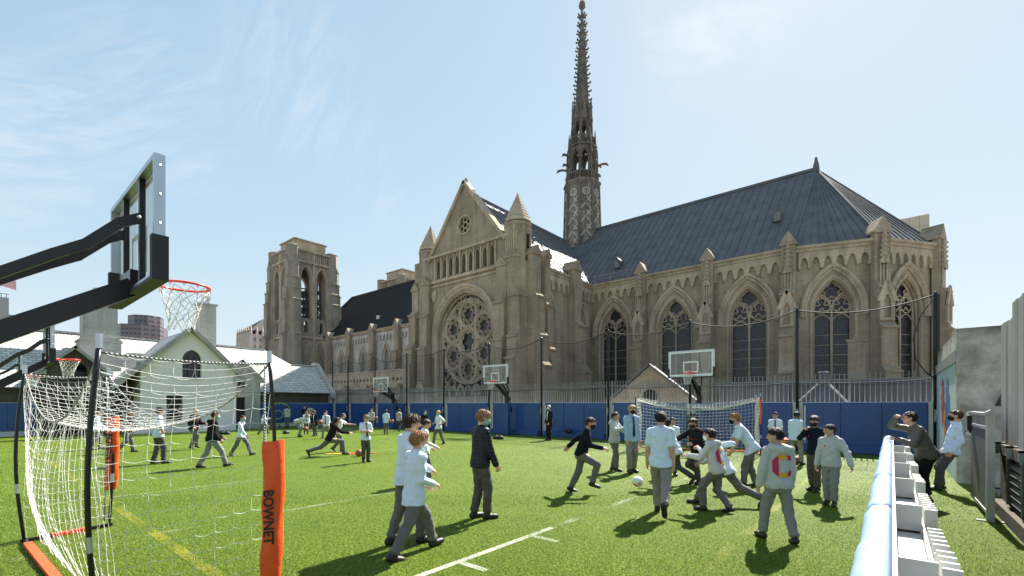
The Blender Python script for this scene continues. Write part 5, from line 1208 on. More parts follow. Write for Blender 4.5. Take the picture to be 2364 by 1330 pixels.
def V_(p, x, y): d = Vector((-(p.x+x), -(p.y+y), 0)).normalized(); return Vector((-d.y, d.x, 0))
def twist():
    m, nt, b = nodes('black and white twisted cord'); L = nt.links.new; g = N(nt, 'ShaderNodeNewGeometry')
    wv = N(nt, 'ShaderNodeTexWave', i_Scale=22.0, i_Distortion=.6, bands_direction='DIAGONAL'); L(g.outputs['Position'], wv.inputs['Vector'])
    L(ramp(nt, wv.outputs['Fac'], [(.55, (.015,.015,.015)), (.7, (.6,.6,.58))]), b.inputs['Base Color']); b.inputs['Roughness'].default_value = .7; return m
M['twist'] = twist()
goal(-6.7, 1.2, 0, 3.95, 1.22, 2.24, 'near soccer goal with white net and orange lettered sleeves in the left foreground', True, ((-8.8,1.35),(-4.78,1.95),(-4.73,.67),(-8.63,.5)))
goal(-5.5, 17.0, math.pi+R(17), 4.2, 1.2, 2.08, 'far soccer goal with sagging white net in front of the blue pads', False)

# ================================================================ BALLS AND SMALL THINGS
def ballmat():
    m, nt, b = nodes('basketball rubber'); L = nt.links.new; tc = N(nt, 'ShaderNodeTexCoord'); sp = N(nt, 'ShaderNodeSeparateXYZ'); L(tc.outputs['Object'], sp.inputs[0]); fs = []
    for ax, o in (('X',0),('Z',0),('Y',.062),('Y',-.062)):
        a = N(nt, 'ShaderNodeMath', operation='SUBTRACT'); L(sp.outputs[ax], a.inputs[0]); a.inputs[1].default_value = o
        c = N(nt, 'ShaderNodeMath', operation='ABSOLUTE'); L(a.outputs[0], c.inputs[0]); d = N(nt, 'ShaderNodeMath', operation='LESS_THAN'); L(c.outputs[0], d.inputs[0]); d.inputs[1].default_value = .0035; fs.append(d)
    x = fs[0].outputs[0]
    for f in fs[1:]: q = N(nt, 'ShaderNodeMath', operation='MAXIMUM'); L(x, q.inputs[0]); L(f.outputs[0], q.inputs[1]); x = q.outputs[0]
    mx = N(nt, 'ShaderNodeMix', data_type='RGBA'); L(x, mx.inputs[0]); mx.inputs[6].default_value = (.33,.085,.035,1); mx.inputs[7].default_value = (.02,.015,.012,1); L(mx.outputs[2], b.inputs['Base Color']); b.inputs['Roughness'].default_value = .6
    n = N(nt, 'ShaderNodeTexVoronoi', i_Scale=110.0); L(tc.outputs['Object'], n.inputs['Vector']); bp = N(nt, 'ShaderNodeBump', i_Strength=.3, i_Distance=.003); L(n.outputs['Distance'], bp.inputs['Height']); L(bp.outputs[0], b.inputs['Normal']); return m
M['ball'] = ballmat(); bmesh_ = None
def basketball(p, label):
    global bmesh_
    if bmesh_ is None: m = MB(); m.sphere((0,0,0), .12, 20, 14); o = m.build('basketball', M['ball'], None, True); bmesh_ = o.data
    else: o = bpy.data.objects.new('basketball', bmesh_); C.objects.link(o)
    o.location = p; o.rotation_euler = (random.uniform(0,3), random.uniform(0,3), 0); return tag(o, label, 'basketball', 'basketballs')
def soccermat():
    m, nt, b = nodes('soccer ball panels'); L = nt.links.new; tc = N(nt, 'ShaderNodeTexCoord')
    v = N(nt, 'ShaderNodeTexVoronoi', i_Scale=7.5); L(tc.outputs['Object'], v.inputs['Vector']); sp = N(nt, 'ShaderNodeSeparateColor'); L(v.outputs['Color'], sp.inputs[0])
    c = ramp(nt, sp.outputs[0], [(.0, (.80,.80,.78)), (.70, (.80,.80,.78)), (.72, (.03,.03,.03)), (.86, (.03,.03,.03)), (.88, (.75,.14,.04))]); nt.nodes[-1]
    L(c, b.inputs['Base Color']); b.inputs['Roughness'].default_value = .35; return m
m = MB(); m.sphere((0,0,0), .11, 22, 16); sb = m.build('soccer_ball', soccermat(), None, True)
x_, y_ = gp(1472,1134); sb.location = (x_, y_, .2); tag(sb, 'white soccer ball with dark and orange patches, bouncing just above the turf', 'soccer ball')
basketball((*gp(829,1054),.125), 'basketball low on the turf just behind the curly haired boy in a tie')
basketball((-28.25,18.1,3.02), 'basketball in the air against the smallest far backboard')
basketball((*gp(1838,1072),.12), 'basketball lying between the feet of the boy by the far goal post')
mm = MB()
x_, y_ = gp(800,1048)
for k, (a, b_, c_, d_) in enumerate(((-.75,-.1,.1,.02),(-.2,.12,1.0,.2),(-.1,-.28,.55,-.2))):
    mm.m = k; mm.prism([(a,b_),(c_,b_-.02),(c_+.05,d_),(a+.06,d_+.02)], (x_,y_,.012+.001*k), (RT[0],RT[1],0), (FW[0],FW[1],0), Zv, .008)
spm = [pmat('yellow marker vinyl', (.8,.5,.03), .5), pmat('red marker vinyl', (.72,.03,.02), .5), pmat('orange red marker vinyl', (.75,.08,.03), .5)]
tag(mm.build('floor_marker', spm), 'flat red and yellow vinyl marker strips lying on the turf by the running boy', 'floor marker')
x_, y_ = gp(1806,1049); t = thing('cone_stack', 'leaning stack of red and yellow disc cones beside the far goal post', 'cones', (x_,y_,0))
for i in range(7):
    m = MB(); m.lathe((x_+.012*i,y_,.02+i*.085), [(.15,0),(.15,.01),(.05,.075),(.04,.075)], 12); m.build('disc_cone', spm[(0 if i > 3 and i % 2 else 1)], t)
# green ring climbing toy
x_, y_ = -36.2, 15.5; rg = thing('ring_toy', 'large standing lime green ring with an inner ring and cups by the blue pads', 'play ring', (x_,y_,0))
gm_ = pmat('lime green plastic', (.40,.52,.03), .45, 0, .05, 3)
def rgt(c, r, t, nm, par):
    m = MB(); m.tube([(x_+.06*math.sin(a),y_+c[0]+r*math.cos(a),c[1]+r*math.sin(a)) for a in [2*math.pi*i/40 for i in range(40)]], t, 8, True); return m.build(nm, gm_, par, True)
rgt((0,1.02),.84,.035,'outer_ring',rg); rgt((-.08,.95),.32,.022,'inner_ring',rg)
m = MB()
for i in range(16):
    a = 2*math.pi*i/16; m.tube([(x_,y_+.78*math.cos(a),1.02+.78*math.sin(a)),(x_,y_+.68*math.cos(a),1.02+.68*math.sin(a))], .014, 5); m.tube([(x_,y_-.08+.32*math.cos(a),.95+.32*math.sin(a)),(x_,y_-.08+.38*math.cos(a),.95+.38*math.sin(a))], .012, 5)
m.build('pegs', M['greypaint'], rg)
for (dx, dz) in ((-.5,.42),(-.62,.14)): m = MB(); m.lathe((x_+.15,y_+dx,dz-.06), [(.05,0),(.06,.02),(.18,.14),(.2,.16),(.17,.16)], 14); m.build('cup', gm_, rg, True)
m = MB(); m.tube([(x_+.1,y_-.5,.1),(x_,y_-.3,.35)], .03, 6); m.tube([(x_-.3,y_,.02),(x_+.4,y_,.02)], .03, 6); m.tube([(x_,y_,.02),(x_,y_,.2)], .03, 6); m.build('stand', M['blackmat'], rg)
def bag(u, v, z, w_, label, cat='bag', mat='blackmat'):
    x, y = gp(u, v); m = MB(); rng = random.Random(u); n = 12
    for i in range(4):
        m.sphere((x+rng.uniform(-w_,w_)*.5, y+rng.uniform(-.08,.08), z+.08), .11+rng.uniform(0,.05), 10, 7, (1.4,1,.8))
    m.tube([(x-w_*.5,y,z+.12),(x-w_*.1,y-.1,z+.24),(x+w_*.4,y,z+.1)], .02, 5); return tag(m.build('bag', M[mat], None, True), label, cat, 'bags by the wall')
bag(1314,1012,.3,.45,'flat black bag on the blue ledge to the right of the man in a suit')
bag(1150,1014,.0,.4,'dark bag on the turf at the foot of the blue padded hoop pole')
bag(657,1001,.0,.8,'flat black bag on the shaded turf below the green ring')
bag(517,1003,.0,.9,'crumpled dark tarpaulin on the turf by the mint house wall','tarpaulin')
# ================================================================ PEOPLE
V3 = np.array
def nrm(a): return a/np.linalg.norm(a)
def rot(axis, deg):
    a = nrm(V3(axis, float)); t = math.radians(deg); K = V3([[0,-a[2],a[1]],[a[2],0,-a[0]],[-a[1],a[0],0]]); return np.eye(3)+math.sin(t)*K+(1-math.cos(t))*K@K
class SDF:
    """smooth union of limbs, turned into one closed skin"""
    def __init__(s): s.p = []
    def cap(s, a, b, ra, rb, k=.02): s.p.append(('c', V3(a,float), V3(b,float), ra, rb, k)); return s
    def ell(s, c, r, A=None, k=.02): s.p.append(('e', V3(c,float), V3(r,float), np.eye(3) if A is None else A, 0, k)); return s
    def prof(s, c, A, tab, k=.02): s.p.append(('p', V3(c,float), V3(tab,float), A, 0, k)); return s
    def bounds(s):
        lo = np.full(3, 9.); hi = np.full(3, -9.)
        for q in s.p:
            for l, h in (s.pb(q),): lo = np.minimum(lo, l); hi = np.maximum(hi, h)
        return lo, hi
    @staticmethod
    def pb(q):
        if q[0] == 'c': return np.minimum(q[1]-q[3], q[2]-q[4]), np.maximum(q[1]+q[3], q[2]+q[4])
        if q[0] == 'e': m = q[2].max(); return q[1]-m, q[1]+m
        t = q[2]; m = max(t[:,1].max(), t[:,2].max())+abs(t[:,3]).max(); a = q[1]+q[3][2]*t[0,0]; b = q[1]+q[3][2]*t[-1,0]
        return np.minimum(a,b)-m, np.maximum(a,b)+m
    @staticmethod
    def dist(q, P):
        if q[0] == 'c':
            ab = q[2]-q[1]; t = np.clip(((P-q[1])@ab)/max(1e-9, ab@ab), 0, 1); return np.linalg.norm(P-q[1]-t[...,None]*ab, axis=-1)-(q[3]+(q[4]-q[3])*t)
        L_ = (P-q[1])@q[3].T
        if q[0] == 'e':
            a = L_/q[2]; k0 = np.linalg.norm(a, axis=-1); k1 = np.linalg.norm(a/q[2], axis=-1)+1e-9; return k0*(k0-1)/k1
        t = q[2]; z = L_[...,2]; rx = np.interp(z, t[:,0], t[:,1]); ry = np.interp(z, t[:,0], t[:,2]); yo = np.interp(z, t[:,0], t[:,3])
        a = np.stack([L_[...,0]/rx, (L_[...,1]-yo)/ry], -1); k0 = np.linalg.norm(a, axis=-1)+1e-9
        d = k0*(k0-1)/(np.linalg.norm(a/np.stack([rx,ry],-1), axis=-1)+1e-9)
        return np.maximum(d, np.maximum(t[0,0]-z, z-t[-1,0]))
    def mesh(s, h, post=None, pad=None):
        lo, hi = s.bounds(); pad = pad or 3*h; lo = lo-pad; hi = hi+pad; n = np.ceil((hi-lo)/h).astype(int)+1
        f = np.full(n, .5); ax = [lo[i]+h*np.arange(n[i]) for i in range(3)]
        for q in s.p:
            a, b = s.pb(q); k = q[5]; i0 = np.maximum(0, np.floor((a-k-2*h-lo)/h).astype(int)); i1 = np.minimum(n, np.ceil((b+k+2*h-lo)/h).astype(int)+1)
            P = np.stack(np.meshgrid(*[ax[i][i0[i]:i1[i]] for i in range(3)], indexing='ij'), -1); d = s.dist(q, P)
            g = f[i0[0]:i1[0],i0[1]:i1[1],i0[2]:i1[2]]; e = np.maximum(k-np.abs(g-d), 0)/k; np.copyto(g, np.minimum(g, d)-e*e*k*.25)
        if post is not None:
            P = np.stack(np.meshgrid(*ax, indexing='ij'), -1); f = post(P, f)
        f[0]=f[-1]=.5; f[:,0]=f[:,-1]=.5; f[:,:,0]=f[:,:,-1]=.5
        return nets(f, lo, h)
def nets(f, lo, h):
    S = f < 0; n = S.shape
    cnt = sum(S[i:n[0]-1+i, j:n[1]-1+j, k:n[2]-1+k].astype(np.int8) for i in (0,1) for j in (0,1) for k in (0,1))
    act = (cnt > 0) & (cnt < 8); idx = -np.ones(act.shape, int); C_ = np.argwhere(act); idx[act] = np.arange(len(C_))
    acc_ = np.zeros((len(C_),3)); w_ = np.zeros(len(C_)); cor = [(i,j,k) for i in (0,1) for j in (0,1) for k in (0,1)]
    for a in cor:
        for ax in range(3):
            if a[ax]: continue
            b = list(a); b[ax] = 1; fa = f[C_[:,0]+a[0],C_[:,1]+a[1],C_[:,2]+a[2]]; fb = f[C_[:,0]+b[0],C_[:,1]+b[1],C_[:,2]+b[2]]
            m = (fa < 0) != (fb < 0); t = np.where(m, fa/np.where(m, fa-fb, 1), 0); p = np.tile(V3(a,float), (len(C_),1)); p[:,ax] = t; acc_ += p*m[:,None]; w_ += m
    vs_ = lo+(C_+acc_/np.maximum(w_,1)[:,None])*h; F_ = []
    for ax in range(3):
        o = [x for x in range(3) if x != ax]; sl = [slice(1,-1)]*3; sl[ax] = slice(0,-1); sh_ = [slice(1,-1)]*3; sh_[ax] = slice(1,None)
        a = S[tuple(sl)]; b = S[tuple(sh_)]; E = np.argwhere(a != b)
        if not len(E): continue
        sgn = a[E[:,0],E[:,1],E[:,2]]; base = E.copy()
        for q in o: base[:,q] += 1
        def at_(d1, d2): c = base.copy(); c[:,o[0]] -= d1; c[:,o[1]] -= d2; return idx[c[:,0],c[:,1],c[:,2]]
        q = np.stack([at_(1,1), at_(0,1), at_(0,0), at_(1,0)], 1); flip = sgn if ax != 1 else ~sgn
        q[~flip] = q[~flip][:,::-1]; F_.append(q)
    return vs_, np.concatenate(F_)
def mk(name, parts, mats, parent=None, mi=None):
    vs_ = np.concatenate([p[0] for p in parts]); o_ = 0; fs = []
    for v, f in parts: fs.append(f+o_); o_ += len(v)
    fs = np.concatenate(fs); me = bpy.data.meshes.new(name)
    for m in mats: me.materials.append(m)
    me.vertices.add(len(vs_)); me.vertices.foreach_set('co', vs_.ravel()); me.loops.add(len(fs)*4); me.loops.foreach_set('vertex_index', fs.ravel().astype(np.int32))
    me.polygons.add(len(fs)); me.polygons.foreach_set('loop_start', np.arange(0, len(fs)*4, 4, dtype=np.int32)); me.polygons.foreach_set('use_smooth', np.ones(len(fs), bool))
    if mi is not None: me.polygons.foreach_set('material_index', mi(vs_[fs].mean(1)).astype(np.int32))
    me.update(calc_edges=True); me.validate(); o = bpy.data.objects.new(name, me); C.objects.link(o)
    if parent: o.parent = parent
    return o
def ik(a, t, l1, l2, hint):
    d = t-a; L_ = np.linalg.norm(d)
    if L_ > (l1+l2)*.998: d = d*((l1+l2)*.998/L_); t = a+d; L_ = np.linalg.norm(d)
    x = (L_*L_+l1*l1-l2*l2)/(2*L_); y = math.sqrt(max(0, l1*l1-x*x)); u = d/L_; hv = V3(hint,float); hv = hv-u*(hv@u); return a+u*x+nrm(hv)*y, t
CM = {}
def cloth(nm, col, rough=.85, wr=.5, sheen=.15, vary=.035):
    if nm not in CM: CM[nm] = pmat(nm, col, rough, 0, vary, 5.0, min(1, wr*1.6), 15.0, obj=True, spec=.25, bdist=.028)
    return CM[nm]
def knit(nm, col): 
    if nm not in CM: CM[nm] = pmat(nm, col, .95, 0, .16, 90.0, .35, 12.0, obj=True, spec=.15, bdist=.02)
    return CM[nm]
SKIN = {'fair': (.62,.36,.26), 'light': (.55,.31,.21), 'tan': (.42,.235,.15), 'brown': (.27,.145,.09), 'dark': (.12,.065,.042)}
HAIR = {'blond': (.40,.235,.09), 'sandy': (.27,.155,.07), 'brown': (.040,.021,.011), 'dark': (.016,.010,.008), 'black': (.010,.009,.008), 'white': (.62,.61,.58), 'auburn': (.30,.145,.052), 'ginger': (.25,.13,.058)}
def smat(k):
    if k not in CM: 
        m = pmat(k+' skin', SKIN[k], .5, 0, .06, 12, .0, 30, obj=True, spec=.35); CM[k] = m; b = m.node_tree.nodes['Principled BSDF']; b.inputs['Subsurface Weight'].default_value = .08; b.inputs['Subsurface Radius'].default_value = (.012,.004,.002)
    return CM[k]
def hmat(k):
    kk = 'hair '+k
    if kk not in CM: CM[kk] = pmat(k+' hair', HAIR[k], .5, 0, .45, 26.0, .7, 55.0, obj=True, spec=.28, stretch=(1,1,.3), bdist=.015)
    return CM[kk]
eyem = pmat('dark eye', (.02,.014,.01), .25); lipm = pmat('lip', (.42,.16,.13), .5); browm = pmat('brow hair', (.05,.03,.018), .8)
solem = pmat('black shoe leather', (.013,.013,.013), .5, 0, .2, 20); brownshoe = pmat('brown shoe leather', (.10,.03,.015), .4)
TROU = {'grey': (.135,.132,.128), 'lgrey': (.235,.23,.222), 'dgrey': (.075,.072,.070), 'khaki': (.25,.225,.195), 'black': (.012,.012,.013), 'brown': (.085,.072,.062)}
TOPC = {'blue': ('light blue shirt cotton', (.62,.70,.83)), 'pale': ('pale blue shirt cotton', (.74,.78,.85)), 'white': ('white shirt cotton', (.80,.82,.84)), 'dblue': ('blue oxford cotton', (.34,.48,.64)), 'grey': ('heather grey fleece', (.47,.46,.445)), 'black': ('black fleece', (.014,.013,.013)), 'navy': ('navy wool', (.010,.014,.024)), 'suit': ('black suit wool', (.013,.013,.016)), 'puff': ('navy quilted nylon', (.010,.014,.024)), 'olive': ('grey brown quilted nylon', (.115,.105,.09))}
NP = [0]
GRP = 'pupils and staff on the turf'
def person(label, u, vg, vtop=None, h=None, th=0, feet=((-.05,.0,0,0),(.05,.0,0,0)), arms=((5,6,12),(5,6,12)), lean=0, side=0, twist=0, head=(0,0), top='blue', kind='shirt', sleeve='long',
           trou='grey', hair='brown', hs='short', skin='light', mask=None, tie=None, glasses=False, cgraph=False, chest=None, back=None, crest=False, shoe=None, hem=None, pel=None, drop=0, build=1.0, crop=False, collar=True, curl=(28,28), lanyard=False):
    NP[0] += 1; sd_ = NP[0]; rng = np.random.RandomState(sd_)
    x0, y0 = gp(u, vg); dist = F*EYE/(vg-HV)
    if h is None: h = EYE*(vg-vtop)/(vg-HV)
    psi = math.degrees(YAW)-math.degrees(math.atan((u-CU)/F))-th
    vox = max(.0085, min(.021, dist*.0013)); fine = max(.0048, vox*.55)
    H = h
    # ---- skeleton (metres, local: x right, y forward, z up)
    fL, fR = [list(f)+[0]*(5-len(f)) for f in feet]; ank = []
    A_h = .047*H
    for f in (fL, fR): ank.append(V3([f[0]*H, f[1]*H, f[2]*H+A_h]))
    px_, py_ = pel if pel else ((fL[0]+fR[0])/2, (fL[1]+fR[1])/2); lt, ls = .245*H, .238*H; hipw = .046*H
    zs_ = []
    for a, sx, f in ((ank[0],-1,fL),(ank[1],1,fR)):
        dx = math.hypot(a[0]-(px_*H+sx*hipw), a[1]-py_*H); zs_.append(a[2]+math.sqrt(max(.01, ((lt+ls)*.992)**2-dx*dx)))
    zp = min(zs_)-drop*H; pc = V3([px_*H, py_*H, zp])
    Rt = rot((1,0,0), -lean)@rot((0,1,0), side)           # torso axes as columns: x,y,z
    ax = Rt[:,0]; ay = Rt[:,1]; az = Rt[:,2]; A = V3([ax,ay,az])
    Rs = Rt@rot((0,0,1), twist); sx_ = Rs[:,0]; sy_ = Rs[:,1]; As = V3([sx_,sy_,az])
    sw = .090*H*build; shz = .262*H
    shL = pc+az*shz-sx_*sw; shR = pc+az*shz+sx_*sw
    nb = pc+az*.298*H+ay*.006*H
    Rh = Rt@rot((1,0,0), lean*.75)@rot((0,1,0), -side*.6)@rot((0,0,1), head[0]+twist*.3)@rot((1,0,0), -head[1])
    hx, hy, hz = Rh[:,0], Rh[:,1], Rh[:,2]; Ah = V3([hx,hy,hz]); hr = .0605*H*(1.03 if H < 1.65 else .97); hc = nb+nrm(az+hz)*.090*H+hy*.014*H
    knees = []
    for a, sx, f in ((ank[0],-1,fL),(ank[1],1,fR)):
        hip = pc+V3([sx*hipw,0,0]); k, t = ik(hip, a, lt, ls, (sx*.08,1,0)); knees.append((hip,k,a))
    lu, lf = .168*H, .145*H; AR = []
    for sh, sx, ar in ((shL,-1,arms[0]),(shR,1,arms[1])):
        if ar[0] == 't':
            tg = V3(ar[1:4],float)*H+V3([px_*H,py_*H,0]); hint = ar[4] if len(ar) > 4 else (sx*.6,-.8,-.4); e, w_ = ik(sh, tg, lu, lf, hint)
        else:
            fw_, out, el = ar[:3]; out = out*.5 if out < 30 else out; inn = ar[3] if len(ar) > 3 else 0
            M1 = rot((0,1,0), -sx*out)@rot((1,0,0), fw_); d1 = M1@V3([0,0,-1.]); d2 = rot((0,0,1), sx*inn)@rot((0,1,0), -sx*out*.6)@rot((1,0,0), fw_+el)@V3([0,0,-1.]); e = sh+d1*lu; w_ = e+d2*lf
        AR.append((sh, e, w_, sx))
    # ---- body skin
    def hand(S, e, w_, sx, k=.006):
        d = nrm(w_-e); n = V3([-sx,.12,0.]) if abs(d[2]) > .55 else V3([-sx*.5,0,-.9]); n = nrm(n-d*(n@d)); l = nrm(np.cross(n, d))*1.0
        if (l@V3([0,1.,.35])) < 0: l = -l
        s_ = .098*H; c0 = w_+d*s_*.28; S.ell(c0, V3([.24,.30,.115])*s_*V3([.9,1.15,1.15]), V3([l,d,n]), k=.012)
        S.cap(w_-d*.03*H, w_+d*.1*s_, .0175*H, .0165*H, .012)
        for i, (o, ln, cu) in enumerate(((.20,.40,0),(.07,.46,3),(-.06,.43,6),(-.18,.34,10))):
            b = w_+d*s_*.5+l*s_*o; c1 = math.radians(curl[0]+cu+rng.uniform(-6,6)); c2 = c1+math.radians(curl[1]+cu); d1 = d*math.cos(c1)+n*math.sin(c1)+l*o*.25; d2 = d*math.cos(c2)+n*math.sin(c2)
            m_ = b+d1*s_*ln*.52; S.cap(b, m_, .062*s_, .056*s_, k); S.cap(m_, m_+d2*s_*ln*.5, .056*s_, .045*s_, .003)
        tb = w_+d*s_*.12+l*s_*.17; t1 = tb+nrm(d*.8+l*.55+n*.25)*s_*.26; S.cap(tb, t1, .085*s_, .068*s_, .01); S.cap(t1, t1+nrm(d*.95+l*.1+n*.3)*s_*.24, .066*s_, .052*s_, .004)
    core = SDF(); core.prof(pc, As, [(-.05*H,.062*H,.045*H,0),(.06*H,.066*H,.047*H,0),(.2*H,.078*H,.052*H,0),(.27*H,.06*H,.036*H,0)], .02)
    core.cap(nb-az*.05*H, nb+nrm(az+hz)*.06*H, .031*H, .028*H, .02)
    for (hp,k,a) in knees: core.cap(hp, k, .038*H, .031*H, .02); core.cap(k, a, .030*H, .021*H, .015)
    for (sh,e,w_,sx) in AR: core.cap(sh-sx*sx_*.03*H, sh, .035*H, .034*H); core.cap(sh, e, .031*H, .0245*H, .015); core.cap(e, e*.55+w_*.45, .025*H, .024*H, .012); core.cap(e*.55+w_*.45, w_, .024*H, .0165*H, .012)
    hd = SDF(); r = hr
    hd.ell(hc+hz*r*.22-hy*r*.10, V3([.80,.98,.86])*r, Ah, .02); hd.ell(hc-hz*r*.28+hy*r*.22, V3([.64,.68,.74])*r, Ah, .03)
    hd.ell(hc-hz*r*.80+hy*r*.58, V3([.30,.25,.20])*r, Ah, .02); hd.cap(hc+hz*r*.12+hy*r*.88, hc-hz*r*.20+hy*r*1.06, .085*r, .135*r, .02)
    hd.cap(hc+hz*r*.22+hy*r*.80-hx*r*.4, hc+hz*r*.22+hy*r*.80+hx*r*.4, .13*r, .13*r, .02)
    hd.ell(hc-hz*r*.48+hy*r*.83, V3([.24,.10,.09])*r, Ah, .012)
    for s in (-1,1): hd.ell(hc+hx*s*r*.88-hz*r*.04-hy*r*.06, V3([.10,.20,.30])*r, Ah, .008)
    hd.cap(nb-az*.02*H, hc-hz*r*.45-hy*r*.25, .0295*H, .029*H, .02)
    def eyes(P, f):
        for s in (-1,1): f = np.maximum(f, -(np.linalg.norm(P-(hc+hy*r*1.0+hz*r*.08+hx*s*r*.31), axis=-1)-.13*r)*1.0)
        return f
    parts = [core.mesh(vox*1.25), hd.mesh(fine*1.0, eyes)]
    for (sh,e,w_,sx) in AR:
        S = SDF(); S.cap(e*.45+w_*.55, w_, .0215*H, .0165*H, .012); hand(S, e, w_, sx); parts.append(S.mesh(fine))
    def mi(Cn):
        q = (Cn-hc)@V3([hx,hy,hz]).T/r; o = np.zeros(len(Cn)); ff = q[:,1] > .55
        o[ff & (np.abs(np.abs(q[:,0])-.31) < .11) & (np.abs(q[:,2]-.07) < .05)] = 1
        o[ff & (np.abs(q[:,0]) < .24) & (np.abs(q[:,2]+.47) < .075)] = 2
        o[ff & (np.abs(np.abs(q[:,0])-.33) < .17) & (np.abs(q[:,2]-.28) < .035)] = 3
        return o
    body = mk('person', parts, [smat(skin), eyem, lipm, browm], None, mi)
    body.location = (x0, y0, .006); body.rotation_euler = (0,0,R(psi)); tag(body, label, 'person', GRP)
    ph = rng.uniform(0, 6, 8)
    def folds(amp, fr=1.0):
        def g(P, f):
            x, y, z = P[...,0], P[...,1], P[...,2]
            a = 24*fr*x+19*fr*z+2.4*np.sin(13*z+ph[0])+1.5*np.sin(9*y+ph[2])+ph[1]; b = 21*fr*z-26*x+8*y+2.5*np.sin(15*x+11*y+ph[3])+ph[4]; c = 44*fr*(z+.5*x-.3*y)+2*np.sin(21*x+17*y+ph[6])+ph[7]
            n = (1-2*np.abs(np.sin(a*.5)))*(.6+.4*np.sin(7*z+ph[5]))+.8*(1-2*np.abs(np.sin(b*.5)))*(.5+.5*np.sin(11*y+9*x+ph[2]))+.45*np.sin(c)
            return f+amp*n
        return g
    # ---- trousers
    T_ = SDF(); g_ = .005*H
    T_.prof(pc, As if abs(lean) < 25 else V3([ax, nrm(ay+V3([0,1.,0])), nrm(az+V3([0,0,1.]))]), [(-.085*H,.075*H,.06*H,-.004*H),(-.04*H,.086*H*build,.066*H*build,-.008*H),(.0*H,.082*H*build,.06*H*build,-.004*H),(.03*H,.076*H*build,.056*H*build,0),(.05*H,.07*H*build,.05*H*build,0)], .03)
    for (hp,k,a) in knees:
        a2 = a*.86+k*.14 if not crop else a*.72+k*.28
        T_.cap(hp-V3([0,0,.03*H]), k, .054*H*build, .043*H, .035); T_.cap(k, a2, .043*H, .037*H, .018)
        dn = nrm(a-k); T_.ell(a2+dn*.006*H, V3([.040,.043,.022])*H, V3([nrm(np.cross(dn,V3([.2,1,.1]))), nrm(np.cross(dn,np.cross(dn,V3([.2,1,.1])))), dn]), .012)
    tb_ = folds(.0062 if not crop else .001)
    def tpost(P, f):
        return tb_(P, f)
    mk('trousers', [T_.mesh(vox, tpost)], [cloth('%s trouser twill' % trou, TROU[trou])], body)
    # ---- shoes
    for (hp,k,a), f, sx in zip(knees, (fL,fR), (-1,1)):
        S = SDF(); yaw = f[4] if f[4] else -sx*7; Fm = rot((0,0,1), yaw)@rot((1,0,0), -f[3]); d = Fm[:,1]; up = Fm[:,2]; c = a-up*.018*H
        S.cap(c-d*.022*H-up*.004*H, c+d*.075*H-up*.010*H, .027*H, .023*H, .02); S.cap(c+d*.06*H-up*.012*H, c+d*.092*H-up*.013*H, .024*H, .020*H, .015); S.cap(c+up*.01*H, c+up*.03*H, .027*H, .026*H, .02)
        def sp_(P, f_, c=c, up=up, d=d): 
            z = (P-c)@up; return np.maximum(f_, -(z+.029*H))
        mk('shoe', [S.mesh(max(.006, vox*.75), sp_)], [shoe or solem], body)
    # ---- top garment
    b_ = build; off = {'shirt': 0.0, 'hoodie': .012, 'sweater': .005, 'jacket': .010, 'suit': .008}[kind]*H
    hm = hem if hem is not None else {'shirt': -.075, 'hoodie': -.055, 'sweater': -.045, 'jacket': -.06, 'suit': -.13}[kind]
    G = SDF(); tab = [(hm*H,(.095*H)*b_+off*(.5 if kind in ('hoodie','jacket') else .9),.078*H*b_+off*.6,-.005*H),((hm*.5+.01)*H,.095*H*b_+off*1.15,.078*H*b_+off,-.004*H),(.06*H,.086*H*b_+off,.066*H*b_+off,.0*H),(.15*H,.086*H*b_+off,.064*H*b_+off,.003*H),(.22*H,.086*H*b_+off,.060*H*b_+off,0),(.265*H,.072*H*b_+off,.046*H+off,-.003*H),(.288*H,.047*H,.040*H+off*.5,-.003*H),(.312*H,.033*H,.034*H,.0*H)]
    G.prof(pc, As, tab, .03); ra, rb, rc = .0355*H+off*.4, .030*H+off*.5, .0245*H+off*.45
    for (sh,e,w_,sx) in AR:
        G.cap(sh-sx*sx_*.045*H+az*.006*H, sh-az*.003*H, .034*H+off*.4, ra, .035); G.cap(nb-az*.008*H-ay*.008*H+sx_*sx*.02*H, sh-sx_*sx*.012*H+az*.008*H, .026*H+off*.3, .026*H+off*.3, .03)
        if sleeve == 'long': G.cap(sh, e, ra, rb, .02); G.cap(e, w_-nrm(w_-e)*.008*H, rb, rc, .015); G.cap(w_-nrm(w_-e)*.02*H, w_-nrm(w_-e)*.004*H, rc*1.0, rc*.96, .006)
        elif sleeve == 'roll': G.cap(sh, e, ra, rb, .02); m_ = e*.45+w_*.55; G.cap(e, m_, rb, rc*1.12, .012)
        else: m_ = sh*.30+e*.70; G.cap(sh, m_, ra, .037*H, .02); G.ell(m_, V3([.0395,.0395,.012])*H, None, .012)
    if hm < -.06:
        for (hp,k,a) in knees: G.cap(hp-V3([0,0,.02*H]), hp*.62+k*.38, .058*H*b_, .058*H*b_, .03)
    if kind == 'hoodie':
        hb = nb-ay*.018*H
        for i in range(9):
            a0 = math.pi*(-.12+1.24*i/8); a1 = math.pi*(-.12+1.24*(i+1)/8)
            p = lambda a: hb+sx_*math.cos(a)*.052*H-ay*math.sin(a)*.058*H+az*(-.006-.012*math.sin(a))*H
            G.cap(p(a0), p(a1), .027*H, .027*H, .02)
        G.ell(nb-ay*.064*H-az*.022*H, V3([.058,.034,.044])*H, As, .03)
        if chest is None and not cgraph: G.ell(pc+az*.03*H+ay*(.066*H+off), V3([.055,.010,.035])*H, As, .01)
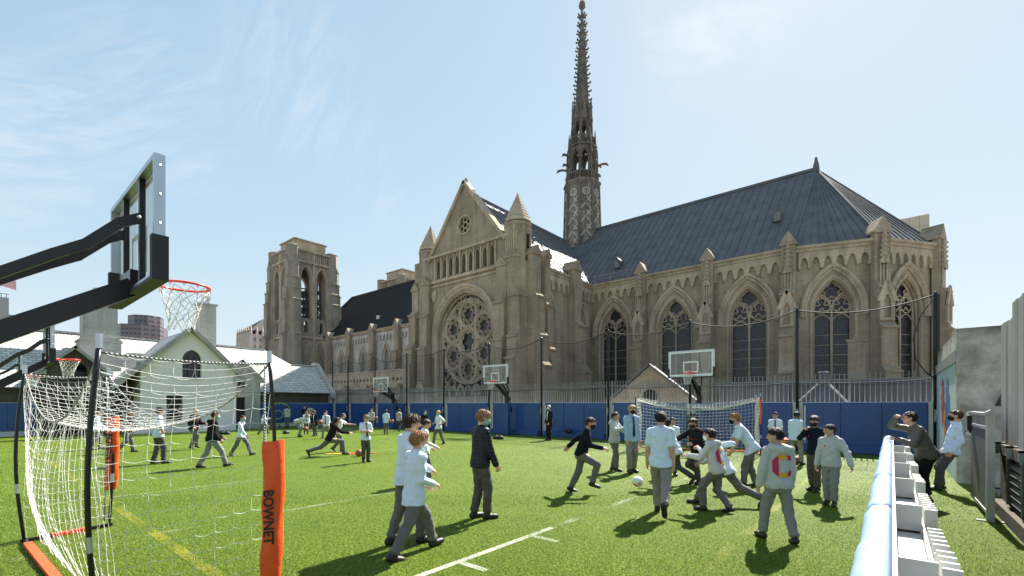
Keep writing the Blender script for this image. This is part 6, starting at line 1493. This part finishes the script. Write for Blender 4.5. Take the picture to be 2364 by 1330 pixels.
    if collar and kind in ('shirt','suit'):
        for i in range(10):
            a0 = 2*math.pi*i/10; a1 = 2*math.pi*(i+1)/10
            p = lambda a: nb+ay*.004*H+sx_*math.cos(a)*.034*H+ay*math.sin(a)*.036*H+az*(.014-.016*max(0,math.sin(a)))*H
            G.cap(p(a0), p(a1), .0105*H, .0105*H, .006)
    fd = folds({'shirt': .0060, 'hoodie': .0048, 'sweater': .0042, 'jacket': .0018, 'suit': .003}[kind])
    def gpost(P, f):
        f = fd(P, f)
        if hm < -.06: q_ = (P-pc); f = np.maximum(f, hm*H+.012*H*np.abs(np.sin(q_@sx_*9/H*1.0))-q_@az)
        if top in ('puff','olive'):
            z = (P-pc)@az; f = f-.0065*np.sqrt(np.abs(np.sin(z*math.pi/(.034*H))))+.004
        if sleeve == 'short':
            pass
        return f
    nm, col = TOPC[top]; mt = (knit if kind in ('hoodie','sweater') else cloth)(nm, col) if top not in ('puff','olive') else cloth(nm, col, .5, .25)
    gm = mk({'shirt':'shirt','hoodie':'hoodie','sweater':'sweater','jacket':'jacket','suit':'suit_jacket'}[kind], [G.mesh(vox, gpost)], [mt], body)
    # ---- hair
    if hs:
        S = SDF(); big = {'short': 1.10, 'curly': 1.20, 'bowl': 1.15, 'crop': 1.04, 'thin': 1.05, 'floppy': 1.17, 'longish': 1.18}[hs]
        S.ell(hc+hz*r*.24-hy*r*.10, V3([.84,1.0,.88])*r*big, Ah, .02)
        if hs in ('floppy','bowl'): S.ell(hc+hz*r*.72+hy*r*.42, V3([.66,.55,.34])*r, Ah, .03)
        if hs == 'curly': S.ell(hc+hz*r*.75+hy*r*.2, V3([.8,.8,.5])*r, Ah, .03)
        if hs == 'longish': S.ell(hc-hz*r*.25-hy*r*.55, V3([.75,.5,.75])*r, Ah, .03)
        fq = {'curly': 1.5}.get(hs, 1.0); am = {'curly': .010, 'crop': .0015, 'thin': .003}.get(hs, .0058)*H/1.6
        zb = {'crop': -.6, 'thin': -.6, 'longish': -1.15, 'bowl': -1.0}.get(hs, -.95); zf = {'crop': .62, 'thin': .85, 'floppy': .36, 'bowl': .38}.get(hs, .46)
        def hp_(P, f):
            q = (P-hc)@Ah.T/r; zl = np.interp(q[...,1], [-1.1,-.45,-.12,.25,.62,1.2], [zb,zb,-.36 if hs in ('bowl','longish','floppy') else -.16,.22,zf,zf]); x, y, z = q[...,0], q[...,1], q[...,2]
            an = np.arctan2(x, y+.25)*1.0; n = .55*np.sin(5*fq*x+4*y+ph[0])*np.sin(5*fq*y+3*z+ph[1])+.7*np.sin(19*fq*an+3.2*z+1.5*np.sin(4*z+ph[2])+ph[2])+.5*np.sin(37*fq*an-4*z+1.2*np.sin(6*z+ph[3])+ph[3])+(.9*np.sin(17*x+ph[4])*np.sin(19*y+ph[5])*np.sin(15*z+ph[6]) if hs == 'curly' else 0)
            f = f+am*n+.11*r*np.clip((zl+.32-z)/.32, 0, 1)**1.5*(.4 if hs in ('bowl','longish','floppy') else 1); return np.maximum(f, (zl-z+.05*np.sin(11*x+ph[6])+.03*np.sin(23*x+ph[7]))*r*.8)
        hm_ = S.mesh(max(.006, fine*1.05), hp_); hp2 = [hm_]
        if dist < 17 and hs not in ('crop','thin'):                 # loose locks that break the outline
            n_ = int(1100 if dist < 9 else 500); pick = hm_[0][rng.randint(0, len(hm_[0]), n_)]; rad = pick-hc; rad = rad/np.linalg.norm(rad, axis=1)[:,None]
            dn = -hz*(.75 if hs != 'curly' else .1)+hy*(.18 if hs == 'floppy' else .0); dd = dn-(rad@dn)[:,None]*rad; dd = dd+rad*rng.uniform(.12,{'curly': 1.2, 'bowl': .35, 'short': .5}.get(hs,.6),(n_,1))+rng.normal(0,{'bowl': .12, 'short': .24}.get(hs,.3),(n_,3)); dd = dd/np.linalg.norm(dd, axis=1)[:,None]
            ln = rng.uniform(.5,1.25,(n_,1))*(.026 if hs in ('floppy','bowl','longish') else .019)*H/1.6; wd = np.cross(dd, rad+.01); wd = wd/np.linalg.norm(wd, axis=1)[:,None]*.0027*H/1.6
            b0 = pick-rad*.004; m0 = b0+dd*ln*.55+rad*.002; t0 = b0+dd*ln-hz*ln*.25
            V_s = np.stack([b0-wd, b0+wd, m0+wd*.8, m0-wd*.8, t0+wd*.12, t0-wd*.12], 1).reshape(-1,3); i0 = np.arange(n_)[:,None]*6
            hp2.append((V_s, np.concatenate([i0+V3([0,1,2,3]), i0+V3([3,2,4,5])])))
        mk('hair', hp2, [hmat(hair)], body)
    # ---- mask, tie, glasses, prints
    if mask:
        mc = {'teal': (.17,.50,.52), 'black': (.013,.013,.014), 'white': (.80,.80,.78), 'pale': (.62,.70,.66), 'green': (.22,.55,.42)}[mask.replace('_chin','')]; S = SDF(); dz = -.32*r if mask.endswith('_chin') else 0
        S.ell(hc-hz*(r*.36-dz)+hy*r*.26, V3([.70,.78,.62])*r, Ah, .01); S.ell(hc-hz*(r*.36-dz)+hy*r*.86, V3([.30,.29,.40])*r, Ah, .03); S.ell(hc-hz*(r*.76-dz)+hy*r*.56, V3([.40,.38,.30])*r, Ah, .03)
        def mp_(P, f):
            q = (P-hc)@Ah.T/r; z = q[...,2]-dz/r; f = np.maximum(f, (z-(-.10+.14*np.clip(q[...,1]-.55,0,1)))*r); f = np.maximum(f, (-1.02-z)*r); return np.maximum(f, (.18+.25*np.abs(z+.4)-q[...,1])*r)
        mk('face_mask', [S.mesh(fine, mp_)], [cloth(mask.replace('_chin','')+' face mask cloth', mc, .8, .1)], body)
    def tf(xs_, zs2, e=.004):
        """a point on the front (y>0) or back of the torso surface"""
        rx = np.interp(zs2*H, [t[0] for t in tab], [t[1] for t in tab]); ry = np.interp(zs2*H, [t[0] for t in tab], [t[2] for t in tab]); x = xs_*H; return pc+sx_*x+az*zs2*H, ry*math.sqrt(max(.05, 1-(x/rx)**2))+e
    def strip(name, quads, mats_, sgn=1, e=.009):
        m = MB()
        for (xa, za, xb, zb_, xc, zc, xd, zd, mi_) in quads:
            nx_ = 5; nz_ = 4; m.m = mi_; g = []
            for i in range(nx_+1):
                for j in range(nz_+1):
                    fx, fz = i/nx_, j/nz_; x = (xa*(1-fx)+xb*fx)*(1-fz)+(xd*(1-fx)+xc*fx)*fz; z = (za*(1-fx)+zb_*fx)*(1-fz)+(zd*(1-fx)+zc*fx)*fz; p, y = tf(x, z, e); g.append(p+sy_*y*sgn)
            base = len(m.v); m.v.extend(map(tuple, g))
            for i in range(nx_):
                for j in range(nz_): a = base+i*(nz_+1)+j; m.f.append((a, a+nz_+1, a+nz_+2, a+1)); m.mi.append(mi_)
        o = m.build(name, mats_, body, True); return o
    if tie:
        tc_ = {'black': (.012,.012,.014), 'red': (.085,.012,.016)}[tie]; strip('tie', [(-.011,.272,.011,.272,.016,.10,-.016,.10,0),(-.016,.10,.016,.10,.020,.02,-.020,.02,0),(-.020,.02,.020,.02,.002,.0,-.002,.0,0),(-.013,.292,.013,.292,.012,.272,-.012,.272,0)], [cloth(tie+' silk tie', tc_, .5, .1)], 1, .019)
    if lanyard: m = MB(); m.tube([nb+ay*.004*H+sx_*math.cos(a)*.0445*H+ay*math.sin(a)*.0465*H+az*(.010-.012*max(0,math.sin(a)))*H for a in [2*math.pi*i/16 for i in range(16)]], .0045, 5, True); m.build('tie_band', cloth('black silk tie', (.012,.012,.014), .5, .1), body, True)
    if kind == 'suit': strip('shirt_front', [(-.022,.285,.022,.285,.006,.02,-.006,.02,0)], [cloth('white shirt cotton', (.80,.82,.84))], 1, .010)
    cr, cy_ = cloth('crimson print', (.42,.03,.09), .8, .05), cloth('amber print', (.72,.36,.02), .8, .05)
    if cgraph:                                            # the block letter C across the back
        w2, z1, z0 = -.078, .232, .045; zm1, zm0 = z1-.045, z0+.045; i_ = -.03
        strip('letter_patch', [(w2,zm1,w2-i_+.012,zm1,w2-i_+.012,zm0,w2,zm0,0),(w2-i_+.012,z1,w2,zm1,w2-i_+.012,zm1,w2-i_+.012,zm1,0),(w2,zm0,w2-i_+.012,z0,w2-i_+.012,zm0,w2-i_+.012,zm0,0),(w2-i_+.012,z1,-w2+i_-.012,z1,-w2+i_-.012,zm1+.008,w2-i_+.012,zm1+.008,1),(w2-i_+.012,zm0-.008,-w2+i_-.012,zm0-.008,-w2+i_-.012,z0,w2-i_+.012,z0,1),(-w2+i_-.012,z1,-w2,z1-.01,-w2,zm1-.005,-w2+i_-.012,zm1+.008,0),(-w2+i_-.012,zm0-.008,-w2,zm0+.015,-w2,z0+.02,-w2+i_-.012,z0,0)], [cr, cy_], -1, .011)
    def letters(s, size, zc, sgn, nm, mt_):
        o = text_mesh(s, 1, mt_, body, Matrix.Identity(4), nm); me = o.data
        bmv = [v.co.copy() for v in me.vertices]
        for v, c in zip(me.vertices, bmv): p, y = tf(c.x*size*sgn, zc+c.y*size, .014); v.co = Vector(p+sy_*y*sgn)
    og = cloth('orange red print', (.80,.13,.04), .8, .05)
    if chest: letters(chest, .030, .185, 1, 'lettering', og)
    if back: strip('back_print', [(-.028,.215,.028,.215,.028,.175,-.028,.175,0),(-.022,.165,.022,.165,.022,.14,-.022,.14,0)], [og], -1, .010)
    if crest: strip('crest', [(.034,.205,.055,.205,.050,.18,.039,.18,0)], [cloth('red crest', (.55,.05,.05), .8, .05)], 1, .010)
    if glasses:
        m = MB()
        for s in (-1,1):
            c = hc+hy*r*1.03+hz*r*.07+hx*s*r*.32; m.tube([c+hx*r*.22*math.cos(a)+hz*r*.17*math.sin(a) for a in [2*math.pi*i/12 for i in range(12)]], .0022, 4, True); m.tube([c+hx*s*r*.22, hc+hx*s*r*.86+hz*r*.07-hy*r*.05], .0022, 4)
        m.tube([hc+hy*r*1.06+hz*r*.08-hx*r*.1, hc+hy*r*1.06+hz*r*.08+hx*r*.1], .0022, 4); m.build('glasses', M['blackmat'], body)
    return body, AR, (x0, y0, R(psi))
def hand_ball(res, side, off, label):
    body, AR, (x0, y0, ps) = res; w_ = AR[side][2]+V3(off); c, s = math.cos(ps), math.sin(ps); basketball((x0+c*w_[0]-s*w_[1], y0+s*w_[0]+c*w_[1], w_[2]), label)
HIPS = (('t',-.115,.02,.56,(-1,-.6,.1)),('t',.115,.02,.56,(1,-.6,.1)))
# ---------------------------------------------------------------- left half of the court
person('boy in short sleeved light blue shirt, hands on hips, seen through the near net', 365,1071,938, th=72, feet=((-.06,-.05,0,0),(.06,.06,0,0)), arms=HIPS, sleeve='short', hair='dark', hs='floppy', head=(-25,5), trou='dgrey')
person('boy in black hoodie with orange chest letters jogging toward the camera, wearing glasses', 447,1037,940, th=140, feet=((-.05,-.14,0,15),(.05,.14,.05,10)), arms=((20,10,70),(-15,12,75)), lean=8, kind='hoodie', top='black', chest='CATHEDRAL', hair='sandy', glasses=True)
person('boy in black hoodie and pale grey trousers striding right behind the near net', 491,1079,943, th=78, feet=((-.05,-.19,0,0),(.05,.18,0,-8)), arms=((10,8,40),(-8,10,45)), lean=4, kind='hoodie', top='black', back=True, hair='dark', trou='lgrey', mask='teal', build=1.12)
person('boy in long blue shirt, dark tie and teal mask walking right past the doorway', 556,1052,953, th=118, feet=((-.05,.20,0,-10),(.05,-.20,0,22)), arms=((-22,14,10),(26,14,12)), lean=3, tie='black', mask='teal', hair='dark')
person('small far boy in pale shirt running beside the side cord of the near goal', 607,1003,947, th=100, feet=((-.05,.16,.03,0),(.05,-.15,0,30)), arms=((25,8,85),(-20,8,80)), lean=6, top='blue', hair='dark')
person('boy half hidden behind the far orange goal sleeve, grey trousers mid step', 291,1045,h=1.6, th=95, feet=((-.05,.12,0,0),(.05,-.14,.03,35)), arms=((20,8,60),(-15,8,60)), kind='sweater', top='navy', hair='dark', head=(0,15), lean=10)
person('boy in light blue shirt half hidden behind the near black goal upright', 221,1038,h=1.55, th=90, feet=((-.05,.08,0,0),(.05,-.08,0,0)), arms=((15,8,50),(-5,8,40)), hair='brown', lean=6)
person('boy in pale grey hoodie standing inside the green ring with his back turned', 662,988,h=1.66, th=25, kind='hoodie', top='grey', hair='black', trou='grey')
r = person('boy bending forward in pale hoodie with a basketball at his knees', 690,1009,h=1.66, th=105, feet=((-.07,-.02,0,0),(.07,.03,0,0)), arms=(('t',-.16,-.20,.36,(-.3,-.6,.5)),('t',.03,.20,.30)), lean=66, head=(0,-20), kind='hoodie', top='grey', hair='ginger', trou='lgrey', pel=(0,-.07), drop=.03)
hand_ball(r, 1, (-.02,.13,-.06), 'basketball held low by the bending boy in a pale hoodie')
person('boy in black hoodie against the blue pads, behind the boy in a tie', 703,990,h=1.68, th=150, kind='hoodie', top='black', hair='dark', trou='dgrey')
person('boy in grey hoodie with a crimson letter on the back, facing the pads', 716,987,h=1.72, th=12, kind='hoodie', top='grey', cgraph=True, hair='black')
person('boy in light blue shirt, red tie and teal mask looking down beside the bending boy', 707,1003,947, th=172, arms=((8,8,30),(5,8,20)), tie='red', mask='teal', hair='brown', head=(0,22), feet=((-.05,.05,0,0),(.05,-.08,.0,0)))
person('boy in open navy blazer over a blue shirt looking down to the left', 728,1007,946, th=222, kind='suit', top='navy', hair='brown', hs='floppy', head=(10,30), lean=6, arms=((12,8,25),(8,8,20)))
r = person('boy in white shirt, dark tie and white mask jogging with a basketball at his hip', 753,1012,946, th=205, feet=((-.06,-.18,.02,35),(.06,.16,0,0)), arms=((-10,14,50),(15,14,75,10)), top='pale', tie='black', mask='white', hair='dark', trou='lgrey', lean=4, sleeve='roll')
hand_ball(r, 1, (.0,.10,-.03), 'basketball carried by the jogging boy in a white mask')
person('long haired boy in black hoodie sprinting right with a long stride', 764,1052,h=1.68, th=88, feet=((-.05,-.42,.06,62),(.05,.25,.01,0)), arms=((-28,12,50),(48,10,35)), lean=20, kind='hoodie', top='black', back=True, hair='dark', hs='longish', pel=(0,-.02), drop=.02)
person('boy in white shirt hidden behind the sprinting boy, one arm reaching forward', 783,1043,h=1.5, th=92, feet=((-.05,-.14,.04,40),(.05,.06,0,0)), arms=((60,10,25),(-30,8,40)), lean=18, top='pale', hair='brown', sleeve='short')
person('curly blond boy in short sleeves and red tie standing with hands together', 844,1067,957, th=158, arms=(('t',-.045,.15,.645),('t',.04,.165,.66)), sleeve='short', tie='red', hair='sandy', hs='curly', head=(8,18), trou='dgrey', skin='fair', curl=(45,45))
r = person('boy in grey hoodie facing the camera with a basketball before the far pads', 857,996,943, th=172, arms=((10,10,30),(18,10,75,-20)), kind='hoodie', top='grey', hair='black', feet=((-.06,0,0,0),(.06,.05,0,0)))
hand_ball(r, 0, (-.10,.10,.10), 'basketball held by the boy in a grey hoodie at the far pads')
r = person('boy in short sleeved blue shirt seen from behind, basketball on his right hip', 891,1003,945, th=12, arms=((5,14,25),(-10,16,55,-25)), sleeve='short', hair='black', feet=((-.06,.04,0,0),(.08,-.10,.02,30)), trou='grey')
hand_ball(r, 1, (.07,.05,.0), 'basketball on the hip of the boy in short sleeves walking to the far pads')
person('boy in pale grey hoodie with bright back letter by the far hoop pole', 921,996,943, th=22, kind='hoodie', top='grey', cgraph=True, hair='brown', trou='dgrey', feet=((-.05,.10,0,0),(.05,-.12,.03,40)), arms=((15,12,70),(-15,12,40)))
# ---------------------------------------------------------------- foreground group and middle
person('tall dark haired boy in pale blue shirt behind the blond boy in the foreground', 938,1256,948, th=62, feet=((-.05,-.10,0,8),(.05,.10,0,0)), arms=((10,6,30),(4,8,62,12)), hair='brown', hs='bowl', top='blue', head=(-22,8), trou='grey', lean=3, build=1.06, lanyard=True)
person('blond boy walking in the foreground in an untucked pale blue shirt, seen from behind', 956,1279,978, th=58, feet=((-.05,.21,0,-6),(.05,-.21,0,14)), arms=((8,6,50),(-6,8,78,14)), sleeve='long', hair='auburn', hs='floppy', top='blue', mask='pale_chin', head=(-18,6), hem=-.105, lean=3, trou='grey', skin='fair', build=1.05)
person('small brown haired boy in white shirt mostly hidden by the two foreground boys', 979,1117,965, th=75, top='pale', hair='brown', head=(-10,25), arms=((10,8,40),(10,8,55)), feet=((-.05,-.06,0,0),(.05,.06,0,0)))
person('boy in black hoodie with teal mask running along the far pads', 981,1013,947, th=165, kind='hoodie', top='black', mask='teal', hair='brown', trou='dgrey', feet=((-.05,.10,0,0),(.05,-.12,.05,40)), arms=((35,16,35),(-20,12,60)))
person('blond boy in white short sleeves walking left with one hand on his hip', 1013,1026,945, th=232, feet=((-.05,-.14,0,12),(.05,.15,0,-6)), arms=(HIPS[0],('t',.10,.10,.60)), sleeve='short', top='pale', mask='teal_chin', hair='blond', skin='fair', trou='grey')
person('boy in navy quilted jacket and green mask standing in the middle of the turf', 1107,1198,942, th=62, feet=((-.05,-.03,0,0),(.05,.05,0,0)), arms=((3,6,8),(14,8,10)), kind='jacket', top='puff', trou='brown', hair='ginger', hs='floppy', mask='green', head=(-14,14), skin='fair')
person('white haired man in black suit and pale mask standing by the blue pads', 1268,1017,934, th=232, arms=((2,10,28,15),(0,10,28,15)), kind='suit', top='suit', trou='black', hair='white', hs='thin', mask='pale', shoe=brownshoe, skin='fair')
person('boy in navy sweater and black mask running right with arms flung out', 1347,1138,h=1.60, th=98, feet=((-.06,-.17,0,18),(.05,.12,.09,12)), arms=((-58,14,12),(22,10,58)), lean=14, kind='sweater', top='navy', hair='brown', hs='short', mask='black', head=(-4,12), crest=True)
person('dark haired boy in grey hoodie touching the arm of the tall blond boy', 1419,1087,950, th=112, feet=((-.05,-.06,0,0),(.05,.05,0,0)), arms=(('t',-.02,.24,.70),('t',.12,.22,.72)), kind='hoodie', top='grey', hair='black', skin='tan', trou='grey')
person('tall blond boy in blue shirt, black tie and black mask before the far goal', 1456,1091,933, th=152, feet=((-.06,-.02,0,0),(.05,.05,0,0)), arms=((4,8,10),(6,6,8)), top='dblue', tie='black', mask='black', hair='blond', hs='floppy', skin='fair', trou='khaki')
person('boy in short sleeved light blue shirt and khaki trousers walking away, one sole raised', 1524,1187,945, th=8, feet=((-.04,.10,0,0),(.07,-.24,.08,62)), arms=((4,15,8),(-6,10,10)), sleeve='short', hair='black', trou='khaki', skin='light', head=(0,2), pel=(0,.02), lanyard=True, build=1.06)
person('curly haired boy in blue shirt and white mask lunging left beside the ball players', 1559,1120,h=1.60, th=262, feet=((-.06,.14,0,0),(.05,-.24,.06,50)), arms=((30,10,40),(15,12,50)), lean=20, mask='white', hair='black', hs='curly', skin='brown', trou='dgrey', pel=(0,.0), drop=.02)
person('boy in white shirt almost hidden behind the curly haired boy', 1551,1098,962, th=170, top='white', hair='brown')
person('boy in black hoodie and teal mask standing inside the far goal', 1600,1034,941, th=180, kind='hoodie', top='black', chest='CATHEDRAL', mask='teal', hair='dark', trou='dgrey')
person('boy in black hoodie with orange letters and black mask charging, arm stretched left', 1604,1116,h=1.60, th=212, feet=((-.07,.02,0,0),(.06,-.16,.10,40)), arms=((20,14,75,10),(50,40,10)), lean=16, kind='hoodie', top='black', chest='CATHEDRAL', mask='black', hair='brown', hs='floppy', trou='dgrey', drop=.05)
person('boy in light blue shirt running left, half hidden by a grey hoodie, elbow out', 1664,1166,h=1.60, th=276, feet=((-.06,.24,0,0),(.06,-.40,.06,56)), arms=(('t',-.12,.26,.62),('t',.22,.02,.66,(.7,-.7,.1))), lean=24, hair='dark', trou='grey', pel=(0,-.05), drop=.02)
person('boy in grey hoodie with a yellow and crimson letter running left, white mask', 1648,1181,h=1.46, th=292, feet=((-.05,.10,0,0),(.05,-.16,.01,14)), arms=((35,8,60),(10,8,60)), lean=10, kind='hoodie', top='grey', cgraph=True, mask='white', hair='dark', trou='grey', glasses=True, drop=.02)
person('curly haired boy in short sleeves and black mask stooping toward the ball players', 1727,1124,h=1.70, th=262, feet=((-.06,.06,0,0),(.06,-.10,0,10)), arms=((16,6,12),(24,10,14)), lean=30, sleeve='short', mask='black', hair='sandy', hs='curly', head=(0,-4), trou='grey', pel=(0,-.04))
person('dark haired boy in grey hoodie with large crimson and yellow letter, nearest the barrier', 1790,1246,982, th=334, feet=((-.09,.04,0,0),(.10,-.12,0,12)), arms=((2,24,10),(-2,10,14)), kind='hoodie', top='grey', cgraph=True, hair='dark', hs='short', head=(55,6), trou='lgrey', build=1.03)
person('smiling boy with glasses and dark tie in short sleeves by the far goal post', 1790,1060,950, th=184, sleeve='short', tie='black', glasses=True, hair='dark', trou='dgrey', arms=((4,12,8),(4,10,8)))
person('boy with cropped black hair in long blue shirt seen from behind, looking down', 1836,1073,948, th=24, hair='black', hs='crop', skin='dark', trou='khaki', head=(-10,28), feet=((-.09,-.02,0,0),(.09,.04,0,0)), arms=((4,8,6),(6,8,10)))
person('boy in navy sweater with a red crest, hand raised to his black mask', 1883,1134,958, th=212, arms=((4,8,12),('t',.02,.165,.80,(.7,-.2,-.8))), kind='sweater', top='navy', crest=True, mask='black', hair='brown', hs='floppy', trou='brown', head=(14,8), feet=((-.05,.04,0,0),(.05,-.02,0,0)))
person('dark haired boy in grey hoodie with a small crest, sleeves over his hands', 1919,1167,978, th=196, arms=((8,31,6),(4,24,4)), kind='hoodie', top='grey', crest=True, hair='dark', head=(-42,2), trou='lgrey', feet=((-.04,.02,0,0),(.05,-.03,0,0)), chest=None)
person('woman with glasses and quilted grey jacket leaning on the padded barrier, shading her eyes', 2122,1160,h=1.72, th=250, feet=((-.04,-.06,0,0),(.05,.0,0,0)), arms=(('t',-.06,.27,.665,(-.5,-.3,-.8)),('t',.03,.245,.885,(.9,.3,-.6))), lean=21, kind='jacket', top='olive', trou='black', crop=True, hair='dark', hs='short', glasses=True, head=(-12,-8), skin='fair', pel=(0,-.06), build=1.12)
person('boy in long blue shirt, dark tie and black mask leaning back on the mural wall', 2180,1133,940, th=262, feet=((-.06,.07,0,0),(.06,.02,0,0)), arms=((-8,8,38),(-4,8,42)), lean=-9, tie='red', mask='black', glasses=True, hair='brown', trou='dgrey', pel=(0,-.06), build=1.05)
